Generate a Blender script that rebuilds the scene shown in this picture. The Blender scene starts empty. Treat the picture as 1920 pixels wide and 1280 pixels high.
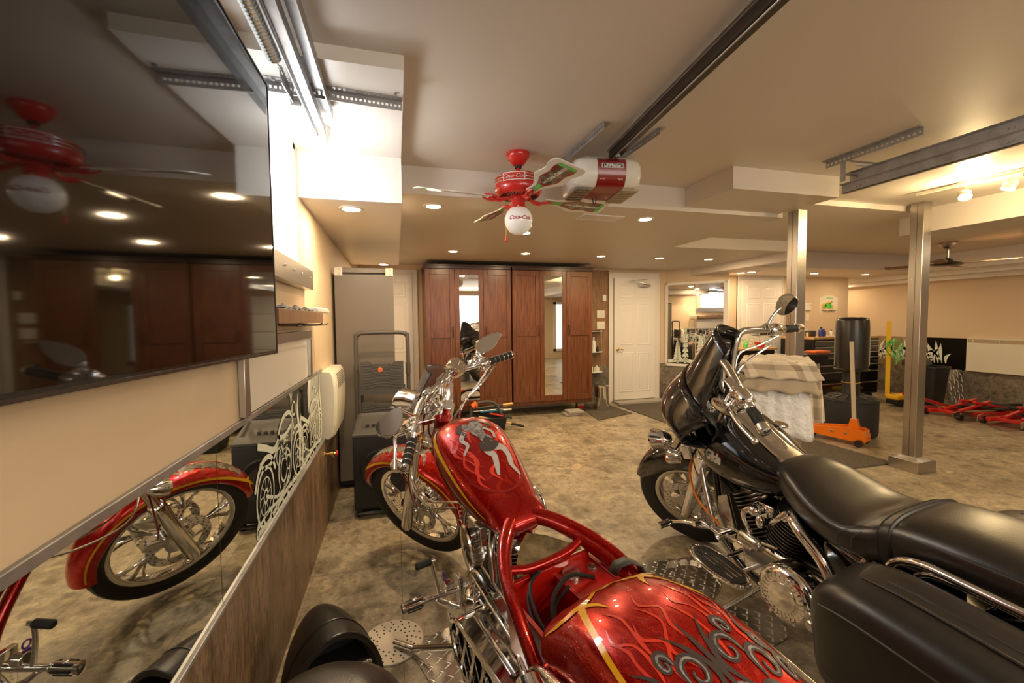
import bpy, math, random
from mathutils import Vector, Matrix
S = bpy.context.scene
COL = S.collection
R = math.radians
random.seed(7)
V = Vector

# ---------------------------------------------------------------- camera
def set_camera():
    yaw, pit, rol, f = R(15.2), R(-2.9), R(.6), 800.
    fw = V((math.sin(yaw)*math.cos(pit), math.cos(yaw)*math.cos(pit), math.sin(pit)))
    r0 = V((math.cos(yaw), -math.sin(yaw), 0)); u0 = r0.cross(fw)
    rt = r0*math.cos(rol) - u0*math.sin(rol); up = u0*math.cos(rol) + r0*math.sin(rol)
    cd = bpy.data.cameras.new('camera'); cam = bpy.data.objects.new('camera', cd); COL.objects.link(cam)
    cd.sensor_width = 36.; cd.lens = f/1920.*36.; cd.clip_start = .02; cd.clip_end = 100
    m = Matrix((rt, up, -fw)).transposed().to_4x4(); m.translation = V((0, 0, 1.35))
    cam.matrix_world = m; S.camera = cam
set_camera()

# ---------------------------------------------------------------- view, world
S.view_settings.view_transform = 'Standard'; S.view_settings.look = 'None'
S.view_settings.gamma = 1; S.view_settings.use_curve_mapping = False
S.view_settings.exposure = 0.3
W = bpy.data.worlds.new('world'); S.world = W; W.use_nodes = True
W.node_tree.nodes['Background'].inputs[0].default_value = (1, .9, .78, 1)
W.node_tree.nodes['Background'].inputs[1].default_value = .3
try:
    S.cycles.max_bounces = 10; S.cycles.diffuse_bounces = 5; S.cycles.glossy_bounces = 6
    S.cycles.sample_clamp_indirect = 6; S.cycles.caustics_reflective = False
except Exception: pass

def light(name, kind, loc, energy, col, **k):
    ld = bpy.data.lights.new(name, kind); ld.energy = energy; ld.color = col
    for a, b in k.items():
        if a != 'rot': setattr(ld, a, b)
    o = bpy.data.objects.new(name, ld); COL.objects.link(o); o.location = loc
    if 'rot' in k: o.rotation_euler = k['rot']
    return o
WARM = (1, .74, .45)
# hidden fill light added at the garage door behind the camera, plus the lamps of the ceiling behind it
light('garage_door_fill', 'AREA', (1.6, -2.6, 1.7), 42, (1, .93, .84), shape='RECTANGLE', size=3.2, size_y=.9, rot=(R(90), 0, 0))
light('rear_ceiling_lamp', 'AREA', (2.4, -1.0, 2.28), 45, (1, .82, .60), shape='RECTANGLE', size=2.2, size_y=.5)

# ---------------------------------------------------------------- mesh builder
def frame_of(d):
    d = V(d).normalized(); a = V((0, 0, 1)) if abs(d.z) < .9 else V((1, 0, 0))
    x = a.cross(d).normalized(); return x, d.cross(x), d
class MB:
    def __init__(s): s.v = []; s.f = []; s.m = []
    def add(s, vs, fs, mi=0):
        b = len(s.v); s.v += [tuple(p) for p in vs]
        for f in fs: s.f.append(tuple(b+i for i in f)); s.m.append(mi)
        return s
    def bb(s, x0, x1, y0, y1, z0, z1, mi=0, M=None):
        vs = [V((x, y, z)) for x in (x0, x1) for y in (y0, y1) for z in (z0, z1)]
        if M: vs = [M @ p for p in vs]
        return s.add(vs, [(0, 1, 3, 2), (4, 6, 7, 5), (0, 4, 5, 1), (2, 3, 7, 6), (0, 2, 6, 4), (1, 5, 7, 3)], mi)
    def box(s, c, d, mi=0, M=None):
        return s.bb(c[0]-d[0]/2, c[0]+d[0]/2, c[1]-d[1]/2, c[1]+d[1]/2, c[2]-d[2]/2, c[2]+d[2]/2, mi, M)
    def bar(s, p0, p1, w, h, mi=0, up=(0, 0, 1)):
        p0, p1 = V(p0), V(p1); d = (p1-p0).normalized(); x = V(up).cross(d)
        if x.length < 1e-4: x = V((1, 0, 0))
        x.normalize(); y = d.cross(x)
        vs = [p+x*a*w/2+y*b*h/2 for p in (p0, p1) for a, b in ((-1, -1), (1, -1), (1, 1), (-1, 1))]
        return s.add(vs, [(3, 2, 1, 0), (4, 5, 6, 7)]+[(i, (i+1) % 4, 4+(i+1) % 4, 4+i) for i in range(4)], mi)
    def loft(s, rings, caps=True, mi=0, wrap=False, closed=True):
        n = len(rings[0]); vs = [p for r in rings for p in r]; fs = []
        m = len(rings)
        for i in range(m if wrap else m-1):
            a, b = i*n, ((i+1) % m)*n
            for j in range(n if closed else n-1):
                k = (j+1) % n; fs.append((a+j, a+k, b+k, b+j))
        if caps and not wrap and closed: fs += [tuple(range(n-1, -1, -1)), tuple(range((m-1)*n, m*n))]
        return s.add(vs, fs, mi)
    def tube(s, pts, r, n=12, mi=0, smooth=0, caps=True, closed=False):
        pts = [V(p) for p in pts]
        if smooth: pts, r = spline(pts, r, smooth, closed)
        if not isinstance(r, (list, tuple)): r = [r]*len(pts)
        m = len(pts); rings = []; x = None
        for i, p in enumerate(pts):
            if closed: t = pts[(i+1) % m]-pts[i-1]
            else: t = pts[min(i+1, m-1)]-pts[max(i-1, 0)]
            t.normalize()
            if x is None: x, y, _ = frame_of(t)
            else:
                x = (x-t*x.dot(t)).normalized(); y = t.cross(x)
            rings.append([p+(x*math.cos(2*math.pi*j/n)+y*math.sin(2*math.pi*j/n))*r[i] for j in range(n)])
        return s.loft(rings, caps, mi, wrap=closed)
    def cyl(s, p0, p1, r0, r1=None, n=20, mi=0):
        return s.tube([p0, p1], [r0, r0 if r1 is None else r1], n, mi)
    def lathe(s, prof, c=(0, 0, 0), ax=(0, 0, 1), n=32, mi=0, caps=True):
        x, y, d = frame_of(ax); c = V(c)
        return s.loft([[c+d*h+(x*math.cos(2*math.pi*j/n)+y*math.sin(2*math.pi*j/n))*max(r, 1e-5) for j in range(n)] for r, h in prof], caps, mi)
    def ring(s, c, ax, R_, r, n=48, k=10, mi=0, sc=(1, 1)):
        x, y, d = frame_of(ax); c = V(c)
        rings = []
        for i in range(n):
            a = 2*math.pi*i/n; o = x*math.cos(a)+y*math.sin(a)
            rings.append([c+o*(R_+r*sc[0]*math.cos(b))+d*r*sc[1]*math.sin(b) for b in [2*math.pi*j/k for j in range(k)]])
        return s.loft(rings, False, mi, wrap=True)
    def ell(s, c, rad, n=20, m=12, mi=0, M=None):
        c = V(c); rings = []
        for i in range(m+1):
            a = math.pi*i/m; rr = max(math.sin(a), 1e-4)
            ring_ = [V((rad[0]*rr*math.cos(2*math.pi*j/n), rad[1]*rr*math.sin(2*math.pi*j/n), -rad[2]*math.cos(a))) for j in range(n)]
            rings.append([c+((M @ p) if M else p) for p in ring_])
        return s.loft(rings, False, mi)
    def prism(s, outl, h0, h1, o=(0, 0, 0), x=(1, 0, 0), y=(0, 1, 0), mi=0, bev=0.):
        o, x, y = V(o), V(x), V(y); z = x.cross(y).normalized(); n = len(outl)
        def rg(h, ins):
            if ins:
                cx = sum(p[0] for p in outl)/n; cy = sum(p[1] for p in outl)/n
                q = []
                for a, b in outl:
                    L = math.hypot(a-cx, b-cy) or 1; q.append((a-(a-cx)/L*ins, b-(b-cy)/L*ins))
            else: q = outl
            return [o+x*a+y*b+z*h for a, b in q]
        rings = [rg(h0, 0), rg(h1, 0)] if not bev else [rg(h0, bev), rg(h0+bev*(1 if h1 > h0 else -1), 0), rg(h1-bev*(1 if h1 > h0 else -1), 0), rg(h1, bev)]
        return s.loft(rings, True, mi)
    def ribbon(s, pts, w, nrm, mi=0, h=.0012, smooth=0, closed=False):
        """flat raised stroke of width w (number or list) lying along pts, facing nrm (vector or list)"""
        pts = [V(p) for p in pts]
        if smooth:
            wl = w if isinstance(w, (list, tuple)) else [w]*len(pts)
            pts, w = spline(pts, wl, smooth, closed)
        m = len(pts)
        if not isinstance(w, (list, tuple)): w = [w]*m
        vs = []
        for i, p in enumerate(pts):
            t = (pts[(i+1) % m]-pts[i-1]) if closed else (pts[min(i+1, m-1)]-pts[max(i-1, 0)])
            nn = V(nrm[min(i, len(nrm)-1)]) if isinstance(nrm, list) else V(nrm)
            d = nn.cross(t); d = d.normalized() if d.length > 1e-9 else V((1, 0, 0))
            vs += [p+d*w[i]/2+nn*h, p-d*w[i]/2+nn*h]
        fs = [(2*i, 2*i+1, 2*i+3, 2*i+2) for i in range(m-1)]
        if closed: fs.append((2*m-2, 2*m-1, 1, 0))
        return s.add(vs, fs, mi)
    def xf(s, M, start=0):
        for i in range(start, len(s.v)): s.v[i] = tuple(M @ V(s.v[i]))
        return s
    def map(s, fn, start=0):
        for i in range(start, len(s.v)): s.v[i] = tuple(fn(V(s.v[i])))
        return s
    def text(s, body, size, o, x, y, mi=0, shear=0., ext=.001, bold=0., fn=None, align='CENTER'):
        cu = bpy.data.curves.new('t', 'FONT'); cu.body = body; cu.size = size; cu.align_x = align; cu.align_y = 'CENTER'
        cu.shear = shear; cu.offset = bold; cu.extrude = ext; cu.resolution_u = 3
        ob = bpy.data.objects.new('t', cu); me = bpy.data.meshes.new_from_object(ob)
        o, x, y = V(o), V(x).normalized(), V(y).normalized(); z = x.cross(y)
        if fn is None: vs = [o+x*v.co.x+y*v.co.y+z*v.co.z for v in me.vertices]
        else: vs = [fn(v.co) for v in me.vertices]
        s.add(vs, [tuple(p.vertices) for p in me.polygons], mi)
        bpy.data.objects.remove(ob); bpy.data.meshes.remove(me); bpy.data.curves.remove(cu)
        return s
    def build(s, name, mats, parent=None, bevel=0, sub=0, ang=38, seg=2):
        me = bpy.data.meshes.new(name); me.from_pydata(s.v, [], s.f); me.validate(clean_customdata=False)
        if not isinstance(mats, (list, tuple)): mats = [mats]
        for m in mats: me.materials.append(M_[m] if isinstance(m, str) else m)
        if len(me.polygons) == len(s.m): me.polygons.foreach_set('material_index', s.m)
        import bmesh
        bm = bmesh.new(); bm.from_mesh(me); bmesh.ops.recalc_face_normals(bm, faces=bm.faces); bm.to_mesh(me); bm.free()
        me.polygons.foreach_set('use_smooth', [True]*len(me.polygons))
        me.set_sharp_from_angle(angle=R(ang)); me.update()
        o = bpy.data.objects.new(name, me); COL.objects.link(o)
        if parent: o.parent = parent
        if bevel:
            b = o.modifiers.new('b', 'BEVEL'); b.width = bevel; b.segments = seg; b.limit_method = 'ANGLE'; b.angle_limit = R(40); b.harden_normals = False
        if sub:
            b = o.modifiers.new('s', 'SUBSURF'); b.levels = b.render_levels = sub
        return o
def spline(pts, r, k, closed=False):
    m = len(pts); out = []; rr = []; lst = isinstance(r, (list, tuple))
    rng = range(m if closed else m-1)
    for i in rng:
        if closed: p0, p1, p2, p3 = pts[i-1], pts[i], pts[(i+1) % m], pts[(i+2) % m]
        else: p1, p2 = pts[i], pts[i+1]; p0 = pts[i-1] if i else p1*2-p2; p3 = pts[i+2] if i+2 < m else p2*2-p1
        for j in range(k):
            t = j/k
            out.append(.5*((2*p1)+(p2-p0)*t+(2*p0-5*p1+4*p2-p3)*t*t+(3*p1-p0-3*p2+p3)*t**3))
            rr.append(r[i]*(1-t)+r[(i+1) % m]*t if lst else r)
    if not closed: out.append(pts[-1]); rr.append(r[-1] if lst else r)
    return out, rr
def lerp_table(tab, x):
    """tab rows (x, a, b, ...) -> smoothstep-free Catmull interpolation of the values at x"""
    n = len(tab)
    if x <= tab[0][0]: return list(tab[0][1:])
    if x >= tab[-1][0]: return list(tab[-1][1:])
    i = max(k for k in range(n-1) if tab[k][0] <= x); a, b = tab[i], tab[i+1]
    t = (x-a[0])/(b[0]-a[0]); p = tab[i-1] if i else a; q = tab[i+2] if i+2 < n else b
    out = []
    for j in range(1, len(a)):
        m0 = (b[j]-p[j])/((b[0]-p[0]) or 1)*(b[0]-a[0]); m1 = (q[j]-a[j])/((q[0]-a[0]) or 1)*(b[0]-a[0])
        out.append((2*t**3-3*t*t+1)*a[j]+(t**3-2*t*t+t)*m0+(-2*t**3+3*t*t)*b[j]+(t**3-t*t)*m1)
    return out

def empty(name, label, cat, loc=(0, 0, 0), rz=0., group=None, M=None):
    o = bpy.data.objects.new(name, None); COL.objects.link(o); o.empty_display_size = .05
    if M is not None: o.matrix_world = M
    else: o.location = loc; o.rotation_euler = (0, 0, rz)
    return tag(o, label, cat, group)
def tag(o, label, cat, group=None, kind=None):
    o['label'] = label; o['category'] = cat
    if group: o['group'] = group
    if kind: o['kind'] = kind
    return o
def struct(o, label=None):
    o['kind'] = 'structure'
    if label: o['label'] = label
    return o
def dup(root, loc=None, rz=None, label=None):
    def cp(o, par):
        c = o.copy(); COL.objects.link(c); c.parent = par
        for ch in [x for x in S.objects if x.parent == o]: cp(ch, c)
        return c
    r = cp(root, None)
    if loc is not None: r.location = loc
    if rz is not None: r.rotation_euler = (0, 0, rz)
    if label: r['label'] = label
    return r

# ---------------------------------------------------------------- materials
M_ = {}
def mat(name, col, rough=.5, metal=0., spec=.5, coat=0., coatr=.05, emit=None, es=1., trans=0., alpha=1., ior=1.45, aniso=0., sheen=0.):
    m = bpy.data.materials.new(name); m.use_nodes = True; b = m.node_tree.nodes['Principled BSDF']; I = b.inputs
    I['Base Color'].default_value = (*col, 1); I['Roughness'].default_value = rough; I['Metallic'].default_value = metal
    I['Specular IOR Level'].default_value = spec; I['Coat Weight'].default_value = coat; I['Coat Roughness'].default_value = coatr
    I['IOR'].default_value = ior; I['Transmission Weight'].default_value = trans; I['Alpha'].default_value = alpha
    I['Anisotropic'].default_value = aniso; I['Sheen Weight'].default_value = sheen
    if emit: I['Emission Color'].default_value = (*emit, 1); I['Emission Strength'].default_value = es
    M_[name] = m; return m
class NT:
    def __init__(s, m): s.t = m.node_tree; s.b = s.t.nodes['Principled BSDF']; s.co = s.t.nodes.new('ShaderNodeTexCoord').outputs['Object']
    def n(s, typ, **k):
        nd = s.t.nodes.new('ShaderNode'+typ)
        for a, b in k.items():
            if a[0] == '_': setattr(nd, a[1:], b)
            else:
                key = a.replace('_', ' ')
                sock = nd.inputs[key] if key in nd.inputs else nd.inputs[int(a[1:])]
                if hasattr(b, 'is_output'): s.t.links.new(b, sock)
                else: sock.default_value = b
        return nd
    def mapping(s, sc=(1, 1, 1), rot=(0, 0, 0), loc=(0, 0, 0)): return s.n('Mapping', Vector=s.co, Scale=sc, Rotation=rot, Location=loc).outputs[0]
    def noise(s, vec, scale, detail=4, rough=.55, dist=0.): return s.n('TexNoise', Vector=vec, Scale=scale, Detail=detail, Roughness=rough, Distortion=dist).outputs['Fac']
    def ramp(s, fac, stops, interp='LINEAR'):
        r = s.n('ValToRGB'); r.color_ramp.interpolation = interp; e = r.color_ramp.elements
        while len(e) < len(stops): e.new(.5)
        for k, (p, c) in enumerate(stops): e[k].position = p; e[k].color = (*c, 1) if len(c) == 3 else c
        s.t.links.new(fac, r.inputs[0]); return r.outputs[0]
    def mix(s, fac, a, b, typ='MIX'):
        m = s.t.nodes.new('ShaderNodeMix'); m.data_type = 'RGBA'; m.blend_type = typ
        for sock, v in ((m.inputs[0], fac), (m.inputs[6], a), (m.inputs[7], b)):
            if hasattr(v, 'is_output'): s.t.links.new(v, sock)
            else: sock.default_value = v if not isinstance(v, tuple) or len(v) == 4 else (*v, 1)
        return m.outputs[2]
    def math(s, op, a, b=0.):
        m = s.t.nodes.new('ShaderNodeMath'); m.operation = op
        for sock, v in ((m.inputs[0], a), (m.inputs[1], b)):
            if hasattr(v, 'is_output'): s.t.links.new(v, sock)
            else: sock.default_value = v
        return m.outputs[0]
    def set(s, name, out): s.t.links.new(out, s.b.inputs[name])
    def bump(s, h, st=.3, d=.01): s.set('Normal', s.n('Bump', Height=h, Strength=st, Distance=d).outputs[0])
def bumpy(name, scale, st, d=.004, **k):
    t = NT(M_[name]); t.bump(t.noise(t.mapping(), scale, 3), st, d); return t

mat('wall', (.70, .555, .385), .6)
bumpy('wall', 90, .06)
mat('ceiling', (.70, .64, .57), .5); bumpy('ceiling', 120, .08)
mat('white_trim', (.80, .76, .70), .35)
mat('white_door', (.83, .80, .75), .32)
mat('white_plastic', (.80, .78, .72), .3)
mat('cream_plastic', (.80, .76, .62), .35)
mat('chrome', (.86, .85, .84), .06, 1.)
mat('dull_chrome', (.62, .61, .58), .22, 1.)
mat('steel', (.50, .47, .43), .33, 1., aniso=.4); t = bumpy('steel', 40, .03)
mat('galv', (.52, .53, .53), .45, .8)
t = NT(M_['galv']); t.set('Base Color', t.ramp(t.noise(t.mapping(), 14, 3), [(.3, (.34, .34, .35)), (.7, (.50, .50, .50))]))
mat('dark_steel', (.075, .062, .055), .35, .85)
mat('black_metal', (.02, .02, .02), .35, .4)
mat('black_plastic', (.016, .016, .016), .42)
mat('black_matte', (.012, .012, .012), .7)
mat('black_gloss', (.006, .006, .007), .12, 0, .5, coat=1, coatr=.03)
mat('rubber', (.02, .02, .02), .62)
t = bumpy('rubber', 60, .1)
mat('leather', (.013, .0105, .009), .33, spec=.7, coat=.3, coatr=.28)
t = NT(M_['leather']); t.bump(t.n('TexVoronoi', Vector=t.mapping(), Scale=230.).outputs[0], .12, .002)
mat('leather_flat', (.016, .014, .0125), .36, spec=.55, coat=.12, coatr=.3); bumpy('leather_flat', 200, .08, .002)
mat('red_plastic', (.62, .025, .02), .25, coat=.6)
mat('red_paint', (.50, .012, .008), .3, coat=.8)
mat('deep_red', (.25, .008, .006), .3, coat=.5)
mat('orange_paint', (.86, .20, .01), .3, coat=.5)
mat('yellow_paint', (.85, .50, .02), .35)
mat('orange_plastic', (.85, .16, .03), .4)
mat('blue_plastic', (.03, .05, .3), .35)
mat('teal_plastic', (.03, .25, .4), .4)
mat('green_plastic', (.12, .6, .10), .4)
mat('brass', (.75, .50, .18), .28, 1.)
mat('gold_line', (1., .50, .01), .25, coat=1, coatr=.03)
mat('wood_raw', (.62, .40, .18), .5)
mat('pale_wood', (.66, .56, .42), .6)
mat('glass_tint', (.85, .85, .83), .05, trans=.9, ior=1.2, alpha=.45)
mat('grey_glass', (.25, .25, .26), .05, 0., alpha=.3)
mat('frost', (.74, .80, .68), .55)
mat('mirror', (.80, .83, .80), .015, 1.)
mat('clear_mirror', (.86, .85, .82), .015, 1.)
mat('globe', (.92, .90, .86), .12, emit=(1, .95, .88), es=.08)
mat('text_red', (.55, .02, .015), .4)
mat('text_white', (.85, .83, .8), .4)
mat('silver_script', (.75, .72, .66), .3, .35)
mat('text_black', (.02, .02, .02), .4)
mat('lens_amber', (.85, .22, .03), .15)
mat('lens_red', (.5, .01, .01), .12)
mat('gauge_face', (.05, .05, .055), .12, coat=1)
mat('purple', (.2, .06, .45), .35)
mat('lamp_warm', (1, .8, .5), .5, emit=(1, .80, .50), es=22)
mat('lamp_cool', (1, 1, 1), .5, emit=(1, .98, .95), es=25)
mat('daylight_glass', (.9, .95, 1), .4, emit=(.88, .95, 1), es=.8)
mat('grey_panel', (.175, .15, .12), .3); bumpy('grey_panel', 260, .25, .002)
mat('graphite', (.075, .07, .062), .5)
mat('tv_bezel', (.01, .01, .01), .2)
mat('tv_screen', (.004, .0035, .0035), .04, 0., .5, ior=1.62)
mat('plastic_bag', (.80, .78, .74), .35); bumpy('plastic_bag', 26, .7, .02)
mat('canvas', (.45, .36, .25), .85); bumpy('canvas', 60, .4, .005)
mat('cardboard', (.5, .36, .2), .8)
mat('concrete', (.38, .35, .30), .9); bumpy('concrete', 50, .4)

def stone(name, cols, sc=1., rough=.42, seam=None, stretch=(1, 1, 1), rot=(0, 0, 0)):
    mat(name, cols[1], rough); t = NT(M_[name])
    v = t.mapping(stretch, rot)
    a = t.noise(v, 1.7*sc, 4, .55, .2); b = t.noise(v, 24*sc, 8, .72)
    base = t.ramp(a, [(.34, cols[0]), (.47, cols[1]), (.60, cols[2]), (.75, cols[1])]); base = t.mix(.55, base, (*cols[1], 1))
    def stones(scale, lo, hi, amt, c_):
        wv = t.mix(.06, v, t.n('TexNoise', Vector=v, Scale=scale*.9, Detail=3.).outputs['Color'], 'ADD')
        vo = t.n('TexVoronoi', Vector=wv, Scale=scale, Randomness=1.); sx = t.n('SeparateXYZ', Vector=vo.outputs['Color'])
        shade = t.ramp(sx.outputs[0], [(0, (lo, lo*.98, lo*.93)), (.35, (.85, .84, .8)), (.6, (1, 1, 1)), (1, (hi, hi*.97, hi*.9))])
        edge = t.ramp(vo.outputs['Distance'], [(.30, (1, 1, 1)), (.62, (0, 0, 0))])
        return t.mix(t.math('MULTIPLY', edge, amt), c_, t.mix(1., c_, shade, 'MULTIPLY'))
    c = stones(5.5*sc, .52, 1.28, .85, base); c = stones(13*sc, .50, 1.35, .8, c); c = stones(36*sc, .50, 1.4, .7, c)
    c = t.mix(.7, c, t.ramp(b, [(.34, (.50, .47, .43)), (.5, (1, 1, 1)), (.70, (1.3, 1.24, 1.1))]), 'MULTIPLY')
    gr = t.noise(v, 120*sc, 2); c = t.mix(.35, c, t.ramp(gr, [(.35, (.45, .42, .38)), (.6, (1.15, 1.12, 1.05))]), 'MULTIPLY')
    if seam:
        bt = t.n('TexBrick', Vector=t.mapping((1, 1, 1), seam[2] if len(seam) > 2 else (0, 0, 0)), Scale=1., Color1=(1, 1, 1, 1), Color2=(.93, .93, .93, 1), Mortar=(.55, .52, .48, 1))
        bt.inputs['Mortar Size'].default_value = .0022; bt.inputs['Brick Width'].default_value = seam[0]; bt.inputs['Row Height'].default_value = seam[1]
        bt.offset = .5; c = t.mix(1., c, bt.outputs[0], 'MULTIPLY')
    t.set('Base Color', c); t.bump(b, .08, .003)
    t.set('Roughness', t.ramp(a, [(.3, (rough*.8,)*3), (.7, (rough*1.2,)*3)]))
stone('floor_stone', [(.20, .165, .115), (.37, .315, .225), (.50, .43, .31)], .9, .36, (1.2, .6, (0, 0, R(90))))
stone('wall_stone', [(.13, .115, .095), (.235, .205, .165), (.31, .27, .215)], 1.4, .4, (1.2, .61, (R(90), 0, 0)))
stone('wood_stone', [(.10, .065, .042), (.235, .16, .105), (.40, .27, .17)], 1.9, .42, (.61, 1.2, (0, R(90), 0)), (1, 3.0, .6))
def wood(name, c0, c1, rough=.35, sc=1., vert=(16, 16, 1.1)):
    mat(name, c0, rough, spec=.5); t = NT(M_[name]); v = t.mapping(vert)
    a = t.noise(v, 3*sc, 6, .6, .5); t.set('Base Color', t.ramp(a, [(.32, c0), (.68, c1)])); t.bump(a, .06, .002)
wood('cabinet_wood', (.080, .024, .008), (.20, .068, .023), .3)
wood('cabinet_dark', (.03, .008, .005), (.05, .014, .008), .3)
wood('barn_wood', (.16, .08, .04), (.38, .22, .11), .6, 2.)
wood('bench_top', (.5, .30, .12), (.66, .43, .2), .45)
mat('carpet', (.085, .072, .055), .95); t = bumpy('carpet', 300, .8, .006)
t = NT(M_['carpet']); t.set('Base Color', t.ramp(t.noise(t.mapping(), 160, 2), [(.35, (.04, .034, .026)), (.65, (.16, .135, .10))]))
# diamond plate: little raised dashes in two directions
mat('diamond_plate', (.60, .58, .54), .3, 1.); t = NT(M_['diamond_plate'])
def dash(rot, off):
    v = t.n('Mapping', Vector=t.co, Scale=(1, 1, 1), Rotation=(0, 0, rot), Location=(off, off*.5, 0)).outputs[0]
    sx = t.n('SeparateXYZ', Vector=v); L, Wd = .048, .024
    fx = t.math('ABSOLUTE', t.math('SUBTRACT', t.math('FRACT', t.math('DIVIDE', sx.outputs[0], L)), .5))
    fy = t.math('ABSOLUTE', t.math('SUBTRACT', t.math('FRACT', t.math('DIVIDE', sx.outputs[1], L)), .5))
    d = t.math('ADD', t.math('POWER', t.math('MULTIPLY', fx, 3.0), 2.), t.math('POWER', t.math('MULTIPLY', fy, 11.), 2.))
    return t.math('MAXIMUM', t.math('SUBTRACT', 1., d), 0.)
hh = t.math('MAXIMUM', dash(R(45), 0), dash(R(-45), .017)); t.bump(hh, 1., .003)
t.set('Base Color', t.ramp(hh, [(0, (.34, .32, .29)), (.4, (.9, .88, .84))]))  # relief highlights put into the colour: dashes lighter, ground darker
# candy red with metal flake and ghost flames
def candy(name, ghost=True):
    mat(name, (.5, .012, .006), .26, .45, spec=.3, coat=.65, coatr=.02); t = NT(M_[name])
    v = t.mapping((3.2, 6.5, 5)); w = t.n('TexNoise', Vector=v, Scale=1.3, Detail=3., Distortion=2.6).outputs['Fac']
    ridge = t.math('ABSOLUTE', t.math('SUBTRACT', w, .5))
    base = t.ramp(t.noise(t.mapping(), 2.3, 2), [(.35, (.30, .0022, .001)), (.65, (.58, .009, .002))])
    if ghost: base = t.mix(t.ramp(ridge, [(0., (.45, .45, .45)), (.06, (0, 0, 0))]), base, (.74, .05, .025, 1))
    t.set('Base Color', base)
    t.set('Metallic', t.ramp(t.noise(t.mapping(), 700, 0), [(.45, (.35,)*3), (.6, (.8,)*3)]))
candy('candy_red'); candy('frame_red', False)
mat('ghost_grey', (.20, .18, .175), .3, coat=1, coatr=.03)
t = NT(M_['ghost_grey']); t.set('Base Color', t.ramp(t.noise(t.mapping(), 38, 4, .6, 1.5), [(.35, (.07, .06, .06)), (.6, (.36, .34, .33))]))
mat('ghost_light', (.52, .48, .45), .3, coat=1, coatr=.03)
mat('ghost_dark', (.06, .045, .045), .3, coat=1, coatr=.03)
mat('flame_light', (.72, .045, .02), .25, coat=1, coatr=.03)
mat('marble_grey', (.2, .17, .13), .3, coat=1)
t = NT(M_['marble_grey']); t.set('Base Color', t.ramp(t.noise(t.mapping(), 26, 6, .65, 2.), [(.35, (.05, .04, .03)), (.55, (.22, .18, .12)), (.7, (.45, .4, .3))]))
mat('pan_olive', (.16, .12, .05), .55); t = NT(M_['pan_olive']); t.set('Base Color', t.ramp(t.noise(t.mapping(), 24, 5), [(.35, (.09, .07, .03)), (.65, (.28, .2, .09))]))
# plaid cloth
mat('plaid', (.5, .4, .28), .9, sheen=.3); t = NT(M_['plaid'])
def band(ch, wd, off):
    sx = t.n('SeparateXYZ', Vector=t.co); f = t.math('FRACT', t.math('ADD', t.math('DIVIDE', sx.outputs[ch], wd), off))
    return t.ramp(f, [(0, (.60, .50, .36)), (.28, (.60, .50, .36)), (.3, (.26, .19, .13)), (.45, (.26, .19, .13)), (.47, (.68, .6, .46)), (.58, (.68, .6, .46)), (.6, (.4, .32, .22)), (.8, (.4, .32, .22))], 'CONSTANT')
t.set('Base Color', t.mix(.5, band(0, .22, 0), band(2, .2, .3))); t.bump(t.noise(t.mapping(), 200, 2), .3, .003)
# ================================================================ the room
XL, XR, YB, YF, ZC = -.48, 8.5, 6.2, -2.8, 2.31
def slab(name, x0, x1, y0, y1, z0, z1, m, label=None): return struct(MB().bb(x0, x1, y0, y1, z0, z1).build(name, m), label)
slab('floor', XL-.1, XR+.1, YF-.1, 7.3, -.1, 0, 'floor_stone', 'mottled beige and grey stone-look tile floor')
# left wall with its window opening (y 1.15-2.45, z 1.62-2.26)
wl = MB()
wl.bb(XL-.12, XL, YF, 1.15, 0, 2.5); wl.bb(XL-.12, XL, 2.45, 7.3, 0, 2.5); wl.bb(XL-.12, XL, 1.15, 2.45, 0, 1.62); wl.bb(XL-.12, XL, 1.15, 2.45, 2.26, 2.5)
struct(wl.build('wall_left', 'wall'), 'cream painted wall')
bk = MB(); bk.bb(XL, 4.34, YB, YB+.1, 0, 2.4)
struct(bk.build('wall_back', 'wall'), 'cream back wall')
rb = MB()
rb.prism([(4.34, 6.2), (4.97, 5.5), (5.2, 5.8), (7.8, 5.8), (7.8, 7.2), (8.6, 7.2), (8.6, 7.3), (4.34, 7.3)], 0, 2.4)
struct(rb.build('wall_back_right', 'wall'), 'cream back wall with an angled corner and recess')
slab('wall_right', XR, XR+.1, YF, 7.3, 0, 2.4, 'wall', 'cream right wall')
slab('wall_front', XL-.1, XR+.1, YF-.1, YF, 0, 2.5, 'wall', 'cream wall behind the camera')
# ceilings at several heights
c = MB()
c.bb(XL-.1, 5.2, YF, 2.76, ZC, 2.5)
struct(c.build('ceiling', 'ceiling'), 'main painted ceiling')
c = MB(); c.bb(XL-.1, 3.0, 2.76, 6.3, 2.14, 2.5); c.bb(3.0, 4.6, 4.15, 6.3, 2.14, 2.5)
struct(c.build('ceiling_low', 'ceiling'), 'lower ceiling over the cabinets')
c = MB(); c.bb(3.0, 8.6, 2.76, 4.7, 2.265, 2.5); c.bb(5.2, 8.6, YF, 2.76, 2.265, 2.5)
struct(c.build('ceiling_recess', 'ceiling'), 'recessed ceiling field at the right')
c = MB(); c.bb(4.6, 8.6, 4.72, 7.3, 2.03, 2.5); c.bb(4.6, 4.7, 4.15, 4.72, 2.03, 2.5)
struct(c.build('ceiling_far', 'ceiling'), 'lowest ceiling at the far right')
c = MB(); c.bb(XL, .05, 2.51, 2.76, 2.01, ZC); c.bb(XL, .05, 2.76, 5.28, 2.01, 2.14); c.bb(XL, .05, 1.64, 2.51, 2.258, ZC)
struct(c.build('trim_1', 'white_trim'), 'boxed soffit along the left wall')
slab('trim_2', 2.09, 2.97, 2.29, 2.76, 2.17, ZC, 'ceiling', 'boxed bulkhead beside the steel post')
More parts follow.
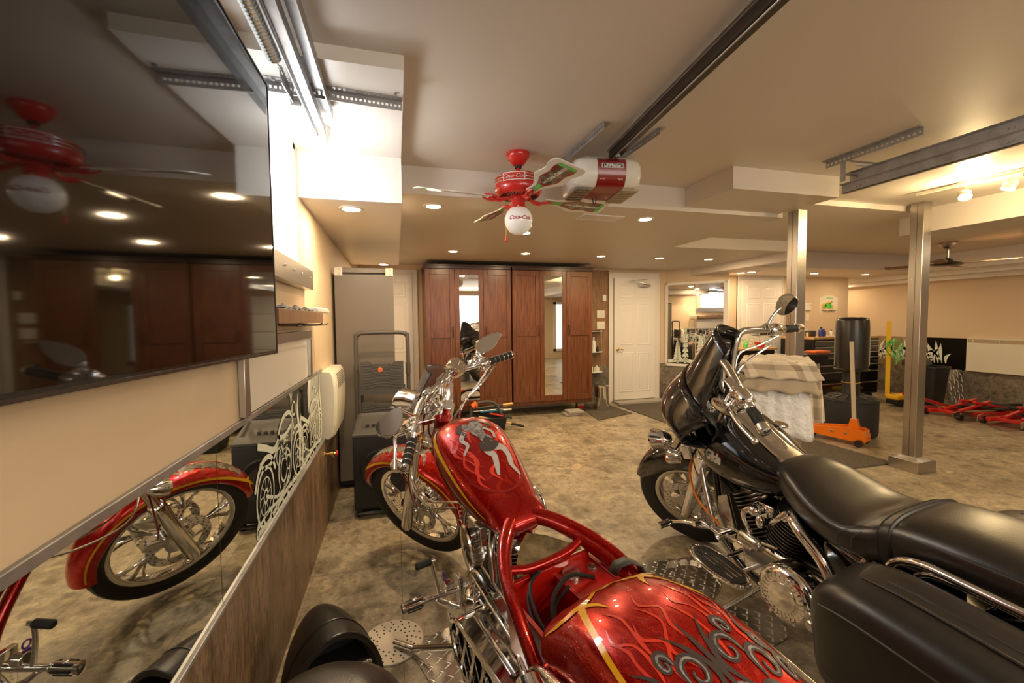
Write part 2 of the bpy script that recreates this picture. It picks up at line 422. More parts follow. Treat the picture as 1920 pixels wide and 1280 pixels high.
slab('trim_3', 4.62, 5.25, YF, 2.98, 2.10, 2.4, 'ceiling', 'boxed beam running overhead')
c = MB(); c.bb(7.9, XR, YF, 4.72, 2.03, 2.3); c.bb(8.1, XR, YF, 6.6, 1.96, 2.03); c.bb(8.3, XR, YF, 7.2, 1.90, 1.96)
struct(c.build('trim_4', 'white_trim'), 'stepped cornice along the right wall')
# wainscots
slab('trim_5', XL, XL+.012, YF, 6.2, 0, .572, 'wood_stone', 'brown stone-look wainscot under the etched mirror')
slab('trim_6', 2.75, 3.29, YB-.014, YB, 0, .60, 'wall_stone', 'grey stone wainscot beside the white entry door')
slab('trim_7', 2.75, 3.29, YB-.010, YB, .60, 2.12, 'barn_wood', 'rough brown wood cladding behind the switches')
c = MB(); d = V((.63, -.7, 0)).normalized(); nrm = V((-d.y, d.x, 0))*-1
nrm = V((-.743, -.669, 0))
A = V((4.34, 6.2, 0)); Bq = V((4.97, 5.5, 0))
c.prism([(4.2, 6.2), (4.2, 6.186), (4.34, 6.186), (4.96, 5.488), (5.0, 5.5), (4.36, 6.22)], 0, .6)
struct(c.build('trim_8', 'wall_stone'), 'grey stone wainscot under the corner mirror')
slab('trim_9', XR-.014, XR, YF, 7.2, 0, .485, 'wall_stone', 'brown stone wainscot on the right wall')
c = MB(); c.bb(5.2, 7.8, 5.786, 5.8, 0, .62); c.bb(7.8, 8.5, 7.186, 7.2, 0, .62)
struct(c.build('trim_10', 'wall_stone'), 'stone wainscot on the far wall')
# baseboard-like metal trims along the etched mirror
c = MB(); c.bb(XL, XL+.016, YF, 3.0, .572, .584); c.bb(XL, XL+.010, YF, 3.0, 1.026, 1.046)
struct(c.build('trim_11', 'galv', bevel=.002), 'thin aluminium strips above and below the etched mirror')

# window in the left wall
w = struct(MB().bb(XL-.10, XL-.09, 1.15, 2.45, 1.62, 2.26).build('window_1', 'daylight_glass'), 'bright frosted window beside the television')
c = MB()
for y0, y1, z0, z1 in ((1.15, 2.45, 1.62, 1.65), (1.15, 2.45, 2.23, 2.26), (1.15, 1.19, 1.62, 2.26), (2.41, 2.45, 1.62, 2.26)): c.bb(XL-.09, XL-.0, y0, y1, z0, z1)
f = c.build('window_frame', 'white_trim', w)
c = MB().bb(XL, XL+.045, 1.0, 2.58, 1.525, 1.63)
for y in (1.95, 2.12, 2.28, 2.5): c.cyl((XL+.045, y, 1.585), (XL+.05, y, 1.585), .006, n=8, mi=1)
c.build('window_sill', ['steel', 'chrome'], w, bevel=.003)

# six-panel doors
def six_panel(name, x0, w_, y, z0, h, label, hinge=1, knob=True):
    leaf = MB().bb(x0, x0+w_, y-.035, y, z0, z0+h)
    cw = w_*.335; gx = [x0+w_*.12, x0+w_*.545]
    rows = [(h*.84, h*.95), (h*.45, h*.80), (h*.06, h*.39)]
    for gx0 in gx:
        for a, b in rows:
            X0, X1, Z0, Z1 = gx0, gx0+cw, z0+a, z0+b; yy = y-.035
            def rg(i, dy): return [V((X0+i, yy-dy, Z0+i)), V((X1-i, yy-dy, Z0+i)), V((X1-i, yy-dy, Z1-i)), V((X0+i, yy-dy, Z1-i))]
            leaf.loft([rg(0, 0), rg(.008, .006), rg(.018, .006), rg(.026, .0005), rg(.034, .0005), rg(.05, .007), rg(.06, .007)], caps=False)
            leaf.add(rg(.06, .007), [(0, 1, 2, 3)])
    o = struct(leaf.build(name, 'white_door'), label)
    return o
def casing(name, x0, x1, y, z1, label, z0=0, cw=.075):
    c = MB()
    c.bb(x0-cw, x0, y-.022, y, z0, z1+cw); c.bb(x1, x1+cw, y-.022, y, z0, z1+cw); c.bb(x0, x1, y-.022, y, z1, z1+cw)
    c.bb(x0-cw, x0-cw+.018, y-.034, y, z0, z1+cw); c.bb(x1+cw-.018, x1+cw, y-.034, y, z0, z1+cw)
    return struct(c.build(name, 'white_trim', bevel=.003), label)
six_panel('door_1', -.5, .73, YB-.01, .03, 1.96, 'white six-panel door partly behind the grey cabinet')
casing('trim_12', -.5, .23, YB, 1.99, 'white casing around the left six-panel door')
d2 = six_panel('door_2', 3.375, .74, YB-.01, .04, 1.96, 'white six-panel entry door with a door closer')
casing('trim_13', 3.365, 4.125, YB, 2.0, 'white casing around the entry door', cw=.085)
c = MB(); c.cyl((3.43, YB-.045, .86), (3.43, YB-.09, .86), .012); c.ell((3.43, YB-.05, .86), (.028, .01, .028)); c.tube([(3.43, YB-.09, .86), (3.47, YB-.095, .865), (3.52, YB-.09, .85)], .008)
c.build('door_handle', 'brass', d2)
c = MB(); c.bb(3.79, 3.99, YB-.10, YB-.045, 1.86, 1.905); c.bar((3.88, YB-.1, 1.91), (3.62, YB-.16, 1.95), .02, .008); c.bar((3.62, YB-.16, 1.955), (3.95, YB-.06, 1.985), .02, .008); c.ell((3.89, YB-.1, 1.875), (.03, .02, .03))
c.build('door_closer', 'dull_chrome', d2, bevel=.002)
slab('trim_14', 3.34, 4.2, 5.95, YB-.005, 0, .03, 'concrete', 'pale threshold under the entry door')
# door 3 on the far wall
six_panel('door_3', 5.46, .80, 5.79, .03, 1.94, 'white six-panel door behind the steel post')
casing('trim_15', 5.45, 6.27, 5.8, 1.975, 'white casing around the far door', cw=.06)
six_panel('door_4', 6.9, .0001, 5.79, .6, .2, 'x') if False else None

# garage door behind the camera, seen in the mirrors
c = MB()
for i in range(4): c.bb(-.2, 4.2, YF, YF+.04, .02+i*.53, .02+i*.53+.515)
for i in range(4):
    for k in range(6): c.bb(-.05+k*.72, .5+k*.72, YF+.04, YF+.05, .1+i*.53, .1+i*.53+.34)
struct(c.build('door_5', 'white_door', bevel=.004), 'white sectional garage door behind the camera')
w2 = struct(MB().bb(5.4, 6.2, YF, YF+.02, .3, 1.9).build('window_2', 'daylight_glass'), 'tall bright window in the wall behind the camera')
c = MB()
for a, b, z0, z1 in ((5.34, 5.42, .24, 1.96), (6.18, 6.26, .24, 1.96), (5.34, 6.26, .24, .32), (5.34, 6.26, 1.88, 1.96), (5.78, 5.82, .3, 1.9)): c.bb(a, b, YF, YF+.05, z0, z1)
c.build('window_frame', 'white_trim', w2)

# ---------------------------------------------------------------- etched and plain mirrors
def motor_etch(m, cy, cz, w, P, N, mi=1, h=.0015):
    """line picture of a motorcycle; P(a, b) -> point on the glass, a along, b up"""
    s = w/2.3
    def circ(a, b, r, wd, n=26): m.ribbon([P(cy+s*(a+r*math.cos(2*math.pi*i/n)), cz+s*(b+r*math.sin(2*math.pi*i/n))) for i in range(n)], wd*s*.5, N, mi, h, closed=True)
    def ln(pts, wd, sm=5): m.ribbon([P(cy+s*a, cz+s*b) for a, b in pts], wd*s*.62, N, mi, h, smooth=sm)
    for a in (-.78, .80):
        circ(a, .34, .31, .075); circ(a, .34, .2, .03); circ(a, .34, .07, .06)
        for k in range(9): q = 2*math.pi*k/9; ln([(a+.07*math.cos(q), .34+.07*math.sin(q)), (a+.2*math.cos(q+.2), .34+.2*math.sin(q+.2))], .018, 1)
    ln([(-1.13, .5), (-1.0, .66), (-.8, .74), (-.55, .70), (-.38, .52)], .09); ln([(.5, .68), (.75, .74), (1.0, .68), (1.15, .5)], .08)
    ln([(.80, .34), (.62, .68), (.48, 1.0), (.45, 1.22), (.28, 1.30), (.16, 1.24)], .06); ln([(.47, 1.1), (.55, 1.3), (.44, 1.42)], .04)
    ln([(.5, .95), (.3, 1.03), (.0, 1.0), (-.2, .84), (.1, .78), (.45, .84)], .10); ln([(-.15, .84), (-.4, .74), (-.7, .84), (-1.0, .94)], .12)
    ln([(-.2, .78), (-.45, .64), (-.78, .64), (-.95, .74)], .07)
    ln([(.5, .9), (.4, .5), (.3, .2), (-.1, .14), (-.4, .18), (-.78, .34)], .06); ln([(-.15, .7), (-.25, .4), (-.2, .2)], .06)
    circ(.0, .38, .15, .07, 18); circ(.08, .62, .1, .05, 14); circ(-.22, .6, .1, .05, 14); circ(.22, .40, .09, .05, 14)
    ln([(.16, .6), (.32, .48), (.2, .22), (-.2, .10), (-.7, .14), (-1.1, .12)], .06); ln([(.2, .7), (.05, .5), (-.1, .72)], .05)
    circ(.62, 1.02, .09, .07, 14)
    for k in range(5): ln([(-.12+.03*k, .5+.06*k), (.18+.02*k, .5+.06*k)], .02, 1)
m = MB(); X0 = XL+.006
m.bb(XL, X0, YF, 1.297, .585, 1.026); m.bb(XL, X0, 1.301, 2.98, .585, 1.026)
PL = lambda a, b: (X0, a, b)
motor_etch(m, 1.98, .600, .78, PL, (1, 0, 0)); motor_etch(m, 2.62, .600, .66, PL, (1, 0, 0))
ground = [(1.62, .62), (1.75, .61), (2.0, .625), (2.3, .612), (2.6, .63), (2.9, .615)]
m.ribbon([PL(a, b) for a, b in ground], .02, (1, 0, 0), 1, smooth=6)
for k in range(14):
    y = 1.62+k*.085; m.ribbon([PL(y, .60), PL(y-.02, .63+.02*math.sin(k)), PL(y+.03, .66+.03*math.cos(k*1.7))], [.016, .012, .002], (1, 0, 0), 1, smooth=4)
# tall scroll work standing behind the bikes
for a0, hgt in ((2.28, .36), (2.34, .25), (2.84, .30), (2.9, .38)):
    m.ribbon([PL(a0, .64), PL(a0+.02, .64+hgt*.4), PL(a0-.015, .64+hgt*.75), PL(a0, .64+hgt)], [.03, .04, .035, .006], (1, 0, 0), 1, smooth=6)
e = m.build('etched_mirror', ['mirror', 'frost'])
tag(e, 'long low mirror etched with pale motorcycles on the left wall above the stone wainscot', 'mirror')

# corner mirror on the angled wall
dd = (Bq-A).normalized(); nn = V((-.743, -.669, 0)); nn = V((dd.y, -dd.x, 0)); nn = nn if nn.y < 0 else -nn
L = (Bq-A).length
root = empty('corner_mirror', 'tall framed two-pane mirror with etched pines beside the white entry door', 'mirror', (0, 0, 0))
def PM(a, b, o=.012): return A+dd*a+V((0, 0, b))+nn*o
m = MB()
for a0, a1 in ((.04, L*.5-.004), (L*.5+.004, L-.07)):
    m.add([PM(a0, .60), PM(a1, .60), PM(a1, 1.89), PM(a0, 1.89), PM(a0, .60, .004), PM(a1, .60, .004), PM(a1, 1.89, .004), PM(a0, 1.89, .004)], [(0, 1, 2, 3), (7, 6, 5, 4), (0, 4, 5, 1), (1, 5, 6, 2), (2, 6, 7, 3), (3, 7, 4, 0)])
N2 = tuple(nn)
for a0, hgt, wd in ((.2, .30, .15), (.32, .56, .10), (.55, .42, .2), (.72, .3, .13)):
    for k in range(7):
        z = .64+hgt*k/7; w_ = wd*(1-k/7.5)
        m.ribbon([PM(a0-w_/2, z), PM(a0, z+.05), PM(a0+w_/2, z)], [.02, .05, .02], N2, 1, .0015, smooth=3)
    m.ribbon([PM(a0, .62), PM(a0, .64+hgt+.05)], [.03, .01], N2, 1, .0015)
m.ribbon([PM(.05, .64), PM(.3, .66), (PM(.55, .63)), PM(.85, .66)], .05, N2, 1, .0015, smooth=5)
m.build('glass', ['clear_mirror', 'frost'], root)
m = MB()
for a0, a1, b0, b1 in ((.0, .04, .56, 1.93), (L-.07, L, .56, 1.93), (.0, L, 1.89, 1.93), (0, L, .56, .60), (L*.5-.004, L*.5+.004, .6, 1.89)):
    p, q = PM((a0+a1)/2, b0, .016), PM((a0+a1)/2, b1, .016); wd = a1-a0
    m.bar(p, q, .032 if wd > .01 else .02, wd, up=tuple(dd)) if False else m.add([PM(a, b, o) for o in (.001, .032 if wd > .01 else .016) for a, b in ((a0, b0), (a1, b0), (a1, b1), (a0, b1))], [(3, 2, 1, 0), (4, 5, 6, 7), (0, 1, 5, 4), (1, 2, 6, 5), (2, 3, 7, 6), (3, 0, 4, 7)])
m.build('frame', 'white_trim', root, bevel=.003)
# long mirror on the right wall
m = MB(); m.bb(XR-.008, XR, 4.36, 6.9, .49, .99)
PR = lambda a, b: (XR-.008, a, b)
for k in range(26):
    a0 = 4.75+.05*k; hh_ = .16+.2*abs(math.sin(k*.9))
    m.ribbon([PR(a0, .58), PR(a0+.03*math.sin(k), .58+hh_*.6), PR(a0-.06*math.cos(k*2), .58+hh_)], [.012, .05, .006], (-1, 0, 0), 1, .002, smooth=5)
    if k % 2: m.ribbon([PR(a0, .60), PR(a0+.12, .60+hh_*.5), PR(a0+.2, .56+hh_*.6)], [.01, .04, .006], (-1, 0, 0), 1, .002, smooth=5)
tag(m.build('etched_mirror', ['mirror', 'frost']), 'long mirror etched with pale foliage on the right wall beside the wall heater', 'mirror')

# ---------------------------------------------------------------- recessed downlights
dl = [(-.235, 2.691, 2.01, 'recessed ceiling light in the boxed soffit above the bright bulb'), (-.12, 5.2, 2.01, 'recessed soffit light just above the grey upright cabinet'),
      (.27, 3.02, 2.14, 'recessed ceiling light left of the red ceiling fan'), (1.15, 3.75, 2.14, 'recessed ceiling light hidden behind the fan globe'), (1.93, 3.03, 2.14, 'recessed ceiling light right of the garage opener'),
      (.65, 4.92, 2.14, 'recessed ceiling light above the left wardrobe'), (1.51, 4.9, 2.14, 'recessed ceiling light where the two wardrobes meet'), (2.51, 4.92, 2.14, 'recessed ceiling light above the right end of the wardrobes'),
      (3.36, 4.94, 2.14, 'recessed ceiling light above the entry door'), (4.09, 4.9, 2.14, 'recessed ceiling light above the corner mirror, left of the first steel post'),
      (5.1, 6.45-1.05, 2.03, 'small far ceiling light in front of the corner mirror'), (5.15, 5.25, 2.03, 'far ceiling light above the far white door'),
      (6.35, 5.25, 2.03, 'far ceiling light right of the first steel post'), (7.38, 5.23, 2.03, 'far ceiling light left of the second steel post'), (8.08, 6.3, 1.96, 'farthest ceiling light above the wall recess')]
lm = None
for x, y, z, lab in dl:
    if lm is None:
        t_ = MB().lathe([(.066, -.006), (.07, -.001), (.07, .0)], (0, 0, 0), (0, 0, 1), 28, caps=False); t_.lathe([(.05, -.006), (.066, -.006)], caps=False, n=28)
        q = MB().lathe([(.0005, -.0065), (.05, -.0065)], n=28, caps=False)
        r_ = empty('downlight', lab, 'light', (x, y, z), group='recessed ceiling downlights'); t_.build('trim_ring', 'white_trim', r_); q.build('lens', 'lamp_warm', r_); lm = r_
    else: dup(lm, (x, y, z), label=lab)
    light('downlight_beam', 'AREA', (x, y, z-.012), 8.5 if y < 5.1 else 4.5, (1, .72, .42), shape='DISK', size=.09)
# rows of the same lights behind the camera
for x, y, e_ in ((.9, -.9, 7), (2.6, .4, 6), (3.9, -1.2, 7), (6.6, 1.2, 10), (6.9, 3.3, 6)): light('downlight_beam', 'AREA', (x, y, (2.09 if x < 5.2 and x > 4.6 else 2.2)), e_, (1, .78, .50), shape='DISK', size=.1)
# ================================================================ motorcycles: shared pieces
def bike_matrix(P0, psi, lam):
    th, l = R(psi), R(lam)
    h = V((-math.sin(th), math.cos(th), 0)); L = V((-math.cos(th), -math.sin(th), 0)); Z = V((0, 0, 1))
    up = Z*math.cos(l)+L*math.sin(l); left = L*math.cos(l)-Z*math.sin(l)
    m = Matrix((h, left, up)).transposed().to_4x4(); m.translation = V(P0); return m
def steer_matrix(ax, rake, delta):
    a = V((-math.sin(R(rake)), 0, math.cos(R(rake))))
    return Matrix.Translation(V(ax)) @ Matrix.Rotation(R(delta), 4, a) @ Matrix.Translation(-V(ax))
def kid(mb, name, mats, parent, M=None, **k):
    o = mb.build(name, mats, parent, **k)
    if M is not None: o.matrix_local = M
    return o
Y = (0, 1, 0)
def tire_mb(c, Ro, w, Ri, groove=True):
    h = w/2; p = [(Ri, -h*.62), (Ri+.012, -h*.86), (Ri+(Ro-Ri)*.45, -h), (Ri+(Ro-Ri)*.75, -h*.93), (Ro-(Ro-Ri)*.1, -h*.62), (Ro-.004, -h*.34), (Ro, -h*.05)]
    p += [(r, -a) for r, a in reversed(p)]
    m = MB().lathe(p, c, Y, 64, caps=False)
    if groove:
        for k in range(44):
            a = 2*math.pi*k/44
            for s in (-1, 1):
                q = [V(c)+V((math.cos(a+d)*(r), y*s, math.sin(a+d)*(r))) for d, r, y in ((0, Ro+.0006, .002), (.03, Ro-.002, h*.3), (.07, Ro-(Ro-Ri)*.12, h*.60))]
                m.ribbon(q, .005, V(c)-q[1], 1, -.0008)
    return m
def rim_mb(c, Ri, w, hub=.05, spokes=5, kind='fork', hubw=.06):
    h = w/2; m = MB()
    m.lathe([(Ri-.028, -h*.5), (Ri-.02, -h*.72), (Ri+.004, -h*.82), (Ri+.012, -h*.78), (Ri+.006, -h*.62), (Ri-.014, -h*.4), (Ri-.022, 0), (Ri-.014, h*.4), (Ri+.006, h*.62), (Ri+.012, h*.78), (Ri+.004, h*.82), (Ri-.02, h*.72), (Ri-.028, h*.5), (Ri-.03, 0), (Ri-.028, -h*.5)], c, Y, 64, caps=False)
    m.lathe([(.008, -hubw), (hub*.7, -hubw), (hub, -hubw*.6), (hub*.8, 0), (hub, hubw*.6), (hub*.7, hubw), (.008, hubw)], c, Y, 28)
    C_ = V(c)
    for k in range(spokes):
        a = 2*math.pi*k/spokes+.3
        def pt(r, da, y=0): return C_+V((math.cos(a+da)*r, y, math.sin(a+da)*r))
        if kind == 'fork':
            m.tube([pt(hub*.7, 0), pt(Ri*.5, 0), pt(Ri*.62, .02)], [.014, .011, .011], 8)
            for s in (-1, 1): m.tube([pt(Ri*.45, 0), pt(Ri*.72, s*.09), pt(Ri-.02, s*.17)], [.010, .009, .013], 8, smooth=3)
            m.tube([pt(Ri*.5, .02), pt(Ri*.75, .25), pt(Ri-.02, .42)], [.006, .006, .008], 6, smooth=3)
        else:
            for s in (-1, 1): m.prism([(0, 0)]*0 or [(hub*.7, -.030), (Ri*.6, -.018), (Ri-.02, -.034), (Ri-.02, .034), (Ri*.6, .018), (hub*.7, .030)], -.016, .016, C_, V((math.cos(a), 0, math.sin(a))), V((-math.sin(a), 0, math.cos(a)))) if s > 0 else None
    return m
def disc_mb(c, r, y, holes=18):
    m = MB(); C_ = V(c)+V((0, y, 0)); n = 72
    m.lathe([(r*.72, -.003), (r, -.003), (r, .003), (r*.72, .003), (r*.72, -.003)], C_, Y, n, caps=False)
    m.lathe([(r*.25, -.002), (r*.45, -.004), (r*.45, .004), (r*.25, .002)], C_, Y, 32)
    for k in range(6):
        a = math.pi*k/3; m.bar(C_+V((math.cos(a)*r*.4, 0, math.sin(a)*r*.4)), C_+V((math.cos(a+.3)*r*.76, 0, math.sin(a+.3)*r*.76)), .012, .004, up=Y)
    for k in range(holes):
        for j, rr in enumerate((.78, .86, .94)):
            a = 2*math.pi*(k+j*.33)/holes; q = C_+V((math.cos(a)*r*rr, 0, math.sin(a)*r*rr))
            m.cyl(q+V((0, -.0035, 0)), q+V((0, .0035, 0)), .0038, n=8, mi=1)
    return m
def hose(parent, name, pts, r, m, M=None, n=8, k=6):
    return kid(MB().tube(pts, r, n, smooth=k), name, m, parent, M)
def fins(m, p0, p1, w, d, n, x=(1, 0, 0), t=.0035, mi=0, sq=.75):
    """stack of rounded square cooling plates from p0 to p1"""
    p0, p1 = V(p0), V(p1); a = (p1-p0).normalized(); x = V(x); x = (x-a*x.dot(a)).normalized(); y = a.cross(x)
    out = []
    for j in range(20):
        q = 2*math.pi*j/20; cx, sy = math.cos(q), math.sin(q)
        out.append((math.copysign(abs(cx)**sq, cx)*w/2, math.copysign(abs(sy)**sq, sy)*d/2))
    for i in range(n):
        f = i/(n-1); sc = 1-.18*f
        m.prism([(u*sc, v*sc) for u, v in out], -t/2, t/2, p0.lerp(p1, f), x, y, mi)
    m.cyl(p0, p1, min(w, d)*.36, min(w, d)*.33, 20, mi)
def stroke(m, F, pts, w, mi, h=.0015, k=6, closed=False):
    """ribbon painted over a curved surface; F(a, b) -> (point, normal)"""
    P = [V((a, b, 0)) for a, b in pts]
    wl = list(w) if isinstance(w, (list, tuple)) else [w]*len(P)
    if k > 1: P, wl = spline(P, wl, k, closed)
    q = [F(p.x, p.y) for p in P]
    m.ribbon([a for a, b in q], wl, [b*1. for a, b in q], mi, h, closed=closed)
def swirl(a, b, r, turns, a0, sa=1., sb=1., dr=1, n=9):
    return [(a+sa*r*(1-i/n*.9)*math.cos(a0+dr*turns*2*math.pi*i/n), b+sb*r*(1-i/n*.9)*math.sin(a0+dr*turns*2*math.pi*i/n)) for i in range(n)]
def mirror_head(m, pts, nrm, th, mi_shell=0, mi_glass=1):
    """pts: outline points in a plane, nrm towards the rider"""
    P = [V(p) for p in pts]; c = sum(P, V())/len(P); n = V(nrm).normalized()
    m.loft([[p for p in P], [c+(p-c)*1.03-n*th*.35 for p in P], [c+(p-c)*.8-n*th*.9 for p in P], [c+(p-c)*.3-n*th*1.15 for p in P]], True, mi_shell)
    q = [c+(p-c)*.93+n*.0012 for p in P]; m.add(q, [tuple(range(len(q)))], mi_glass)

# ================================================================ red custom chopper
RB = empty('motorcycle', 'red airbrushed custom chopper with gold borders and its seat taken off, leaning on its stand', 'motorcycle', M=bike_matrix((.565, .725, 0), 14, 5))
RS = steer_matrix((1.726, 0, .33), 35, 36)
# front wheel
WC = (1.726, 0, .335)
fw = kid(rim_mb(WC, .268, .075, .045, 5), 'front_wheel', 'chrome', RB, RS)
kid(tire_mb(WC, .335, .10, .262), 'tire', ['rubber', 'black_matte'], fw)
for y in (-.062, .062): kid(disc_mb(WC, .135, y), 'brake_disc', ['chrome', 'black_matte'], fw)
for y in (-.068, .068):
    m = MB(); m.box((1.615, y, .375), (.10, .045, .055)); m.box((1.60, y*1.3, .38), (.075, .03, .04)); m.cyl((1.64, y*1.45, .395), (1.64, y*.8, .395), .012); m.cyl((1.585, y*1.45, .365), (1.585, y*.8, .365), .012)
    kid(m, 'brake_caliper', 'dull_chrome', RB, RS, bevel=.006)
# front fender
def FF(th, s, R0=.375, W0=.078):
    q = R(th); e = s*R(100); r = R0-.052*(1-math.cos(e)); y = W0*math.sin(e)
    nar = min(1, .35+(145-th)/30 if th > 120 else 1) if th > 120 else 1
    nar = 1 if 40 < th < 200 else 1
    tip = max(0., (48-th)/20.); f = 1-.35*tip*tip
    if th > 165: f *= 1-.18*((th-165)/40.)
    r = R0-(R0-r)*(.9+.35*max(0, (th-110)/90.))
    P = V((WC[0]+r*math.cos(q), y*f, WC[2]+r*math.sin(q)))
    return P
def nsurf(fn):
    def G(a, b):
        p = fn(a, b); du = fn(a+.6, b)-fn(a-.6, b); dv = fn(a, b+.02)-fn(a, b-.02); n = du.cross(dv)
        return p, n.normalized()
    return G
def outward(G, c):
    def H(a, b):
        p, n = G(a, b); return p, (n if n.dot(p-V(c(a, b) if callable(c) else c)) > 0 else -n)
    return H
m = MB(); ths = [28+i*4.2 for i in range(42)]
outer = [[FF(t, -1+2*j/20) for j in range(21)] for t in ths]; inner = [[FF(t, 1-2*j/20, .370, .073) for j in range(21)] for t in ths]
m.loft([a+b for a, b in zip(outer, inner)], True)
FG = outward(nsurf(FF), (WC[0], 0, WC[2]))
for s in (-1, 1):
    stroke(m, FG, [(196, s*.72), (160, s*.66), (120, s*.70), (90, s*.72), (62, s*.62), (44, s*.40), (34, s*.30)], [.006, .008, .010, .010, .014, .018, .006], 1)
    stroke(m, FG, [(50, s*.42), (46, s*.2), (42, s*0.02)], [.012, .014, .010], 1); stroke(m, FG, [(48, s*.40), (42, s*.62), (33, s*.7)], [.014, .012, .003], 1)
for k in range(8): stroke(m, FG, [(54+k*7, -.28+.07*k % .5), (60+k*7, .25-.05*k), (70+k*7, -.1), (76+k*7, .28)], [.004, .03, .024, .004], 2, .001)
for k in range(7): stroke(m, FG, [(105+k*12, -.5+.3*math.sin(k)), (112+k*12, -.3+.5*math.cos(k*2)), (122+k*12, -.1+.4*math.sin(k*3))], [.003, .009, .002], 3, .001)
kid(m, 'front_fender', ['candy_red', 'gold_line', 'marble_grey', 'flame_light'], RB, RS)
# forks
ax = V((-math.sin(R(35)), 0, math.cos(R(35))))
m = MB(); lo = MB()
for y in (-.105, .105):
    b = V((1.80, y, .25)); t = b+ax*.93; j = b+ax*.42
    m.cyl(j, t, .0235, n=24); lo.tube([b, b+ax*.03, b+ax*.40, j+ax*.01, j+ax*.03], [.022, .033, .034, .034, .029], 24)
    lo.bar(b+ax*.06, V((1.726, y*.9, .335)), .03, .02)
    lo.cyl((1.726, y*.75, .335), (1.726, y*1.08, .335), .017)
lo.cyl((1.726, -.115, .335), (1.726, .115, .335), .012)
kid(lo, 'fork_leg', 'chrome', RB, RS); kid(m, 'fork_tube', 'chrome', RB, RS)
m = MB()
for f, hh_ in ((.66, .03), (.86, .028)):
    c_ = V((1.80, 0, .25))+ax*f
    xx = V((math.cos(R(35)), 0, math.sin(R(35))))
    m.prism([(.03, -.135), (.035, .135), (-.01, .14), (-.075, .04), (-.075, -.04), (-.01, -.14)], 0, hh_, c_, xx, (0, 1, 0))
m.cyl(V((1.74, 0, .22))+ax*.62, V((1.74, 0, .22))+ax*.92, .03)
kid(m, 'triple_tree', 'chrome', RB, RS, bevel=.004)
# headlamp, flyscreen
m = MB(); hx = V((.97, 0, .05)).normalized()
m.lathe([(.002, -.17), (.03, -.155), (.058, -.11), (.075, -.04), (.078, 0), (.083, .012), (.078, .022)], (1.47, 0, .975), hx, 32); m.lathe([(.001, .034), (.04, .030), (.074, .018)], (1.47, 0, .975), hx, 32, 1, caps=False)
kid(m, 'headlamp', ['chrome', 'gauge_face'], RB, RS)
m = MB(); rows = []
for i in range(11):
    f = i/10; z = .93+.24*f; w_ = .118*math.sqrt(max(.02, 1-(abs(f-.25)/.78)**2.2)); rows.append([V((1.49-.25*f-.10*(2*j/12-1)**2*(1.1-f*.6), w_*(2*j/12-1), z-.02*(2*j/12-1)**2)) for j in range(13)])
m.loft(rows, False, closed=False)
o = kid(m, 'flyscreen', 'grey_glass', RB, RS); sm = o.modifiers.new('t', 'SOLIDIFY'); sm.thickness = .003
m = MB(); edge = [rows[i][0] for i in range(11)]+rows[10][1:-1]+[rows[i][-1] for i in range(10, -1, -1)]; m.tube(edge, .003, 6); kid(m, 'screen_trim', 'black_gloss', RB, RS)
m = MB().lathe([(.001, .03), (.06, .02), (.085, -.02), (.07, -.07), (.02, -.10)], (1.36, 0, .985), (.75, 0, .45), 24); kid(m, 'lamp_cowl', 'chrome', RB, RS)
# handlebar
tipL = V((1.10, .415, .985))
m = MB(); bar = [(1.235, .0, 1.065), (1.235, .06, 1.065), (1.222, .14, 1.06), (1.185, .235, 1.035), (1.15, .30, 1.015), (1.10, .415, .985)]
full = [(x, -y, z) for x, y, z in reversed(bar[1:])]+bar
m.tube(full, .0145, 14, smooth=4)
for y in (-.06, .06):
    m.tube([(1.295, y, .99), (1.27, y, 1.03), (1.237, y, 1.065)], [.022, .02, .022], 14, smooth=3); m.lathe([(.001, -.026), (.024, -.024), (.026, 0), (.024, .024), (.001, .026)], (1.237, y, 1.066), Y, 20)
kid(m, 'handlebar', 'chrome', RB, RS)
for s in (1, -1):
    d = V((1.10-1.15, .115*s, -.03)).normalized(); a = V((1.15, .30*s, 1.015))-d*.0; e = V((1.10, .415*s, .985))
    m = MB()
    for k in range(5): m.cyl(a+d*(.008+k*.026), a+d*(.030+k*.026), .0185, n=20, mi=0); m.cyl(a+d*(.030+k*.026), a+d*(.034+k*.026), .0195, n=20, mi=1)
    m.lathe([(.0195, 0), (.0205, .004), (.019, .012), (.012, .016), (.001, .017)], e+d*.004, d, 20, 1)
    kid(m, 'grip', ['rubber', 'chrome'], RB, RS)
    m = MB(); q = a-d*.03
    m.lathe([(.016, -.03), (.027, -.024), (.03, 0), (.028, .02), (.02, .028)], q, d, 20); m.ell(q+V((.02, 0, .028)), (.03, .026, .02)); m.ell(q-d*.045+V((.015, 0, .012)), (.024, .02, .022)); m.box(tuple(q+V((0, 0, -.02))), (.035, .03, .03))
    m.cyl(q+V((.015, 0, .02)), q+V((.018, 0, .052)), .022, .02); m.ell(q-d*.02+V((-.01, 0, -.018)), (.016, .016, .014))
    kid(m, 'hand_control', 'chrome', RB, RS, bevel=.002)
    m = MB().tube([q+V((.045, 0, .002)), q+V((.085, .02*s, -.004)), q+d*.07+V((.088, 0, -.01)), q+d*.17+V((.06, 0, -.012))], [.009, .0075, .007, .008], 10, smooth=5); kid(m, 'hand_lever', 'chrome', RB, RS)
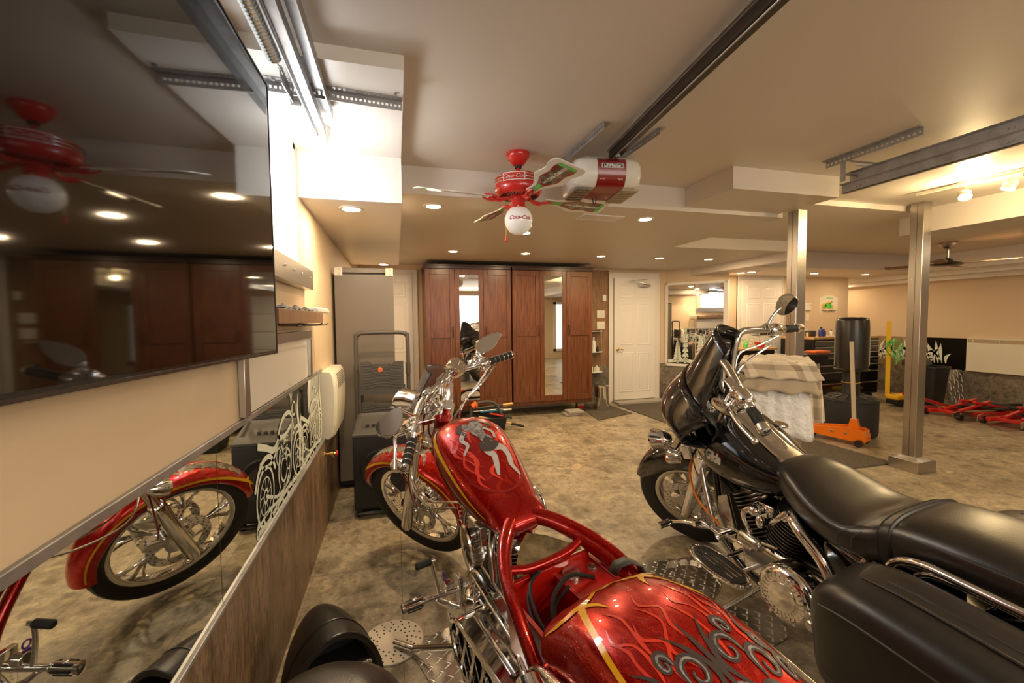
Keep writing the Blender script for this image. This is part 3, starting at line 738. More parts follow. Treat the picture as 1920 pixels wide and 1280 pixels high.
# mirrors
camS = (RB.matrix_world @ RS).inverted() @ V((0, 0, 1.35))
for s in (1, -1):
    if s < 0: a_, b_ = V((1.175, -.285, 1.088)), V((1.090, -.40, 1.118)); wd_ = .034; foot = V((1.165, -.25, 1.02)); tw = V((0, 0, .25))
    else: a_, b_ = V((1.168, .275, 1.14)), V((1.165, .40, 1.105)); wd_ = .040; foot = V((1.20, .20, 1.045)); tw = V((.2, .1, .25))
    cen = (a_+b_)/2; axd = (b_-a_); ln_ = axd.length/2; axd.normalize(); nr = (camS-cen).normalized()+tw; nr = (nr-axd*nr.dot(axd)).normalized(); sd = nr.cross(axd)
    k_ = .38 if s > 0 else -.38
    out = [cen+axd*ln_*math.cos(q)+sd*wd_*math.sin(q)*(1+k_*math.cos(q)) for q in [2*math.pi*i/28 for i in range(28)]]
    m = MB(); mirror_head(m, out, nr, .02)
    kid(m, 'mirror', ['chrome', 'clear_mirror'], RB, RS)
    m = MB().tube([foot, foot+(a_-foot)*.5+V((.01, 0, .0)), a_-nr*.012, a_+axd*.03-nr*.016], [.009, .007, .008, .009], 10, smooth=4); m.cyl(foot-V((0, 0, .01)), foot+V((0, 0, .015)), .013); kid(m, 'mirror_stem', 'chrome', RB, RS)
# gauge
m = MB(); gd = V((-.88, -.12, .45)).normalized(); gc = V((1.11, -.045, 1.135))
m.lathe([(.012, -.05), (.034, -.045), (.041, -.03), (.042, .0), (.040, .006), (.036, .006)], gc, gd, 32); m.lathe([(.001, .0045), (.036, .0045)], gc, gd, 32, 1, caps=False)
gx, gy, _ = frame_of(gd); m.ribbon([gc+gd*.0055, gc+gd*.0055+gx*.026+gy*.008], .003, gd, 2)
for k in range(9): q = math.pi*(.8+k*.2); m.ribbon([gc+gd*.005+(gx*math.cos(q)+gy*math.sin(q))*r for r in (.027, .033)], .0025, gd, 2)
m.tube([gc-gd*.04, gc-gd*.05+V((.02, 0, -.04)), (1.2, -.04, 1.065)], .009, 10, smooth=4)
kid(m, 'speedometer', ['chrome', 'gauge_face', 'text_white'], RB, RS)
# turn signals on the fork
for s in (1, -1):
    m = MB(); c_ = V((1.50, .165*s, .755)); m.tube([V((1.475, .10*s, .72)), c_], .011, 10)
    m.lathe([(.002, -.062), (.016, -.05), (.030, -.02), (.035, .012), (.033, .03)], c_, (.96, .0, -.1), 24); m.lathe([(.001, .045), (.02, .04), (.032, .03)], c_, (.96, 0, -.1), 24, 1, caps=False)
    kid(m, 'turn_signal', ['chrome', 'lens_amber'], RB, RS)
# cables
for i, (p, rr, mt_) in enumerate([
    ([(1.17, .24, 1.03), (1.30, .14, .93), (1.36, .13, .78), (1.30, .15, .62), (1.10, .13, .60), (.90, .09, .66)], .0038, 'dull_chrome'),
    ([(1.19, .22, 1.03), (1.32, .10, .93), (1.33, .12, .80), (1.24, .16, .68), (1.06, .15, .65), (.88, .09, .69)], .0038, 'chrome'),
    ([(1.14, -.29, 1.0), (1.16, -.18, .965), (1.19, -.06, .93), (1.24, .03, .86), (1.2, .04, .8)], .005, 'dull_chrome'),
    ([(1.12, -.30, .99), (1.11, -.16, .985), (1.17, -.04, .94), (1.2, .05, .82)], .005, 'chrome'),
    ([(1.2, .1, 1.04), (1.30, .06, .98), (1.33, -.02, .9), (1.25, 0, .82)], .006, 'dull_chrome'),
    ([(1.22, -.1, 1.05), (1.31, -.04, .97), (1.36, .04, .86), (1.30, .06, .76)], .005, 'lens_amber'),
    ([(1.44, .115, .82), (1.50, .16, .66), (1.56, .15, .52), (1.60, .10, .42)], .004, 'deep_red'), ([(1.45, .10, .84), (1.54, .14, .70), (1.58, .12, .5)], .004, 'deep_red')]):
    hose(RB, 'control_cable', p, rr, mt_, RS if i not in (0, 1) else None)
# ---- frame
m = MB()
m.tube([(1.30, 0, .80), (1.24, 0, .865), (1.08, 0, .86), (.95, 0, .84)], [.04, .036, .03, .03], 16, smooth=3)     # neck and backbone
m.tube([(1.33, 0, .74), (1.27, 0, .84), (1.22, 0, .93)], [.036, .036, .036], 20)
for s in (1, -1):
    m.tube([(1.26, .012*s, .80), (1.10, .02*s, .62), (.97, .03*s, .42), (.93, .04*s, .25), (.90, .06*s, .15), (.8, .085*s, .12), (.45, .085*s, .12), (.22, .10*s, .20), (.04, .15*s, .31)], .018, 14, smooth=5)
def rail_sec(p, w, h, tw):
    c_ = V(p); return [c_+V((0, math.cos(q)*w*math.cos(tw)-math.sin(q)*h*math.sin(tw), math.sin(q)*h*math.cos(tw)+math.cos(q)*w*math.sin(tw))) for q in [2*math.pi*k/14 for k in range(14)]]
for s in (1, -1):
    rows = (((.57, .035, .730), .034, .026), ((.52, .080, .718), .028, .026), ((.46, .122, .695), .022, .028), ((.38, .154, .665), .019, .032), ((.30, .170, .635), .018, .034), ((.20, .184, .575), .018, .036), ((.10, .192, .50), .018, .034), ((.02, .198, .42), .02, .03), ((-.03, .200, .35), .022, .028))
    tab = [(i, *r[0], r[1], r[2]) for i, r in enumerate(rows)]
    m.loft([rail_sec((q[0], q[1]*s, q[2]), q[3], q[4], -.35*s) for q in [lerp_table(tab, k/3) for k in range(25)]])
# collar at the tank
m.loft([rail_sec((u, 0, z), w, h, 0) for u, w, h, z in ((.615, .080, .044, .738), (.605, .099, .056, .736), (.58, .100, .050, .728), (.555, .090, .032, .722), (.54, .07, .016, .72), (.535, .04, .006, .72))])
m.tube([(.435, -.122, .675), (.42, -.06, .665), (.42, .06, .665), (.435, .122, .675)], .013, 12, smooth=3)
m.tube([(.19, -.180, .58), (.195, -.06, .605), (.195, .06, .605), (.19, .180, .58)], .020, 14, smooth=3)
m.cyl((.195, -.01, .607), (.195, .03, .607), .0215, mi=1); m.cyl((.195, -.10, .602), (.195, -.07, .604), .0215, mi=1)
kid(m, 'frame', ['frame_red', 'dull_chrome'], RB)
m = MB(); m.prism([(.555, .0), (.52, .045), (.44, .108), (.425, .11), (.425, -.11), (.44, -.108), (.52, -.045)], 0, .006, (0, 0, 0), V((.96, 0, .22)).normalized(), (0, 1, 0)); m.xf(Matrix.Translation((.0, 0, .565)))
kid(m, 'seat_pan', 'pan_olive', RB)
# electrics tray
m = MB()
m.bb(.19, .33, -.10, -.012, .585, .592); m.bb(.19, .33, -.012, .10, .46, .466); m.bb(.19, .33, -.108, -.10, .44, .60); m.bb(.19, .33, .10, .108, .44, .60); m.bb(.325, .333, -.1, .1, .44, .62); m.bb(.188, .196, -.1, .1, .44, .57); m.bb(.19, .33, -.012, -.006, .46, .592)
for x, y in ((.30, -.085), (.215, -.085)): m.cyl((x, y, .592), (x, y, .602), .010, n=6, mi=1); m.cyl((x, y, .592), (x, y, .594), .014, mi=1)
m.cyl((.305, -.035, .592), (.305, -.035, .604), .019, mi=1)
m.map(lambda p: V((.215+(p.x-.19)*1.45, p.y*1.36, p.z+.025+.15*max(0, p.x-.3))))
kid(m, 'battery_tray', ['red_paint', 'dull_chrome'], RB, bevel=.002)
m = MB(); m.bb(.215, .30, .0, .085, .466, .53); kid(m, 'relay_box', 'black_plastic', RB, bevel=.004)
for i, (p, rr, mt_) in enumerate([([(.335, -.09, .625), (.35, -.02, .65), (.33, .05, .63), (.28, .085, .60), (.2, .1, .585), (.13, .105, .56)], .006, 'black_matte'), ([(.42, .02, .655), (.38, .09, .65), (.31, .12, .63), (.25, .125, .61)], .005, 'black_plastic'), ([(.42, .05, .655), (.36, .11, .64), (.3, .135, .62), (.22, .14, .6)], .004, 'rubber'), ([(.33, .0, .64), (.315, .06, .61), (.24, .092, .59), (.15, .11, .54)], .005, 'black_plastic'),
        ([(.25, .03, .53), (.235, .02, .60), (.225, .01, .635), (.235, .0, .645)], .006, 'red_plastic'), ([(.22, .05, .53), (.215, .03, .6), (.205, -.01, .62), (.21, -.04, .635)], .005, 'orange_plastic'), ([(.21, .06, .53), (.195, .04, .60), (.19, .01, .615)], .007, 'green_plastic'),
        ([(.32, .06, .5), (.30, .07, .57), (.27, .09, .6), (.2, .095, .6)], .004, 'gold_line')]):
    hose(RB, 'wiring', p, rr, mt_)
m = MB(); m.tube([(.255, -.128, .632), (.20, -.115, .655), (.155, -.11, .66), (.13, -.145, .60)], .001, 6) if False else None
rows = [[V((x+dx, y, z)) for dx in (-.016, .016)] for x, y, z in ((.29, -.115, .65), (.28, -.13, .678), (.265, -.155, .688), (.25, -.18, .675), (.24, -.195, .63))]
m.loft(rows, False, closed=False); o = kid(m, 'seat_strap', 'graphite', RB); sm = o.modifiers.new('t', 'SOLIDIFY'); sm.thickness = .005
# ---- fuel tank
TT = [(.57, .078, .752, .712, .672), (.64, .104, .800, .742, .672), (.74, .128, .865, .786, .680), (.84, .143, .925, .836, .705), (.92, .145, .958, .876, .742), (.98, .130, .966, .898, .785), (1.03, .096, .950, .905, .83), (1.06, .05, .925, .902, .865), (1.068, .012, .908, .902, .892)]
def TF(u, ph):
    w, zt, zm, zb = lerp_table(TT, u); q = ph*math.pi/2      # ph 0 top, +1 left side, 2 bottom
    sy, cz = math.sin(q), math.cos(q)
    y = w*math.copysign(abs(sy)**.9, sy); z = zm+(zt-zm)*(abs(cz)**1.0) if cz > 0 else zm-(zm-zb)*abs(cz)**.8
    return V((u, y, z))
m = MB(); us = [.57+.498*i/44 for i in range(45)]
m.loft([[TF(u, 4*j/40) for j in range(40)] for u in us])
def TG(u, ph):
    p = TF(u, ph); n = (TF(u+.004, ph)-TF(u-.004, ph)).cross(TF(u, ph+.03)-TF(u, ph-.03)).normalized()
    c_ = V((u, 0, lerp_table(TT, u)[2])); return p, (n if n.dot(p-c_) > 0 else -n)
for s in (1, -1):
    stroke(m, TG, [(.985, 0), (1.0, s*.25), (1.0, s*.5), (.97, s*.72), (.90, s*.80), (.80, s*.86), (.70, s*.95), (.62, s*1.0)], [.008, .013, .015, .017, .015, .012, .008, .003], 1, k=8)
    stroke(m, TG, [(1.02, s*.9), (.96, s*1.08), (.86, s*1.18), (.74, s*1.25), (.62, s*1.3)], [.02, .012, .007, .006, .004], 1)
    stroke(m, TG, [(.96, s*1.25), (.86, s*1.42), (.74, s*1.5), (.60, s*1.5)], [.02, .045, .04, .02], 2)
    stroke(m, TG, [(.97, s*1.10), (.90, s*1.22), (.80, s*1.34), (.7, s*1.4)], [.004, .03, .03, .01], 2)
# dark spearhead border near the rear of the tank top
stroke(m, TG, [(.86, .60), (.76, .58), (.68, .45), (.635, 0), (.68, -.45), (.76, -.58), (.86, -.60)], [.002, .008, .010, .010, .010, .008, .002], 3)
# airbrushed standing figure in greys with flames
g = lambda pts, w, mi=4, h=.0018, k=6: stroke(m, TG, [(.945-(.945-a)*1.22, b) for a, b in pts], [x*1.15 for x in w] if isinstance(w, list) else w*1.15, mi, h, k)
g([(.925, .0), (.915, -.12), (.895, -.05), (.905, .10), (.925, .05)], .02); g([(.92, .03), (.91, -.02)], .03, 4)
g([(.94, .02), (.93, -.2), (.91, -.32), (.895, -.12)], [.006, .016, .012, .004], 6); g([(.93, .12), (.905, .22), (.88, .16), (.87, .28)], [.01, .018, .012, .003], 6)
g([(.905, .02), (.885, -.02), (.862, -.05), (.842, -.10)], [.034, .046, .032, .044])
g([(.895, .14), (.87, .26), (.845, .22), (.825, .36)], [.012, .014, .011, .006], 5); g([(.895, -.14), (.875, -.26), (.85, -.24)], [.012, .012, .008], 5)
g([(.842, -.02), (.822, -.14), (.815, -.28), (.79, -.34), (.76, -.30), (.73, -.40)], [.038, .036, .026, .02, .017, .008], 5)
g([(.838, -.10), (.81, -.02), (.79, -.06), (.76, -.02), (.735, .02)], [.03, .03, .02, .016, .008], 5)
g([(.845, -.18), (.825, -.05), (.828, .06)], [.05, .05, .03], 6, .0024)
for k in range(9):
    a = .72+.016*k; b = (.42*math.sin(k*2.4)); g([(a, b), (a+.03, b+.10*math.cos(k)), (a+.055, b-.07), (a+.09, b+.05)], [.001, .012, .009, .001], 7, .0012)
for s in (1, -1):
    for k in range(3): g([(.70+.06*k, s*(.25+.1*k)), (.74+.06*k, s*(.4+.06*k)), (.78+.05*k, s*(.28+.08*k)), (.83+.04*k, s*.46)], [.002, .007, .006, .001], 7, .0012)
kid(m, 'fuel_tank', ['candy_red', 'gold_line', 'marble_grey', 'deep_red', 'ghost_grey', 'ghost_light', 'ghost_dark', 'flame_light'], RB, ang=60)
# ---- rear fender
FC = V((0, 0, .32))
PROF = [(0, 0), (.06, -.002), (.105, -.009), (.140, -.024), (.165, -.048), (.178, -.080), (.184, -.115)]
def RF(th, s, k=0.):
    t = abs(s)*6; i = min(int(t), 5); f = t-i; y = PROF[i][0]*(1-f)+PROF[i+1][0]*f; dr = PROF[i][1]*(1-f)+PROF[i+1][1]*f
    fl = max(0, (70-th)/10.)  # front lip flattens out
    r = .442+dr*(1-.45*min(1, fl))-k-.012*fl*fl; q = R(th)
    return FC+V((r*math.cos(q), math.copysign(y-k, s) if s else 0, r*math.sin(q)))
m = MB(); ths = [60-2.6*0+0-i*4 for i in range(0)] or [60+i*3.6 for i in range(40)]
outer = [[RF(t, -1+2*j/24) for j in range(25)] for t in ths]; inner = [[RF(t, 1-2*j/24, .005) for j in range(25)] for t in ths]
m.loft([a+b for a, b in zip(outer, inner)], True)
RG = outward(nsurf(RF), (0, 0, .32))
def RGd(a, b): return RG(a, b)
def rg(pts, w, mi=1, h=.0015, k=7): stroke(m, RGd, pts, w, mi, h, k)
for s in (1, -1):
    rg([(62, s*.70), (67, s*.50), (69, s*.28)], [.002, .012, .018]); rg([(69, s*.28), (75, s*.05+.05*s), (69.5, s*0.0)], [.020, .016, .014]) if False else None
    rg([(69, s*.28), (68, s*.16), (64, s*.06), (60.6, s*.0)], [.018, .012, .010, .012])
    rg([(69, s*.28), (80, s*.42), (95, s*.55), (120, s*.62), (170, s*.62)], [.017, .013, .011, .010, .010])
    rg([(69, s*.28), (73, s*.20), (77, s*.17)], [.018, .010, .002])
    rg([(64, s*.06), (61, s*.20), (60.5, s*.34)], [.010, .006, .002])
rg([(61, .22), (63, .10), (66, .0), (63, -.12), (61, -.24)], [.004, .012, .014, .012, .004])
for k in range(11):
    b = -.42+.084*k; a = 82+5*math.sin(k*2.1)
    rg([(a, b), (a+5, b+.06*math.sin(k*3)), (a+9, b-.04), (a+15, b+.05*math.cos(k)), (a+22, b)], [.0006, .007, .005, .008, .0006], 2, .0009)
for s in (1, -1):                                      # grey scroll work
    for a0, b0, r_, dr, sc in ((104, .12, 5.0, 1, .016), (110, .27, 5.5, -1, .016), (117, .14, 5, 1, .017), (124, .32, 6, -1, .016), (99, .24, 3.2, -1, .016), (113, .42, 4, 1, .015), (106, .40, 3, -1, .014)):
        rg(swirl(a0, s*b0, r_, 1.35, 1.2*dr*s, 1., sc, dr*s), [.004, .016, .018, .015, .012, .010, .008, .006, .004], 3, .0018, 5)
        rg(swirl(a0, s*b0, r_*.96, 1.3, 1.2*dr*s, 1., sc, dr*s), [.001, .004, .005, .004, .003, .003, .002, .002, .001], 4, .0024, 5)
    rg([(93, s*.14), (99, s*.07), (106, s*.03), (113, s*.10)], [.001, .009, .011, .004], 3, .0018)
    rg([(95, s*.48), (101, s*.36), (109, s*.44), (118, s*.50)], [.001, .010, .014, .004], 3, .0018)
rg([(92, 0), (99, 0), (106, 0), (112, 0)], [.001, .010, .012, .006], 3, .0017); rg([(112, -.10), (110, 0), (112, .10)], [.003, .014, .003], 4, .0016)
kid(m, 'rear_fender', ['candy_red', 'gold_line', 'flame_light', 'ghost_dark', 'ghost_grey', 'ghost_dark'], RB, ang=60)
rwc = (0, 0, .34)
rw = kid(rim_mb(rwc, .235, .2, .06, 5), 'rear_wheel', 'chrome', RB); kid(tire_mb(rwc, .34, .24, .232), 'tire', ['rubber', 'black_matte'], rw)
# struts beside the fender with gold trim and rear signals
for s in (1, -1):
    m = MB(); pts = [(.23, .190*s, .56), (.20, .194*s, .60), (.12, .198*s, .635), (-.05, .200*s, .655), (-.2, .200*s, .63)]
    m.tube(pts, [.010, .012, .013, .012, .010], 10, smooth=6); m.tube([(x, y+.004*s, z-.022) for x, y, z in pts], [.006]*5, 8, 1, smooth=6)
    kid(m, 'fender_strut', ['chrome', 'gold_line'], RB)
    if s < 0: continue
    m = MB(); c_ = V((.115, .25*s, .63)); m.tube([(.11, .19*s, .635), c_+V((0, -.02*s, .005))], .010, 10)
    m.lathe([(.002, .085), (.006, .075), (.008, .05), (.028, .035), (.036, .0), (.036, -.02)], c_, (.85, -.15*s, .35), 24); m.lathe([(.001, -.032), (.02, -.03), (.034, -.02)], c_, (.85, -.15*s, .35), 24, 1, caps=False)
    kid(m, 'turn_signal', ['chrome', 'lens_red'], RB)
# ---- engine
m = MB()
m.lathe([(.001, -.10), (.10, -.10), (.125, -.08), (.13, 0), (.125, .08), (.10, .10), (.001, .10)], (.80, 0, .33), Y, 40); m.bb(.45, .70, -.09, .09, .20, .40); m.bb(.66, .96, -.07, .07, .17, .26)
kid(m, 'engine_case', 'dull_chrome', RB, bevel=.008)
for x1, nm in ((.92, 0), (.66, 1)):
    m = MB(); p0 = V((.80+(.04 if not nm else -.04), 0, .42)); p1 = V((x1+(.0), 0, .60)); fins(m, p0, p1, .15, .15, 12); kid(m, 'cylinder', 'dull_chrome', RB)
    m = MB(); d_ = (p1-p0).normalized(); fins(m, p1, p1+d_*.045, .155, .15, 4, t=.005); m.loft([[p1+d_*h+V((math.cos(q)*a*1.0, math.sin(q)*b, 0)) for q in [2*math.pi*i/24 for i in range(24)]] for h, a, b in ((.045, .07, .06), (.06, .075, .066), (.085, .070, .06), (.10, .04, .035))]); kid(m, 'rocker_cover', 'chrome', RB)
for k, (x0, x1) in enumerate(((.86, .90), (.83, .86), (.76, .72), (.73, .68))): kid(MB().cyl((x0, -.12, .37), (x1, -.10, .60), .009), 'pushrod_tube', 'chrome', RB)
m = MB(); 
m.loft([[V((.80, -.12-h, .63))+V((math.cos(q)*a, 0, math.sin(q)*a)) for q in [2*math.pi*i/32 for i in range(32)]] for h, a in ((0, .05), (.02, .08), (.05, .085), (.07, .075), (.085, .045), (.09, .01))]); m.ring((.80, -.19, .63), Y, .07, .006)
kid(m, 'air_cleaner', 'chrome', RB)
m = MB(); m.loft([[V((.73, .12+h, .60))+V((math.cos(q)*a*.75+.15*math.sin(q)*a, 0, math.sin(q)*a*1.25)) for q in [2*math.pi*i/32 for i in range(32)]] for h, a in ((0, .03), (.0, .058), (.008, .062), (.014, .058), (.02, .03), (.021, .002))]); m.tube([(.73, .12, .60), (.76, .06, .58)], .01)
kid(m, 'horn_cover', 'chrome', RB)
m = MB(); m.bb(.70, .80, -.02, .09, .60, .67); m.cyl((.75, .09, .63), (.75, .12, .63), .025); m.tube([(.68, .05, .66), (.64, .08, .62), (.62, .09, .52)], .012, smooth=4); m.tube([(.80, .04, .68), (.86, .07, .66), (.88, .08, .58)], .009, smooth=4)
kid(m, 'carburettor', 'dull_chrome', RB, bevel=.004)
# primary drive: broad chrome belt guard on the left
m = MB(); F1, F2 = (.645, .335, .088), (.34, .315, .125)
def hull(k=1., n=20):
    o_ = []
    for (cx, cz, rr), a0 in ((F1, -90), (F2, 90)):
        for i in range(n+1): q = R(a0+180*i/n); o_.append((cx+math.cos(q)*rr*k, cz+math.sin(q)*rr*k))
    return o_
out = hull(); m.prism(out, 0, .01, (0, .095, 0), (1, 0, 0), (0, 0, 1))
inn = hull(.86)
def lay(o_, y): return [V((x, y, z)) for x, z in o_]
m.loft([lay(out, .10), lay(out, .205), lay(hull(1.03), .211), lay(hull(1.0), .217), lay(inn, .215), lay(inn, .195), lay(hull(.95), .195), lay(hull(.95), .10)], False)
for cx, cz, rr in (F1, F2):
    rr *= .55
    m.lathe([(rr, .0), (rr, .05), (rr*.86, .058), (rr*.8, .04), (rr*.3, .04), (rr*.28, .065), (.001, .067)], (cx, .13, cz), Y, 36)
    for k in range(6): q = 2*math.pi*k/6; m.cyl((cx+rr*.55*math.cos(q), .16, cz+rr*.55*math.sin(q)), (cx+rr*.55*math.cos(q), .182, cz+rr*.55*math.sin(q)), rr*.13, n=14)
for k in range(7):
    x0 = .27+k*.065; m.bar((x0, .208, .43-.012*k*.5), (x0+.085, .208, .21+.004*k), .014, .008, up=Y); m.bar((x0+.085, .208, .43-.012*k*.5), (x0, .208, .21), .010, .007, up=Y)
kid(m, 'primary_cover', 'chrome', RB, ang=30)
m = MB(); m.tube([(.80, .08, .40), (.74, .12, .42), (.70, .15, .428)], [.03, .035, .02], 18, smooth=3); m.bb(.66, .78, .02, .12, .36, .43); m.bar((.78, .10, .47), (.40, .13, .47), .022, .012); m.bar((.76, .07, .50), (.42, .10, .505), .012, .012)
kid(m, 'starter_housing', 'chrome', RB, bevel=.006)
m = MB(); bl = hull(.70); m.loft([[V((x, y, z)) for y in (.14, .19)] for x, z in bl], False, closed=False, wrap=True)
o = kid(m, 'drive_belt', 'rubber', RB); sm = o.modifiers.new('t', 'SOLIDIFY'); sm.thickness = .006
# red side panel with painted gloss between belt and rail, oil tank
m = MB(); m.loft([[V((x, y, z)) for x, y, z in ((a, -b, c_), (a, b, c_), (a, b*.9, c_-d_), (a, -b*.9, c_-d_))] for a, b, c_, d_ in ((.44, .09, .46, .16), (.34, .115, .47, .2), (.2, .12, .44, .2), (.16, .09, .4, .12))]); kid(m, 'oil_tank', 'candy_red', RB, bevel=.02, seg=3)
# forward controls, left and right
CT = Matrix.Translation((-.135, 0, .025))
for s in (1, -1):
    m = MB(); m.tube([(1.07, .10*s, .22), (1.08, .16*s, .26), (1.07, .20*s, .30)], .011, 10, smooth=4); m.bb(1.045, 1.095, .10*s-.01, .10*s+.01, .16, .36)
    m.cyl((1.07, .11*s, .30), (1.07, .235*s, .31), .011); m.cyl((1.07, .13*s, .33), (1.07, .16*s, .33), .022)
    m.tube([(1.07, .18*s, .31), (1.06, .195*s, .40), (1.045, .205*s, .465)], [.008, .007, .007], 10, smooth=4)
    kid(m, 'forward_control', 'chrome', RB, CT, bevel=.003)
    m = MB()
    for k in range(3): pass
    m.lathe([(.010, 0), (.017, .004), (.0185, .012), (.0185, .075), (.0195, .08), (.0195, .088), (.012, .092)], (1.07, .235*s, .31), (0, s, .04), 20, 0); 
    for k in range(6): q = 2*math.pi*k/6; m.cyl((1.07+.0165*math.cos(q), (.25)*s, .31+.0165*math.sin(q)), (1.07+.0165*math.cos(q), .305*s, .312+.0165*math.sin(q)), .0052, n=8, mi=1)
    m.ell((1.07, .275*s, .331), (.010, .010, .004))
    kid(m, 'foot_peg', ['chrome', 'rubber'], RB, CT)
    m = MB(); m.lathe([(.008, 0), (.013, .003), (.0135, .055), (.009, .06)], (1.045, .205*s, .465), (0, s, 0), 16, 1); m.cyl((1.045, .19*s, .465), (1.045, .21*s, .465), .008); kid(m, 'toe_peg', ['chrome', 'rubber'], RB, CT)
m = MB(); m.bb(.93, .95, .150, .158, .335, .385); m.ring((.94, .154, .40), Y, .012, .003, 16, 6); kid(m, 'padlock_tag', 'purple', RB, bevel=.003)
# kickstand
m = MB(); m.tube([(.80, .12, .19), (.90, .17, .14), (1.06, .255, .062), (1.09, .275, .052), (1.165, .325, .048)], [.011, .011, .0115, .013, .013], 12, smooth=4); m.cyl((.80, .08, .19), (.80, .13, .195), .02)
kid(m, 'kickstand', 'chrome', RB)
# exhaust on the right
for k, x0 in enumerate((.95, .63)): kid(MB().tube([(x0, -.09, .52), (x0+.06, -.15, .44), (x0+.02, -.20, .30), (x0-.2, -.22, .2-.0+.06*k), (-.1+.1*k, -.23, .19+.07*k), (-.25, -.23, .2+.07*k)], [.02, .021, .022, .026, .03, .03], 18, smooth=6), 'exhaust_pipe', 'chrome', RB)
# ================================================================ black touring motorcycle
BB = empty('motorcycle', 'black touring motorcycle with handlebar fairing, leather saddlebags and a two-up leather seat', 'motorcycle', M=bike_matrix((1.72, .49, 0), 0, 8))
BS = steer_matrix((1.62, 0, .308), 28, 36)
WC = (1.62, 0, .31)
fw = kid(rim_mb(WC, .208, .12, .05, 9, 'cast', .07), 'front_wheel', 'dull_chrome', BB, BS)
kid(tire_mb(WC, .32, .135, .205), 'tire', ['rubber', 'black_matte'], fw)
for y in (-.078, .078): kid(disc_mb(WC, .146, y, 20), 'brake_disc', ['dull_chrome', 'black_matte'], fw)
m = MB(); m.box((1.50, .088, .39), (.05, .05, .10)); m.box((1.49, .105, .385), (.035, .03, .085)); kid(m, 'brake_caliper', 'dull_chrome', BB, BS, bevel=.008)
PROF2 = [(0, 0), (.035, -.002), (.06, -.010), (.076, -.028), (.083, -.055), (.085, -.085), (.085, -.11)]
def FF2(th, s, k=0.):
    t = abs(s)*6; i = min(int(t), 5); f = t-i; y = PROF2[i][0]*(1-f)+PROF2[i+1][0]*f; dr = PROF2[i][1]*(1-f)+PROF2[i+1][1]*f
    tip = max(0, (60-th)/34.); q = R(th); r = .352+dr*(1-.65*tip**1.5)-k-.012*tip
    return V((WC[0]+r*math.cos(q), math.copysign(y-k, s)*(1-.25*tip*tip) if s else 0, WC[2]+r*math.sin(q)))
m = MB(); ths = [30+i*3.4 for i in range(38)]
m.loft([[FF2(t, -1+j/10) for j in range(21)]+[FF2(t, 1-j/10, .005) for j in range(21)] for t in ths]); kid(m, 'front_fender', 'black_gloss', BB, BS, ang=60)
ax = V((-math.sin(R(28)), 0, math.cos(R(28))))
m = MB(); m2 = MB()
for y in (-.118, .118):
    b = V((1.648, y, .255)); m.tube([b, b+ax*.02, b+ax*.10, b+ax*.28, b+ax*.46, b+ax*.50], [.018, .030, .031, .038, .055, .056], 24); m.cyl((1.62, y*.8, .31), (1.62, y*1.18, .31), .018)
    m2.cyl(b+ax*.50, b+ax*.86, .052, .05, 24)
kid(m, 'fork_leg', 'chrome', BB, BS); kid(m2, 'fork_cover', 'chrome', BB, BS)
m = MB(); m.bar((1.50, -.15, .72), (1.50, .15, .72), .05, .09); m.bar((1.54, -.2, .765), (1.54, .2, .765), .045, .018); kid(m, 'triple_clamp', 'chrome', BB, BS, bevel=.01)
for s in (1, -1):
    m = MB(); c_ = V((1.60, .205*s, .845)); m.lathe([(.002, -.085), (.025, -.075), (.045, -.04), (.052, 0), (.056, .012), (.052, .022)], c_, (1, 0, .02), 28); m.lathe([(.001, .034), (.03, .03), (.05, .02)], c_, (1, 0, .02), 28, 1, caps=False); m.tube([c_+V((-.03, 0, -.04)), (1.545, .19*s, .77)], .014)
    kid(m, 'passing_lamp', ['chrome', 'gauge_face'], BB, BS)
    m = MB(); c_ = V((1.575, .165*s, .69)); m.lathe([(.002, -.05), (.02, -.045), (.027, -.01), (.028, .02)], c_, (1, 0, 0), 24); m.lathe([(.001, .036), (.02, .031), (.027, .02)], c_, (1, 0, 0), 24, 1, caps=False); m.cyl(c_, (1.55, .10*s, .70), .011)
    kid(m, 'turn_signal', ['chrome', 'lens_amber'], BB, BS)
# fairing shell: outer skin bowed forward, wings sweeping back
def FA(s, t):
    z0 = .835+.05*s*s-.05*abs(s)**6; z1 = 1.13-.13*abs(s)**2.5; z = z0+(z1-z0)*t
    uc = 1.50+.115*math.sin(math.pi*min(1, t*1.02))-.07*t
    return V((uc-.16*abs(s)**2.2, .30*s*(1-.5*(t-.6)**2), z))
m = MB(); n1, n2 = 36, 14
m.loft([[FA(-1+2*i/n1, j/n2) for i in range(n1+1)] for j in range(n2+1)], False, closed=False)
o = kid(m, 'fairing', 'black_gloss', BB, BS, ang=60); sm = o.modifiers.new('t', 'SOLIDIFY'); sm.thickness = .012; sm.offset = 0
m = MB(); edge = [FA(-1+2*i/n1, 1) for i in range(n1+1)]+[FA(1, 1-j/n2) for j in range(1, n2+1)]+[FA(1-2*i/n1, 0) for i in range(1, n1+1)]+[FA(-1, j/n2) for j in range(1, n2)]
m.tube(edge, .010, 8, closed=True); kid(m, 'fairing_rim', 'black_gloss', BB, BS)
m = MB(); rows = []
for j in range(9):
    t = j/8; rows.append([V((1.44-.225*t-(.13-.07*t)*abs(s)**2.2, s*(.255-.15*t), 1.115-.10*abs(s)**2.5*(1-t)+.235*t-.085*t*abs(s)**2)) for s in [-1+i/12 for i in range(25)]])
m.loft(rows, False, closed=False); o = kid(m, 'windscreen', 'black_gloss', BB, BS, ang=60); sm = o.modifiers.new('t', 'SOLIDIFY'); sm.thickness = .005
m = MB(); rows = []
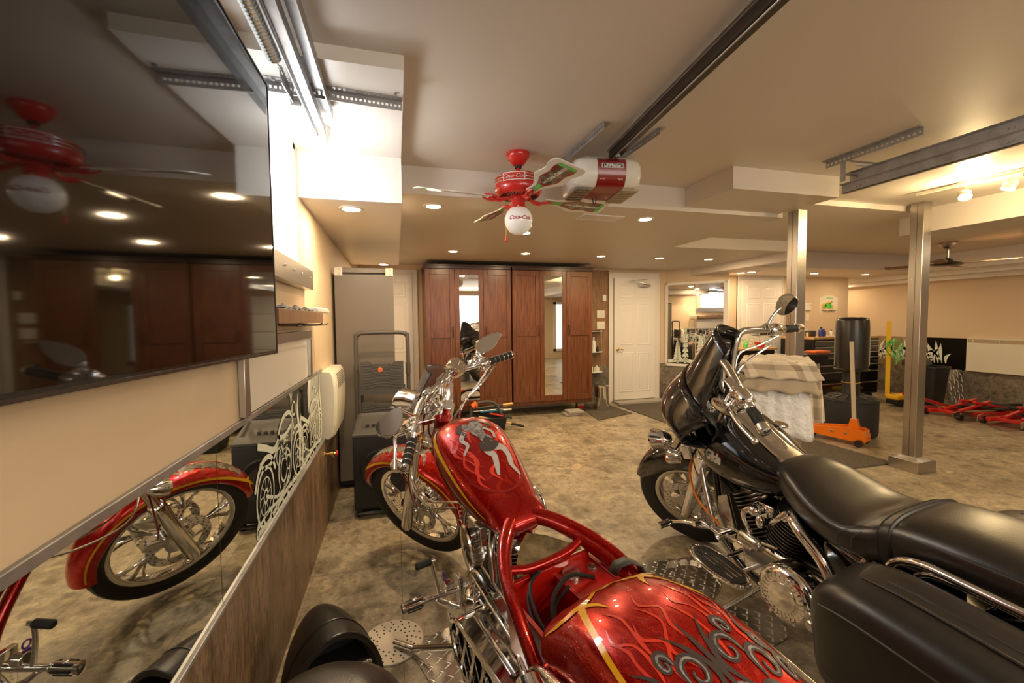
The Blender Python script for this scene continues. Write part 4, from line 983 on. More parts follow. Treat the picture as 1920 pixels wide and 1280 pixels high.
for j in range(9):
    t = j/8; rows.append([V((1.36-.06*math.sin(math.pi*t)-.07*abs(s)**2+.05*t, s*.27, .86+.25*t+.03*s*s*(1-t)-.08*t*abs(s)**2.5)) for s in [-1+i/12 for i in range(25)]])
m.loft(rows, False, closed=False); o = kid(m, 'inner_fairing', 'black_plastic', BB, BS); sm = o.modifiers.new('t', 'SOLIDIFY'); sm.thickness = .008
for y, z, r_ in ((.075, 1.03, .046), (-.075, 1.03, .046), (.17, 1.01, .028), (-.17, 1.01, .028)):
    m = MB(); m.lathe([(r_, -.03), (r_*1.08, -.004), (r_*1.05, .006), (r_*.92, .004)], (1.295, y, z), (-.9, 0, .35), 28); m.lathe([(.001, .003), (r_*.93, .003)], (1.295, y, z), (-.9, 0, .35), 28, 1, caps=False)
    g_ = V((-.9, 0, .35)).normalized(); gx, gy, _ = frame_of(g_); c_ = V((1.295, y, z))+g_*.004; m.ribbon([c_, c_+gx*r_*.5+gy*r_*.4], .0025, g_, 2)
    for k in range(9): q = k*.6; m.ribbon([c_+(gx*math.cos(q)+gy*math.sin(q))*r_*f for f in (.7, .85)], .002, g_, 2)
    kid(m, 'gauge', ['chrome', 'gauge_face', 'text_white'], BB, BS)
for y in (.21, -.21): kid(MB().lathe([(.05, 0), (.045, .012), (.02, .006), (.001, .006)], (1.30, y, .93), (-.95, 0, .2), 28), 'speaker', 'black_matte', BB, BS)
# handlebar
m = MB(); hb = [(1.245, .02, 1.0), (1.245, .06, 1.03), (1.232, .095, 1.10), (1.20, .125, 1.195), (1.175, .165, 1.232), (1.14, .22, 1.212), (1.09, .31, 1.165), (1.04, .395, 1.125), (.99, .475, 1.087)]
m.tube([(x, -y, z) for x, y, z in reversed(hb)]+hb, .017, 16, smooth=5); kid(m, 'handlebar', 'dull_chrome', BB, BS)
m = MB(); m.box((1.25, 0, 1.01), (.07, .16, .05)); m.box((1.215, .0, 1.05), (.06, .07, .06)); kid(m, 'bar_clamp', 'black_gloss', BB, BS, bevel=.012)
for s in (1, -1):
    d = V((-.05, .08*s, -.038)).normalized(); a = V((1.055, .37*s, 1.137)); e = V((.99, .475*s, 1.087))
    m = MB(); L_ = (e-a).length
    m.tube([a, a+d*.02], [.021, .021], 20, 1); m.tube([a+d*.02, a+d*.024, a+d*(L_-.035), a+d*(L_-.03)], [.016, .0185, .0185, .016], 20); m.lathe([(.019, -.032), (.024, -.028), (.0245, -.005), (.022, .004), (.012, .010), (.001, .012)], e, d, 20, 1)
    for k in range(8): q = 2*math.pi*k/8; x_, y_, _ = frame_of(d); m.cyl(a+d*.03+(x_*math.cos(q)+y_*math.sin(q))*.0185, a+d*(L_-.04)+(x_*math.cos(q)+y_*math.sin(q))*.0185, .0025, n=6)
    kid(m, 'grip', ['rubber', 'chrome'], BB, BS)
    m = MB(); q = a-d*.035
    m.lathe([(.018, -.045), (.031, -.036), (.034, 0), (.032, .022), (.023, .034)], q, d, 24); m.ell(q+V((.012, 0, -.018)), (.028, .03, .024)); m.ell(q-d*.03+V((.02, 0, .01)), (.026, .024, .024))
    m.prism([(-.036, -.022), (.030, -.026), (.034, .022), (-.030, .026)], 0, .045, q-d*.075+V((.012, 0, .022)), d, d.cross(V((0, 0, 1))).normalized())
    kid(m, 'hand_control', 'chrome', BB, BS, bevel=.006)
    m = MB().tube([q+V((.04, 0, 0)), q+d*.04+V((.075, 0, -.008)), q+d*.12+V((.075, 0, -.01)), q+d*.20+V((.055, 0, -.01))], [.010, .0085, .008, .008], 10, smooth=5); m.ell(q+d*.205+V((.053, 0, -.01)), (.013, .013, .013)); kid(m, 'hand_lever', 'chrome', BB, BS)
camS = (BB.matrix_world @ BS).inverted() @ V((0, 0, 1.35))
for s in (1, -1):
    if s < 0: cen, ln_, wd_, tw, foot = V((1.0, -.352, 1.267)), .056, .042, V((0, .25, -.35)), V((1.085, -.285, 1.20))
    else: cen, ln_, wd_, tw, foot = V((1.15, .35, 1.125)), .060, .044, V((-.1, -1.6, .0))+V((0, 0, 0)), V((1.10, .29, 1.17))
    nr = ((camS-cen).normalized()+tw).normalized(); axd = V((-.2, .9*s, .42)) if s < 0 else V((.0, .05, 1)); axd = (axd-nr*axd.dot(nr)).normalized(); sd = nr.cross(axd)
    out = [cen+axd*ln_*math.copysign(abs(math.cos(q))**.85, math.cos(q))+sd*wd_*math.sin(q)*(1+.2*math.cos(q)) for q in [2*math.pi*i/32 for i in range(32)]]
    m = MB(); mirror_head(m, out, nr, .03); kid(m, 'mirror', ['chrome', 'clear_mirror'], BB, BS)
    m = MB().tube([foot, foot+(cen-foot)*.5+V((.01, 0, .01)), cen-nr*.03], [.009, .007, .009], 10, smooth=4); m.cyl(foot-V((0, 0, .012)), foot+V((0, 0, .01)), .015); kid(m, 'mirror_stem', 'chrome', BB, BS)
for i, (p, rr, mt_, st_) in enumerate([
    ([(1.06, -.33, 1.12), (1.13, -.24, 1.12), (1.20, -.14, 1.13), (1.23, -.08, 1.06)], .005, 'dull_chrome', 1), ([(1.07, -.31, 1.10), (1.14, -.2, 1.09), (1.21, -.1, 1.06), (1.25, -.03, .98)], .006, 'chrome', 1),
    ([(1.06, .33, 1.12), (1.15, .24, 1.03), (1.22, .16, .93), (1.26, .1, .86)], .006, 'dull_chrome', 1), ([(1.10, .25, 1.13), (1.2, .2, 1.0), (1.27, .14, .85), (1.32, .1, .75)], .006, 'chrome', 1),
    ([(1.2, .09, 1.13), (1.24, .11, 1.0), (1.28, .12, .88)], .008, 'black_matte', 1), ([(1.36, .09, .72), (1.40, .16, .6), (1.36, .17, .45), (1.22, .16, .36)], .006, 'lens_amber', 0)]):
    hose(BB, 'control_cable', p, rr, mt_, BS if st_ else None)
# tank
BT = [(.84, .06, .715, .68, .645), (.90, .115, .745, .685, .605), (1.0, .160, .795, .695, .580), (1.10, .186, .856, .708, .580), (1.20, .198, .908, .722, .600), (1.28, .190, .935, .745, .640), (1.34, .158, .938, .775, .69), (1.385, .095, .915, .82, .735), (1.405, .04, .88, .825, .78), (1.41, .01, .85, .825, .81)]
def BF(u, ph):
    w, zt, zm, zb = lerp_table(BT, u); q = ph*math.pi/2; sy, cz = math.sin(q), math.cos(q)
    y = w*math.copysign(abs(sy)**.8, sy); z = zm+(zt-zm)*abs(cz)**.9 if cz > 0 else zm-(zm-zb)*abs(cz)**.7
    return V((u, y, z))
def BG(u, ph):
    p = BF(u, ph); n = (BF(u+.004, ph)-BF(u-.004, ph)).cross(BF(u, ph+.03)-BF(u, ph-.03)).normalized(); c_ = V((u, 0, lerp_table(BT, u)[2])); return p, (n if n.dot(p-c_) > 0 else -n)
m = MB(); m.loft([[BF(.84+.57*i/44, 4*j/44) for j in range(44)] for i in range(45)])
def on_tank(co):   # writing wrapped on the left flank
    u = 1.225-co.x*1.0; ph = .95-co.y*5.0; p, n = BG(u, ph); return p+n*(.002+co.z*1)
k0 = len(m.v)
m.text('Street Glide', .038, (0, 0, 0), (1, 0, 0), (0, 1, 0), 1, .35, .0015, .0015, fn=on_tank)
kid(m, 'fuel_tank', ['black_gloss', 'silver_script'], BB, ang=60)
m = MB(); sec = []
for i in range(25):
    u = 1.335-.43*i/24; z = BF(u, 0).z; w = .050 if i < 20 else .050+.004*(i-20)
    if i == 0: w = .03
    sec.append([V((u, y, z+dz)) for y, dz in ((-w, -.02), (-w, .004), (-w*.8, .012), (0, .016), (w*.8, .012), (w, .004), (w, -.02))])
m.loft(sec, True)
kid(m, 'tank_console', 'steel', BB)
m = MB()
for y in (-.056, .056):
    m.tube([BF(1.335-.43*i/12, 0)+V((0, y, .006)) for i in range(13)], .006, 8)
kid(m, 'console_trim', 'chrome', BB)
m = MB()
for i in range(22):
    y = -.030+.06*i/21; l0 = .07*math.sqrt(max(0, 1-(y/.034)**2)); 
    m.tube([BF(1.02+l0*f, 0)+V((0, y, .017)) for f in (-1, -.5, 0, .5, 1)], .0012, 6)
kid(m, 'console_grille', 'chrome', BB)
kid(MB().lathe([(.001, .03), (.02, .03), (.032, .022), (.036, .008), (.036, -.01)], BF(1.2, 0)+V((0, 0, .01)), (-.25, 0, 1), 28), 'ignition_switch', 'chrome', BB); m = MB(); m.lathe([(.03, .012), (.033, .02), (.03, .026)], BF(1.10, -.35)+V((0, -.02, -.02)), (-.2, -.2, 1), 24)
kid(m, 'fuel_cap', 'chrome', BB)
# seat
ST = [(.955, .02, .725, .705, .69), (.93, .08, .758, .71, .67), (.88, .125, .775, .70, .635), (.80, .158, .758, .68, .59), (.72, .178, .722, .66, .56), (.64, .188, .695, .645, .55), (.57, .185, .692, .64, .553), (.515, .172, .712, .65, .558), (.46, .165, .742, .668, .570), (.38, .163, .758, .68, .58), (.25, .160, .762, .685, .59), (.10, .148, .748, .68, .605), (-.02, .12, .725, .67, .62), (-.10, .08, .705, .67, .63), (-.13, .02, .69, .67, .65)]
STr = sorted(ST)
def SF(u, ph, k=0.):
    w, zt, zm, zb = lerp_table(STr, u); q = ph*math.pi/2; sy, cz = math.sin(q), math.cos(q)
    y = w*math.copysign(abs(sy)**.62, sy); z = zm+(zt-zm)*abs(cz)**.75 if cz > 0 else zm-(zm-zb)*abs(cz)**.4
    y *= (1-.10*max(0, -cz)); return V((u, y, z))
def SG(u, ph):
    p = SF(u, ph); n = (SF(u+.004, ph)-SF(u-.004, ph)).cross(SF(u, ph+.02)-SF(u, ph-.02)).normalized(); c_ = V((u, 0, lerp_table(STr, u)[2])); return p, (n if n.dot(p-c_) > 0 else -n)
m = MB(); m.loft([[SF(-.13+1.085*i/70, 4*j/48) for j in range(48)] for i in range(71)])
for s in (1, -1):
    for dd_ in (0, .02):
        stroke(m, SG, [(.93, s*.55+dd_), (.82, s*.70+dd_), (.70, s*.76+dd_), (.60, s*.74+dd_), (.545, s*.55+dd_)], .0028, 1, .001)
    stroke(m, SG, [(.44, s*.74), (.3, s*.78), (.15, s*.76), (0, s*.7)], .003, 1, .001); stroke(m, SG, [(.62, s*1.35), (.60, s*1.0), (.57, s*.75), (.535, s*.4), (.53, 0)], .003, 1, .001); stroke(m, SG, [(.575, s*1.35), (.555, s*1.0), (.53, s*.75)], .003, 1, .001)
kid(m, 'seat', ['leather', 'graphite'], BB, ang=70)
m = MB(); rows = []
for j in range(31):
    ph = -1.45+2.9*j/30; r_ = []
    for du in (.487, .4845, .4505, .448):
        p, n = SG(du, ph); r_.append(p+n*(.006 if du in (.4845, .4505) else .0))
    rows.append(r_)
m.loft(rows, False, closed=False)
m.tube([SG(.482, -1.45+2.9*j/30)[0]+SG(.482, -1.45+2.9*j/30)[1]*.0065 for j in range(31)], .0015, 6, 1); m.tube([SG(.453, -1.45+2.9*j/30)[0]+SG(.453, -1.45+2.9*j/30)[1]*.0065 for j in range(31)], .0015, 6, 1)
kid(m, 'seat_strap', ['leather_flat', 'black_matte'], BB)
# rear fender and wheel
m = MB(); m.loft([[V((.365*math.cos(R(t))*1.0, y, .305+(.365+dr)*math.sin(R(t)))) for y, dr in ((-.115, -.12), (-.115, -.05), (-.09, -.012), (0, 0), (.09, -.012), (.115, -.05), (.115, -.12))] for t in range(30, 215, 6)], False, closed=False)
o = kid(m, 'rear_fender', 'black_gloss', BB, ang=60); sm = o.modifiers.new('t', 'SOLIDIFY'); sm.thickness = .006
rwb = (0, 0, .305); rw = kid(rim_mb(rwb, .2, .14, .06, 9, 'cast', .07), 'rear_wheel', 'dull_chrome', BB); kid(tire_mb(rwb, .31, .16, .2), 'tire', ['rubber', 'black_matte'], rw)
# saddlebags
def bag(s):
    rows = []; tab = [(.52, .03, .53, .36), (.505, .085, .585, .31), (.455, .110, .635, .28), (.36, .118, .660, .26), (.2, .120, .660, .24), (.0, .120, .650, .23), (-.2, .112, .632, .23), (-.33, .095, .60, .25), (-.38, .05, .52, .3)]
    tab = sorted(tab)
    def BGg(u, ph):
        hw, zt, zb = lerp_table(tab, u); q = ph*math.pi/2; sy, cz = math.sin(q), math.cos(q); zm = (zt+zb)/2
        y = hw*math.copysign(abs(sy)**.42, sy); z = zm+(zt-zm)*math.copysign(abs(cz)**.42, cz)
        z -= .035*(y/.115)*.5 if s > 0 else -.035*(y/.115)*.5 * -1 if False else .0175*(y*s/.115)
        return V((u, s*.335+y+s*.012*(1 if y*s > 0 else 0), z))
    def G(u, ph):
        p = BGg(u, ph); n = (BGg(u+.004, ph)-BGg(u-.004, ph)).cross(BGg(u, ph+.01)-BGg(u, ph-.01)).normalized(); c_ = V((u, s*.335, .44)); return p, (n if n.dot(p-c_) > 0 else -n)
    m = MB(); m.loft([[BGg(-.38+.88*i/54, 4*j/56) for j in range(56)] for i in range(55)])
    for dy in (.02, -.015): m.tube([G(.40-.7*k/12, 0)[0]+V((0, dy, -.0005)) for k in range(13)], [.001]+[.0045]*11+[.001], 8)
    for sg in (1, -1): m.tube([G(.46-.80*k/20, sg*.72)[0]*1 for k in range(21)], .0035, 6, 2)
    m.tube([G(.455-.80*k/20, s*1.14)[0] for k in range(21)], .004, 6, 2)
    for u, dy in ((.37, -.075), (.30, -.075), (-.1, -.075), (-.17, -.075), (.37, .2)):
        p = G(u, 0)[0]+V((0, dy*s, 0)); 
        if dy < 0: m.lathe([(.0105, 0), (.0105, .0016), (.0075, .0022), (.001, .001)], p, (0, 0, 1), 16, 1)
    return m
for s in (1, -1): kid(bag(s), 'saddlebag', ['leather_flat', 'dull_chrome', 'graphite'], BB, ang=60)
# bag rails and tubes
for s in (1, -1):
    m = MB(); m.tube([(.44, .20*s, .52), (.43, .195*s, .625), (.36, .19*s, .668), (.22, .195*s, .672), (-.1, .20*s, .665), (-.32, .2*s, .64)], .0125, 14, smooth=5); m.tube([(.40, .165*s, .56), (.37, .165*s, .62), (.28, .165*s, .64), (0, .168*s, .635), (-.25, .17*s, .62)], .009, 12, smooth=5)
    kid(m, 'bag_rail', 'chrome', BB)
    kid(MB().tube([(.50, .19*s, .60), (.545, .22*s, .50), (.56, .26*s, .40), (.53, .33*s, .28), (.50, .36*s, .22)], .013, 14, smooth=5), 'bag_guard', 'chrome', BB)
    kid(MB().tube([(.84, .11*s, .60), (.80, .16*s, .595), (.74, .185*s, .565), (.66, .19*s, .50), (.60, .2*s, .40), (.56, .2*s, .32)], [.018, .022, .023, .022, .02, .018], 16, smooth=5), 'frame_cover', 'chrome', BB)
m = MB(); m.tube([(.86, .07, .62), (.6, .12, .56), (.45, .14, .56), (.3, .15, .58)], .03, 12, smooth=4); m.tube([(.86, -.07, .62), (.6, -.12, .56), (.45, -.14, .56)], .03, 12, smooth=4)
for s in (1, -1): m.tube([(1.36, .03*s, .78), (1.33, .06*s, .6), (1.28, .09*s, .35), (1.2, .1*s, .18), (.9, .12*s, .15), (.5, .12*s, .2)], .018, 12, smooth=5)
m.tube([(1.42, 0, .70), (1.36, 0, .84)], .034, n=20); kid(m, 'frame', 'black_gloss', BB)
m = MB(); m.bb(.42, .72, -.14, .14, .32, .56); kid(m, 'side_cover', 'black_gloss', BB, bevel=.04, seg=4)
# engine
m = MB(); m.lathe([(.001, -.12), (.11, -.12), (.135, -.09), (.14, 0), (.135, .09), (.11, .12), (.001, .12)], (.95, 0, .30), Y, 36); m.bb(.5, .85, -.10, .12, .2, .40); kid(m, 'engine_case', 'black_metal', BB, bevel=.01)
for x1, d_ in ((1.09, .17), (.83, .18)):
    p0 = V((.95+(.04 if x1 > 1 else -.04), 0, .38)); p1 = V((x1, 0, .56)); p0 += V((0, .02, .01)); p1 += V((0, .035, .02)); m = MB(); fins(m, p0, p1, d_*1.15, .30, 14, mi=1, t=.0055); 
    fins(m, p0+V((0, 0, .001)), p1+V((0, 0, .001)), d_*1.16, .302, 14, mi=0, t=.0012)
    kid(m, 'cylinder', ['dull_chrome', 'black_metal'], BB)
    m = MB(); m.loft([[p1+V((0, 0, h))+V((math.cos(q)*a, math.sin(q)*b, 0)) for q in [2*math.pi*i/24 for i in range(24)]] for h, a, b in ((.0, .075, .07), (.03, .08, .075), (.05, .07, .066), (.06, .03, .03))]); kid(m, 'rocker_cover', 'chrome', BB)
m = MB(); m.bb(.92, 1.0, .04, .13, .50, .57); m.ell((1.0, .15, .53), (.028, .025, .025)); m.ell((.96, .16, .50), (.02, .02, .03)); m.tube([(1.0, .13, .55), (1.05, .16, .5), (1.03, .15, .42), (.97, .14, .36)], .014, 12, smooth=5)
m.tube([(.90, .16, .52), (.86, .17, .56), (.83, .15, .60)], .012, 10, smooth=4); m.ell((.84, .15, .575), (.022, .022, .022)); kid(m, 'intake', 'chrome', BB, bevel=.008)
m = MB(); m.bb(.58, 1.08, .12, .175, .225, .40); m.bb(.95, 1.08, .12, .2, .36, .42); kid(m, 'primary_case', 'dull_chrome', BB, bevel=.03, seg=4)
m = MB(); m.lathe([(.112, -.085), (.114, -.03), (.108, -.012), (.10, 0), (.085, .006), (.082, .004), (.055, .005), (.053, .010), (.001, .011)], (.755, .285, .335), (-.12, 1, .12), 44)
dx, dy_, dz = frame_of((-.12, 1, .12))
for k in range(26): q = 2*math.pi*k/26; m.ribbon([V((.755, .285, .335))+dz*.0065+(dx*math.cos(q+t_)+dy_*math.sin(q+t_))*r for r, t_ in ((.058, 0), (.070, .08), (.080, 0))], .005, dz, 0, .002)
for k in range(6): q = 2*math.pi*k/6; m.cyl(V((.755, .285, .335))+(dx*math.cos(q)+dy_*math.sin(q))*.093, V((.755, .285, .335))+(dx*math.cos(q)+dy_*math.sin(q))*.093+dz*.007, .006, n=8)
kid(m, 'derby_cover', 'chrome', BB)
m = MB(); m.prism([(-.05, -.03), (.05, -.05), (.09, .01), (.05, .06), (-.04, .06)], 0, .05, (.60, .20, .30), (1, 0, 0), (0, 0, 1)); m.cyl((.63, .2, .30), (.63, .31, .31), .022); kid(m, 'passenger_peg_mount', 'dull_chrome', BB, bevel=.01)
# floorboards
for s in (1, -1):
    m = MB(); L0 = [(.172*math.cos(q), .064*math.copysign(abs(math.sin(q))**.8, math.sin(q))) for q in [2*math.pi*i/36 for i in range(36)]]
    o_ = (1.10, .285*s, .265); xx = V((1, 0, .0)); yy = V((0, 1, .05*s)).normalized()
    m.prism(L0, -.014, .0, o_, xx, yy); m.ring(o_, xx.cross(yy), 1, 0) if False else None
    m.tube([V(o_)+xx*a+yy*b for a, b in L0], .006, 8, closed=True)
    m.prism([(a*.88, b*.82) for a, b in L0], .0, .005, o_, xx, yy, 1)
    for y in (-.022, 0, .022): m.tube([V(o_)+xx*(-.115)+yy*y+V((0, 0, .006)), V(o_)+xx*.115+yy*y+V((0, 0, .006))], .0022, 6)
    m.tube([(1.15, .10*s, .25), (1.14, .23*s, .25)], .011, 10); m.tube([(1.03, .10*s, .25), (1.03, .23*s, .25)], .011, 10)
    kid(m, 'floorboard', ['chrome', 'rubber'], BB)
# shift linkage, highway peg guard
m = MB(); m.tube([(1.18, .13, .34), (1.24, .19, .345), (1.36, .25, .335), (1.44, .29, .31)], [.010, .009, .008, .008], 10, smooth=4); m.tube([(1.18, .17, .335), (1.08, .19, .36), (.98, .20, .37)], .008, 10, smooth=4); m.cyl((1.18, .12, .335), (1.18, .21, .335), .018)
m.tube([(1.18, .2, .34), (1.26, .22, .37), (1.30, .215, .355)], .007, 10, smooth=4); m.tube([(1.15, .17, .39), (1.0, .17, .40), (.88, .16, .42)], .007, 10)
kid(m, 'shift_lever', 'chrome', BB)
for q0, q1 in (((1.44, .275, .31), (1.425, .365, .315)), ((1.30, .19, .352), (1.295, .25, .356))):
    m = MB(); q0, q1 = V(q0), V(q1); m.cyl(q0, q0.lerp(q1, .25), .010, n=14); m.cyl(q0.lerp(q1, .22), q1, .0155, .0155, 18, 1); m.cyl(q1, q1+(q1-q0)*.05, .014, n=14)
    for k in range(6): a = 2*math.pi*k/6; x_, y_, _ = frame_of(q1-q0); of = (x_*math.cos(a)+y_*math.sin(a))*.0155; m.cyl(q0.lerp(q1, .28)+of, q1+of, .0028, n=6)
    kid(m, 'foot_peg', ['chrome', 'rubber'], BB)
m = MB(); m.tube([(1.36, .07, .74), (1.355, .12, .62), (1.30, .15, .45), (1.24, .16, .30), (1.2, .12, .2)], .013, 14, smooth=5); m.tube([(1.36, -.07, .74), (1.355, -.16, .62), (1.30, -.2, .45), (1.24, -.18, .30), (1.2, -.12, .2)], .013, 14, smooth=5); kid(m, 'engine_guard', 'dull_chrome', BB)
m = MB(); m.prism([(0, 0), (.09, .02), (.06, .22), (.0, .25), (-.03, .1)], 0, .02, (1.19, .13, .27), (1, 0, 0), (0, 0, 1)); kid(m, 'mount_plate', 'dull_chrome', BB, bevel=.004)
for s in (-1,): kid(MB().tube([(1.05, s*.12, .50), (1.1, s*.18, .35), (1.0, s*.2, .22), (.4, s*.22, .2), (-.3, s*.24, .22)], [.022, .022, .025, .04, .04], 18, smooth=6), 'exhaust_pipe', 'chrome', BB)
m = MB(); m.tube([(1.02, .12, .16), (1.04, .22, .12), (1.07, .375, .062)], [.012, .011, .010], 12, smooth=4); m.box((1.075, .385, .060), (.05, .035, .012)); kid(m, 'kickstand', 'dull_chrome', BB)
m = MB(); c_ = V((-.30, .0, .62)); m.bb(-.42, -.34, -.05, .05, .45, .52); kid(m, 'tail_lamp', 'lens_red', BB, bevel=.01)
# ================================================================ left side of the room
# curved television hanging on the left wall
tv = empty('television', 'large curved glossy black television hanging on the left wall', 'television', (0, 0, 0))
ty0, ty1, tz0, tz1 = .06, 1.555, 1.250, 2.105
def tvx(y, o=0.): k = (y-(ty0+ty1)/2)/((ty1-ty0)/2); return -.392+.012*k*k+o
n = 40
def strip(y0, y1, z0, z1, o): return [[V((tvx(y, o), y, z+(ty1-y)*.02)) for z in (z0, z1)] for y in [y0+(y1-y0)*i/n for i in range(n+1)]]
m = MB(); A_ = strip(ty0, ty1, tz0, tz1, 0); B_ = strip(ty0, ty1, tz0, tz1, -.028)
m.loft([[a[0], a[1], b[1], b[0]] for a, b in zip(A_, B_)], True); kid(m, 'casing', 'tv_bezel', tv, ang=20)
m = MB(); m.loft(strip(ty0+.008, ty1-.008, tz0+.010, tz1-.008, .0012), False, closed=False); kid(m, 'screen', 'tv_screen', tv)
m = MB()
for z0, z1 in ((tz0-.002, tz0+.004), (tz1-.003, tz1+.002)):
    a = strip(ty0, ty1, z0, z1, .003); b = strip(ty0, ty1, z0, z1, -.005); m.loft([[p[0], p[1], q[1], q[0]] for p, q in zip(a, b)], True)
for y in (ty0, ty1): m.bb(tvx(y)-.005, tvx(y)+.003, y-.002, y+.002, tz0+(ty1-y)*.02, tz1+(ty1-y)*.02)
kid(m, 'edge_trim', 'dark_steel', tv)
m = MB(); m.bb(-.478, -.42, .55, 1.05, 1.5, 1.85); kid(m, 'wall_mount', 'black_metal', tv)

# gray upright cabinet
c_ = empty('upright_cabinet', 'tall dark grey upright cabinet with pale corner brackets against the left wall', 'cabinet', (0, 0, 0))
kid(MB().bb(-.462, -.015, 3.64, 4.25, .06, 1.745), 'body', 'grey_panel', c_, bevel=.004)
kid(MB().bb(-.458, -.012, 3.60, 3.635, .07, 1.725), 'door', 'grey_panel', c_, bevel=.005)
kid(MB().bb(-.458, -.012, 3.605, 3.64, 1.735, 1.775), 'top_rail', 'grey_panel', c_, bevel=.003)
for x in (-.455, -.072):
    m = MB().bb(x, x+.06, 3.592, 3.602, 1.71, 1.775)
    for z in (1.725, 1.76): m.cyl((x+.035, 3.592, z), (x+.035, 3.588, z), .006, n=10, mi=1)
    kid(m, 'hinge_bracket', ['cream_plastic', 'dull_chrome'], c_, bevel=.004)
m = MB(); m.bb(-.46, -.05, 3.63, 4.2, .03, .07)
for x in (-.42, -.08):
    m.cyl((x-.015, 3.70, .025), (x+.015, 3.70, .025), .025); m.cyl((x-.015, 4.15, .025), (x+.015, 4.15, .025), .025)
kid(m, 'base', 'black_metal', c_)

# step ladder
lad = empty('step_ladder', 'folded dark grey step ladder with wide treads leaning by the grey cabinet', 'ladder', (0, 0, 0))
m = MB(); x0, x1, zt, yy = -.295, .085, 1.262, 3.40
m.tube([(x0, yy-.02, .02), (x0, yy, .6), (x0, yy+.02, zt-.06), (x0+.015, yy+.02, zt-.018), (x0+.06, yy+.02, zt), (x1-.06, yy+.02, zt), (x1-.015, yy+.02, zt-.018), (x1, yy+.02, zt-.06), (x1, yy, .6), (x1, yy-.02, .02)], .0155, 14, smooth=4)
m.cyl((x0, yy+.01, .98), (x0, yy+.012, 1.02), .019); m.cyl((x1, yy+.01, .94), (x1, yy+.012, 1.03), .019)
kid(m, 'frame', 'graphite', lad)
kid(MB().tube([(x0+.03, yy+.07, .02), (x0+.035, yy+.04, .85), (x1-.035, yy+.04, .85), (x1-.03, yy+.07, .02)], .012, 10), 'rear_frame', 'graphite', lad)
for zt_, zb_, logo in ((1.045, .80, 1), (.74, .56, 0), (.46, .25, 0)):
    m = MB(); x0_, x1_ = -.262, .040
    m.prism([(x0_-.012, zb_+.03), (x0_-.012, zb_), (x1_+.03, zb_), (x1_+.03, zb_+.03), (x1_+.01, zb_+.05), (x1_+.01, zt_), (x1_-.05, zt_), (x1_-.08, zt_-.02), (x0_+.09, zt_-.02), (x0_+.07, zt_), (x0_, zt_), (x0_, zb_+.05)], -.012, .018, (0, yy-.03, 0), (1, 0, 0), (0, 0, 1))
    for k in range(9 if logo else 6):
        z = zb_+.05+k*.021; m.tube([(x0_+.015, yy-.05, z), (x0_+.07, yy-.05, z), (x0_+.10, yy-.05, z+.012), (x1_-.10, yy-.05, z+.012), (x1_-.07, yy-.05, z), (x1_-.01, yy-.05, z)], .0018, 6)
    if logo: m.lathe([(.001, .001), (.016, .001), (.018, 0)], ((x0_+x1_)/2-.01, yy-.05, .985), (0, -1, 0), 24, 1)
    kid(m, 'tread', ['graphite', 'orange_plastic'], lad)

# loudspeaker with sloped control top
sp = empty('speaker', 'black party loudspeaker with a round grille on wheels in front of the step ladder', 'speaker', (0, 0, 0))
m = MB(); X0, X1, Y0, Y1 = -.300, .075, 3.03, 3.34
m.loft([[V((X0+a, Y0+a*.6, z)), V((X1-a, Y0+a*.6, z)), V((X1-a, Y1, z)), V((X0+a, Y1, z))] for a, z in ((.012, .055), (.0, .075), (0, .55), (.006, .565))]); kid(m, 'cabinet', 'black_plastic', sp, bevel=.006)
m = MB(); m.loft([[V((X0-.004+i, Y0-.006+i+j, z0)), V((X1+.004-i, Y0-.006+i+j, z0)), V((X1+.004-i, Y1-i, z1)), V((X0-.004+i, Y1-i, z1))] for i, j, z0, z1 in ((0, 0, .562, .562), (0, 0, .582, .60), (.012, .03, .60, .665), (.03, .06, .605, .672), (.045, .075, .598, .655))])
for k in range(5): m.cyl((X0+.09+.04*k, Y0+.13, .60), (X0+.09+.04*k, Y0+.125, .628), .012, n=14)
kid(m, 'control_top', 'graphite', sp, bevel=.004)
m = MB(); m.lathe([(.145, 0), (.148, .006), (.138, .010), (.13, .005)], (-.11, Y0, .33), (0, -1, 0), 48); m.lathe([(.13, .004), (.07, .006), (.04, .010), (.001, .016)], (-.11, Y0, .33), (0, -1, 0), 48, 1)
kid(m, 'grille', ['black_plastic', 'dark_steel'], sp)
m = MB(); m.bb(X0+.02, X1-.02, Y0-.012, Y0, .035, .05); m.tube([(X0+.03, Y0-.015, .042), (X1-.03, Y0-.015, .042)], .008, 8); kid(m, 'bumper', 'black_gloss', sp)
for x in (X0+.03, X1-.03): kid(MB().cyl((x-.015, Y0+.05, .035), (x+.015, Y0+.05, .035), .035), 'wheel', 'rubber', sp); kid(MB().cyl((x-.012, Y1-.04, .035), (x+.012, Y1-.04, .035), .035), 'wheel', 'rubber', sp)

# convector heater on the left wall
ht = empty('wall_heater', 'white convector heater with a curved front at the end of the etched mirror', 'heater', (0, 0, 0))
m = MB(); prof = [(XL+.0, .585), (XL+.045, .578), (XL+.075, .60), (XL+.088, .68), (XL+.098, .80), (XL+.098, .90), (XL+.090, .99), (XL+.070, 1.022), (XL, 1.025)]
def hring(y, k): return [V((XL+(x-XL)*k, y, z)) for x, z in prof]
m.loft([hring(2.985, .80), hring(3.0, .97), hring(3.03, 1.0), hring(3.45, 1.0), hring(3.475, .97), hring(3.49, .8)]); kid(m, 'body', 'cream_plastic', ht, bevel=.002)
m = MB()
for k in range(9): m.tube([(XL+.0985-.0012*k, 3.06, .91+.011*k), (XL+.0985-.0012*k, 3.42, .91+.011*k)], .0022, 6)
kid(m, 'louvre', 'graphite', ht)
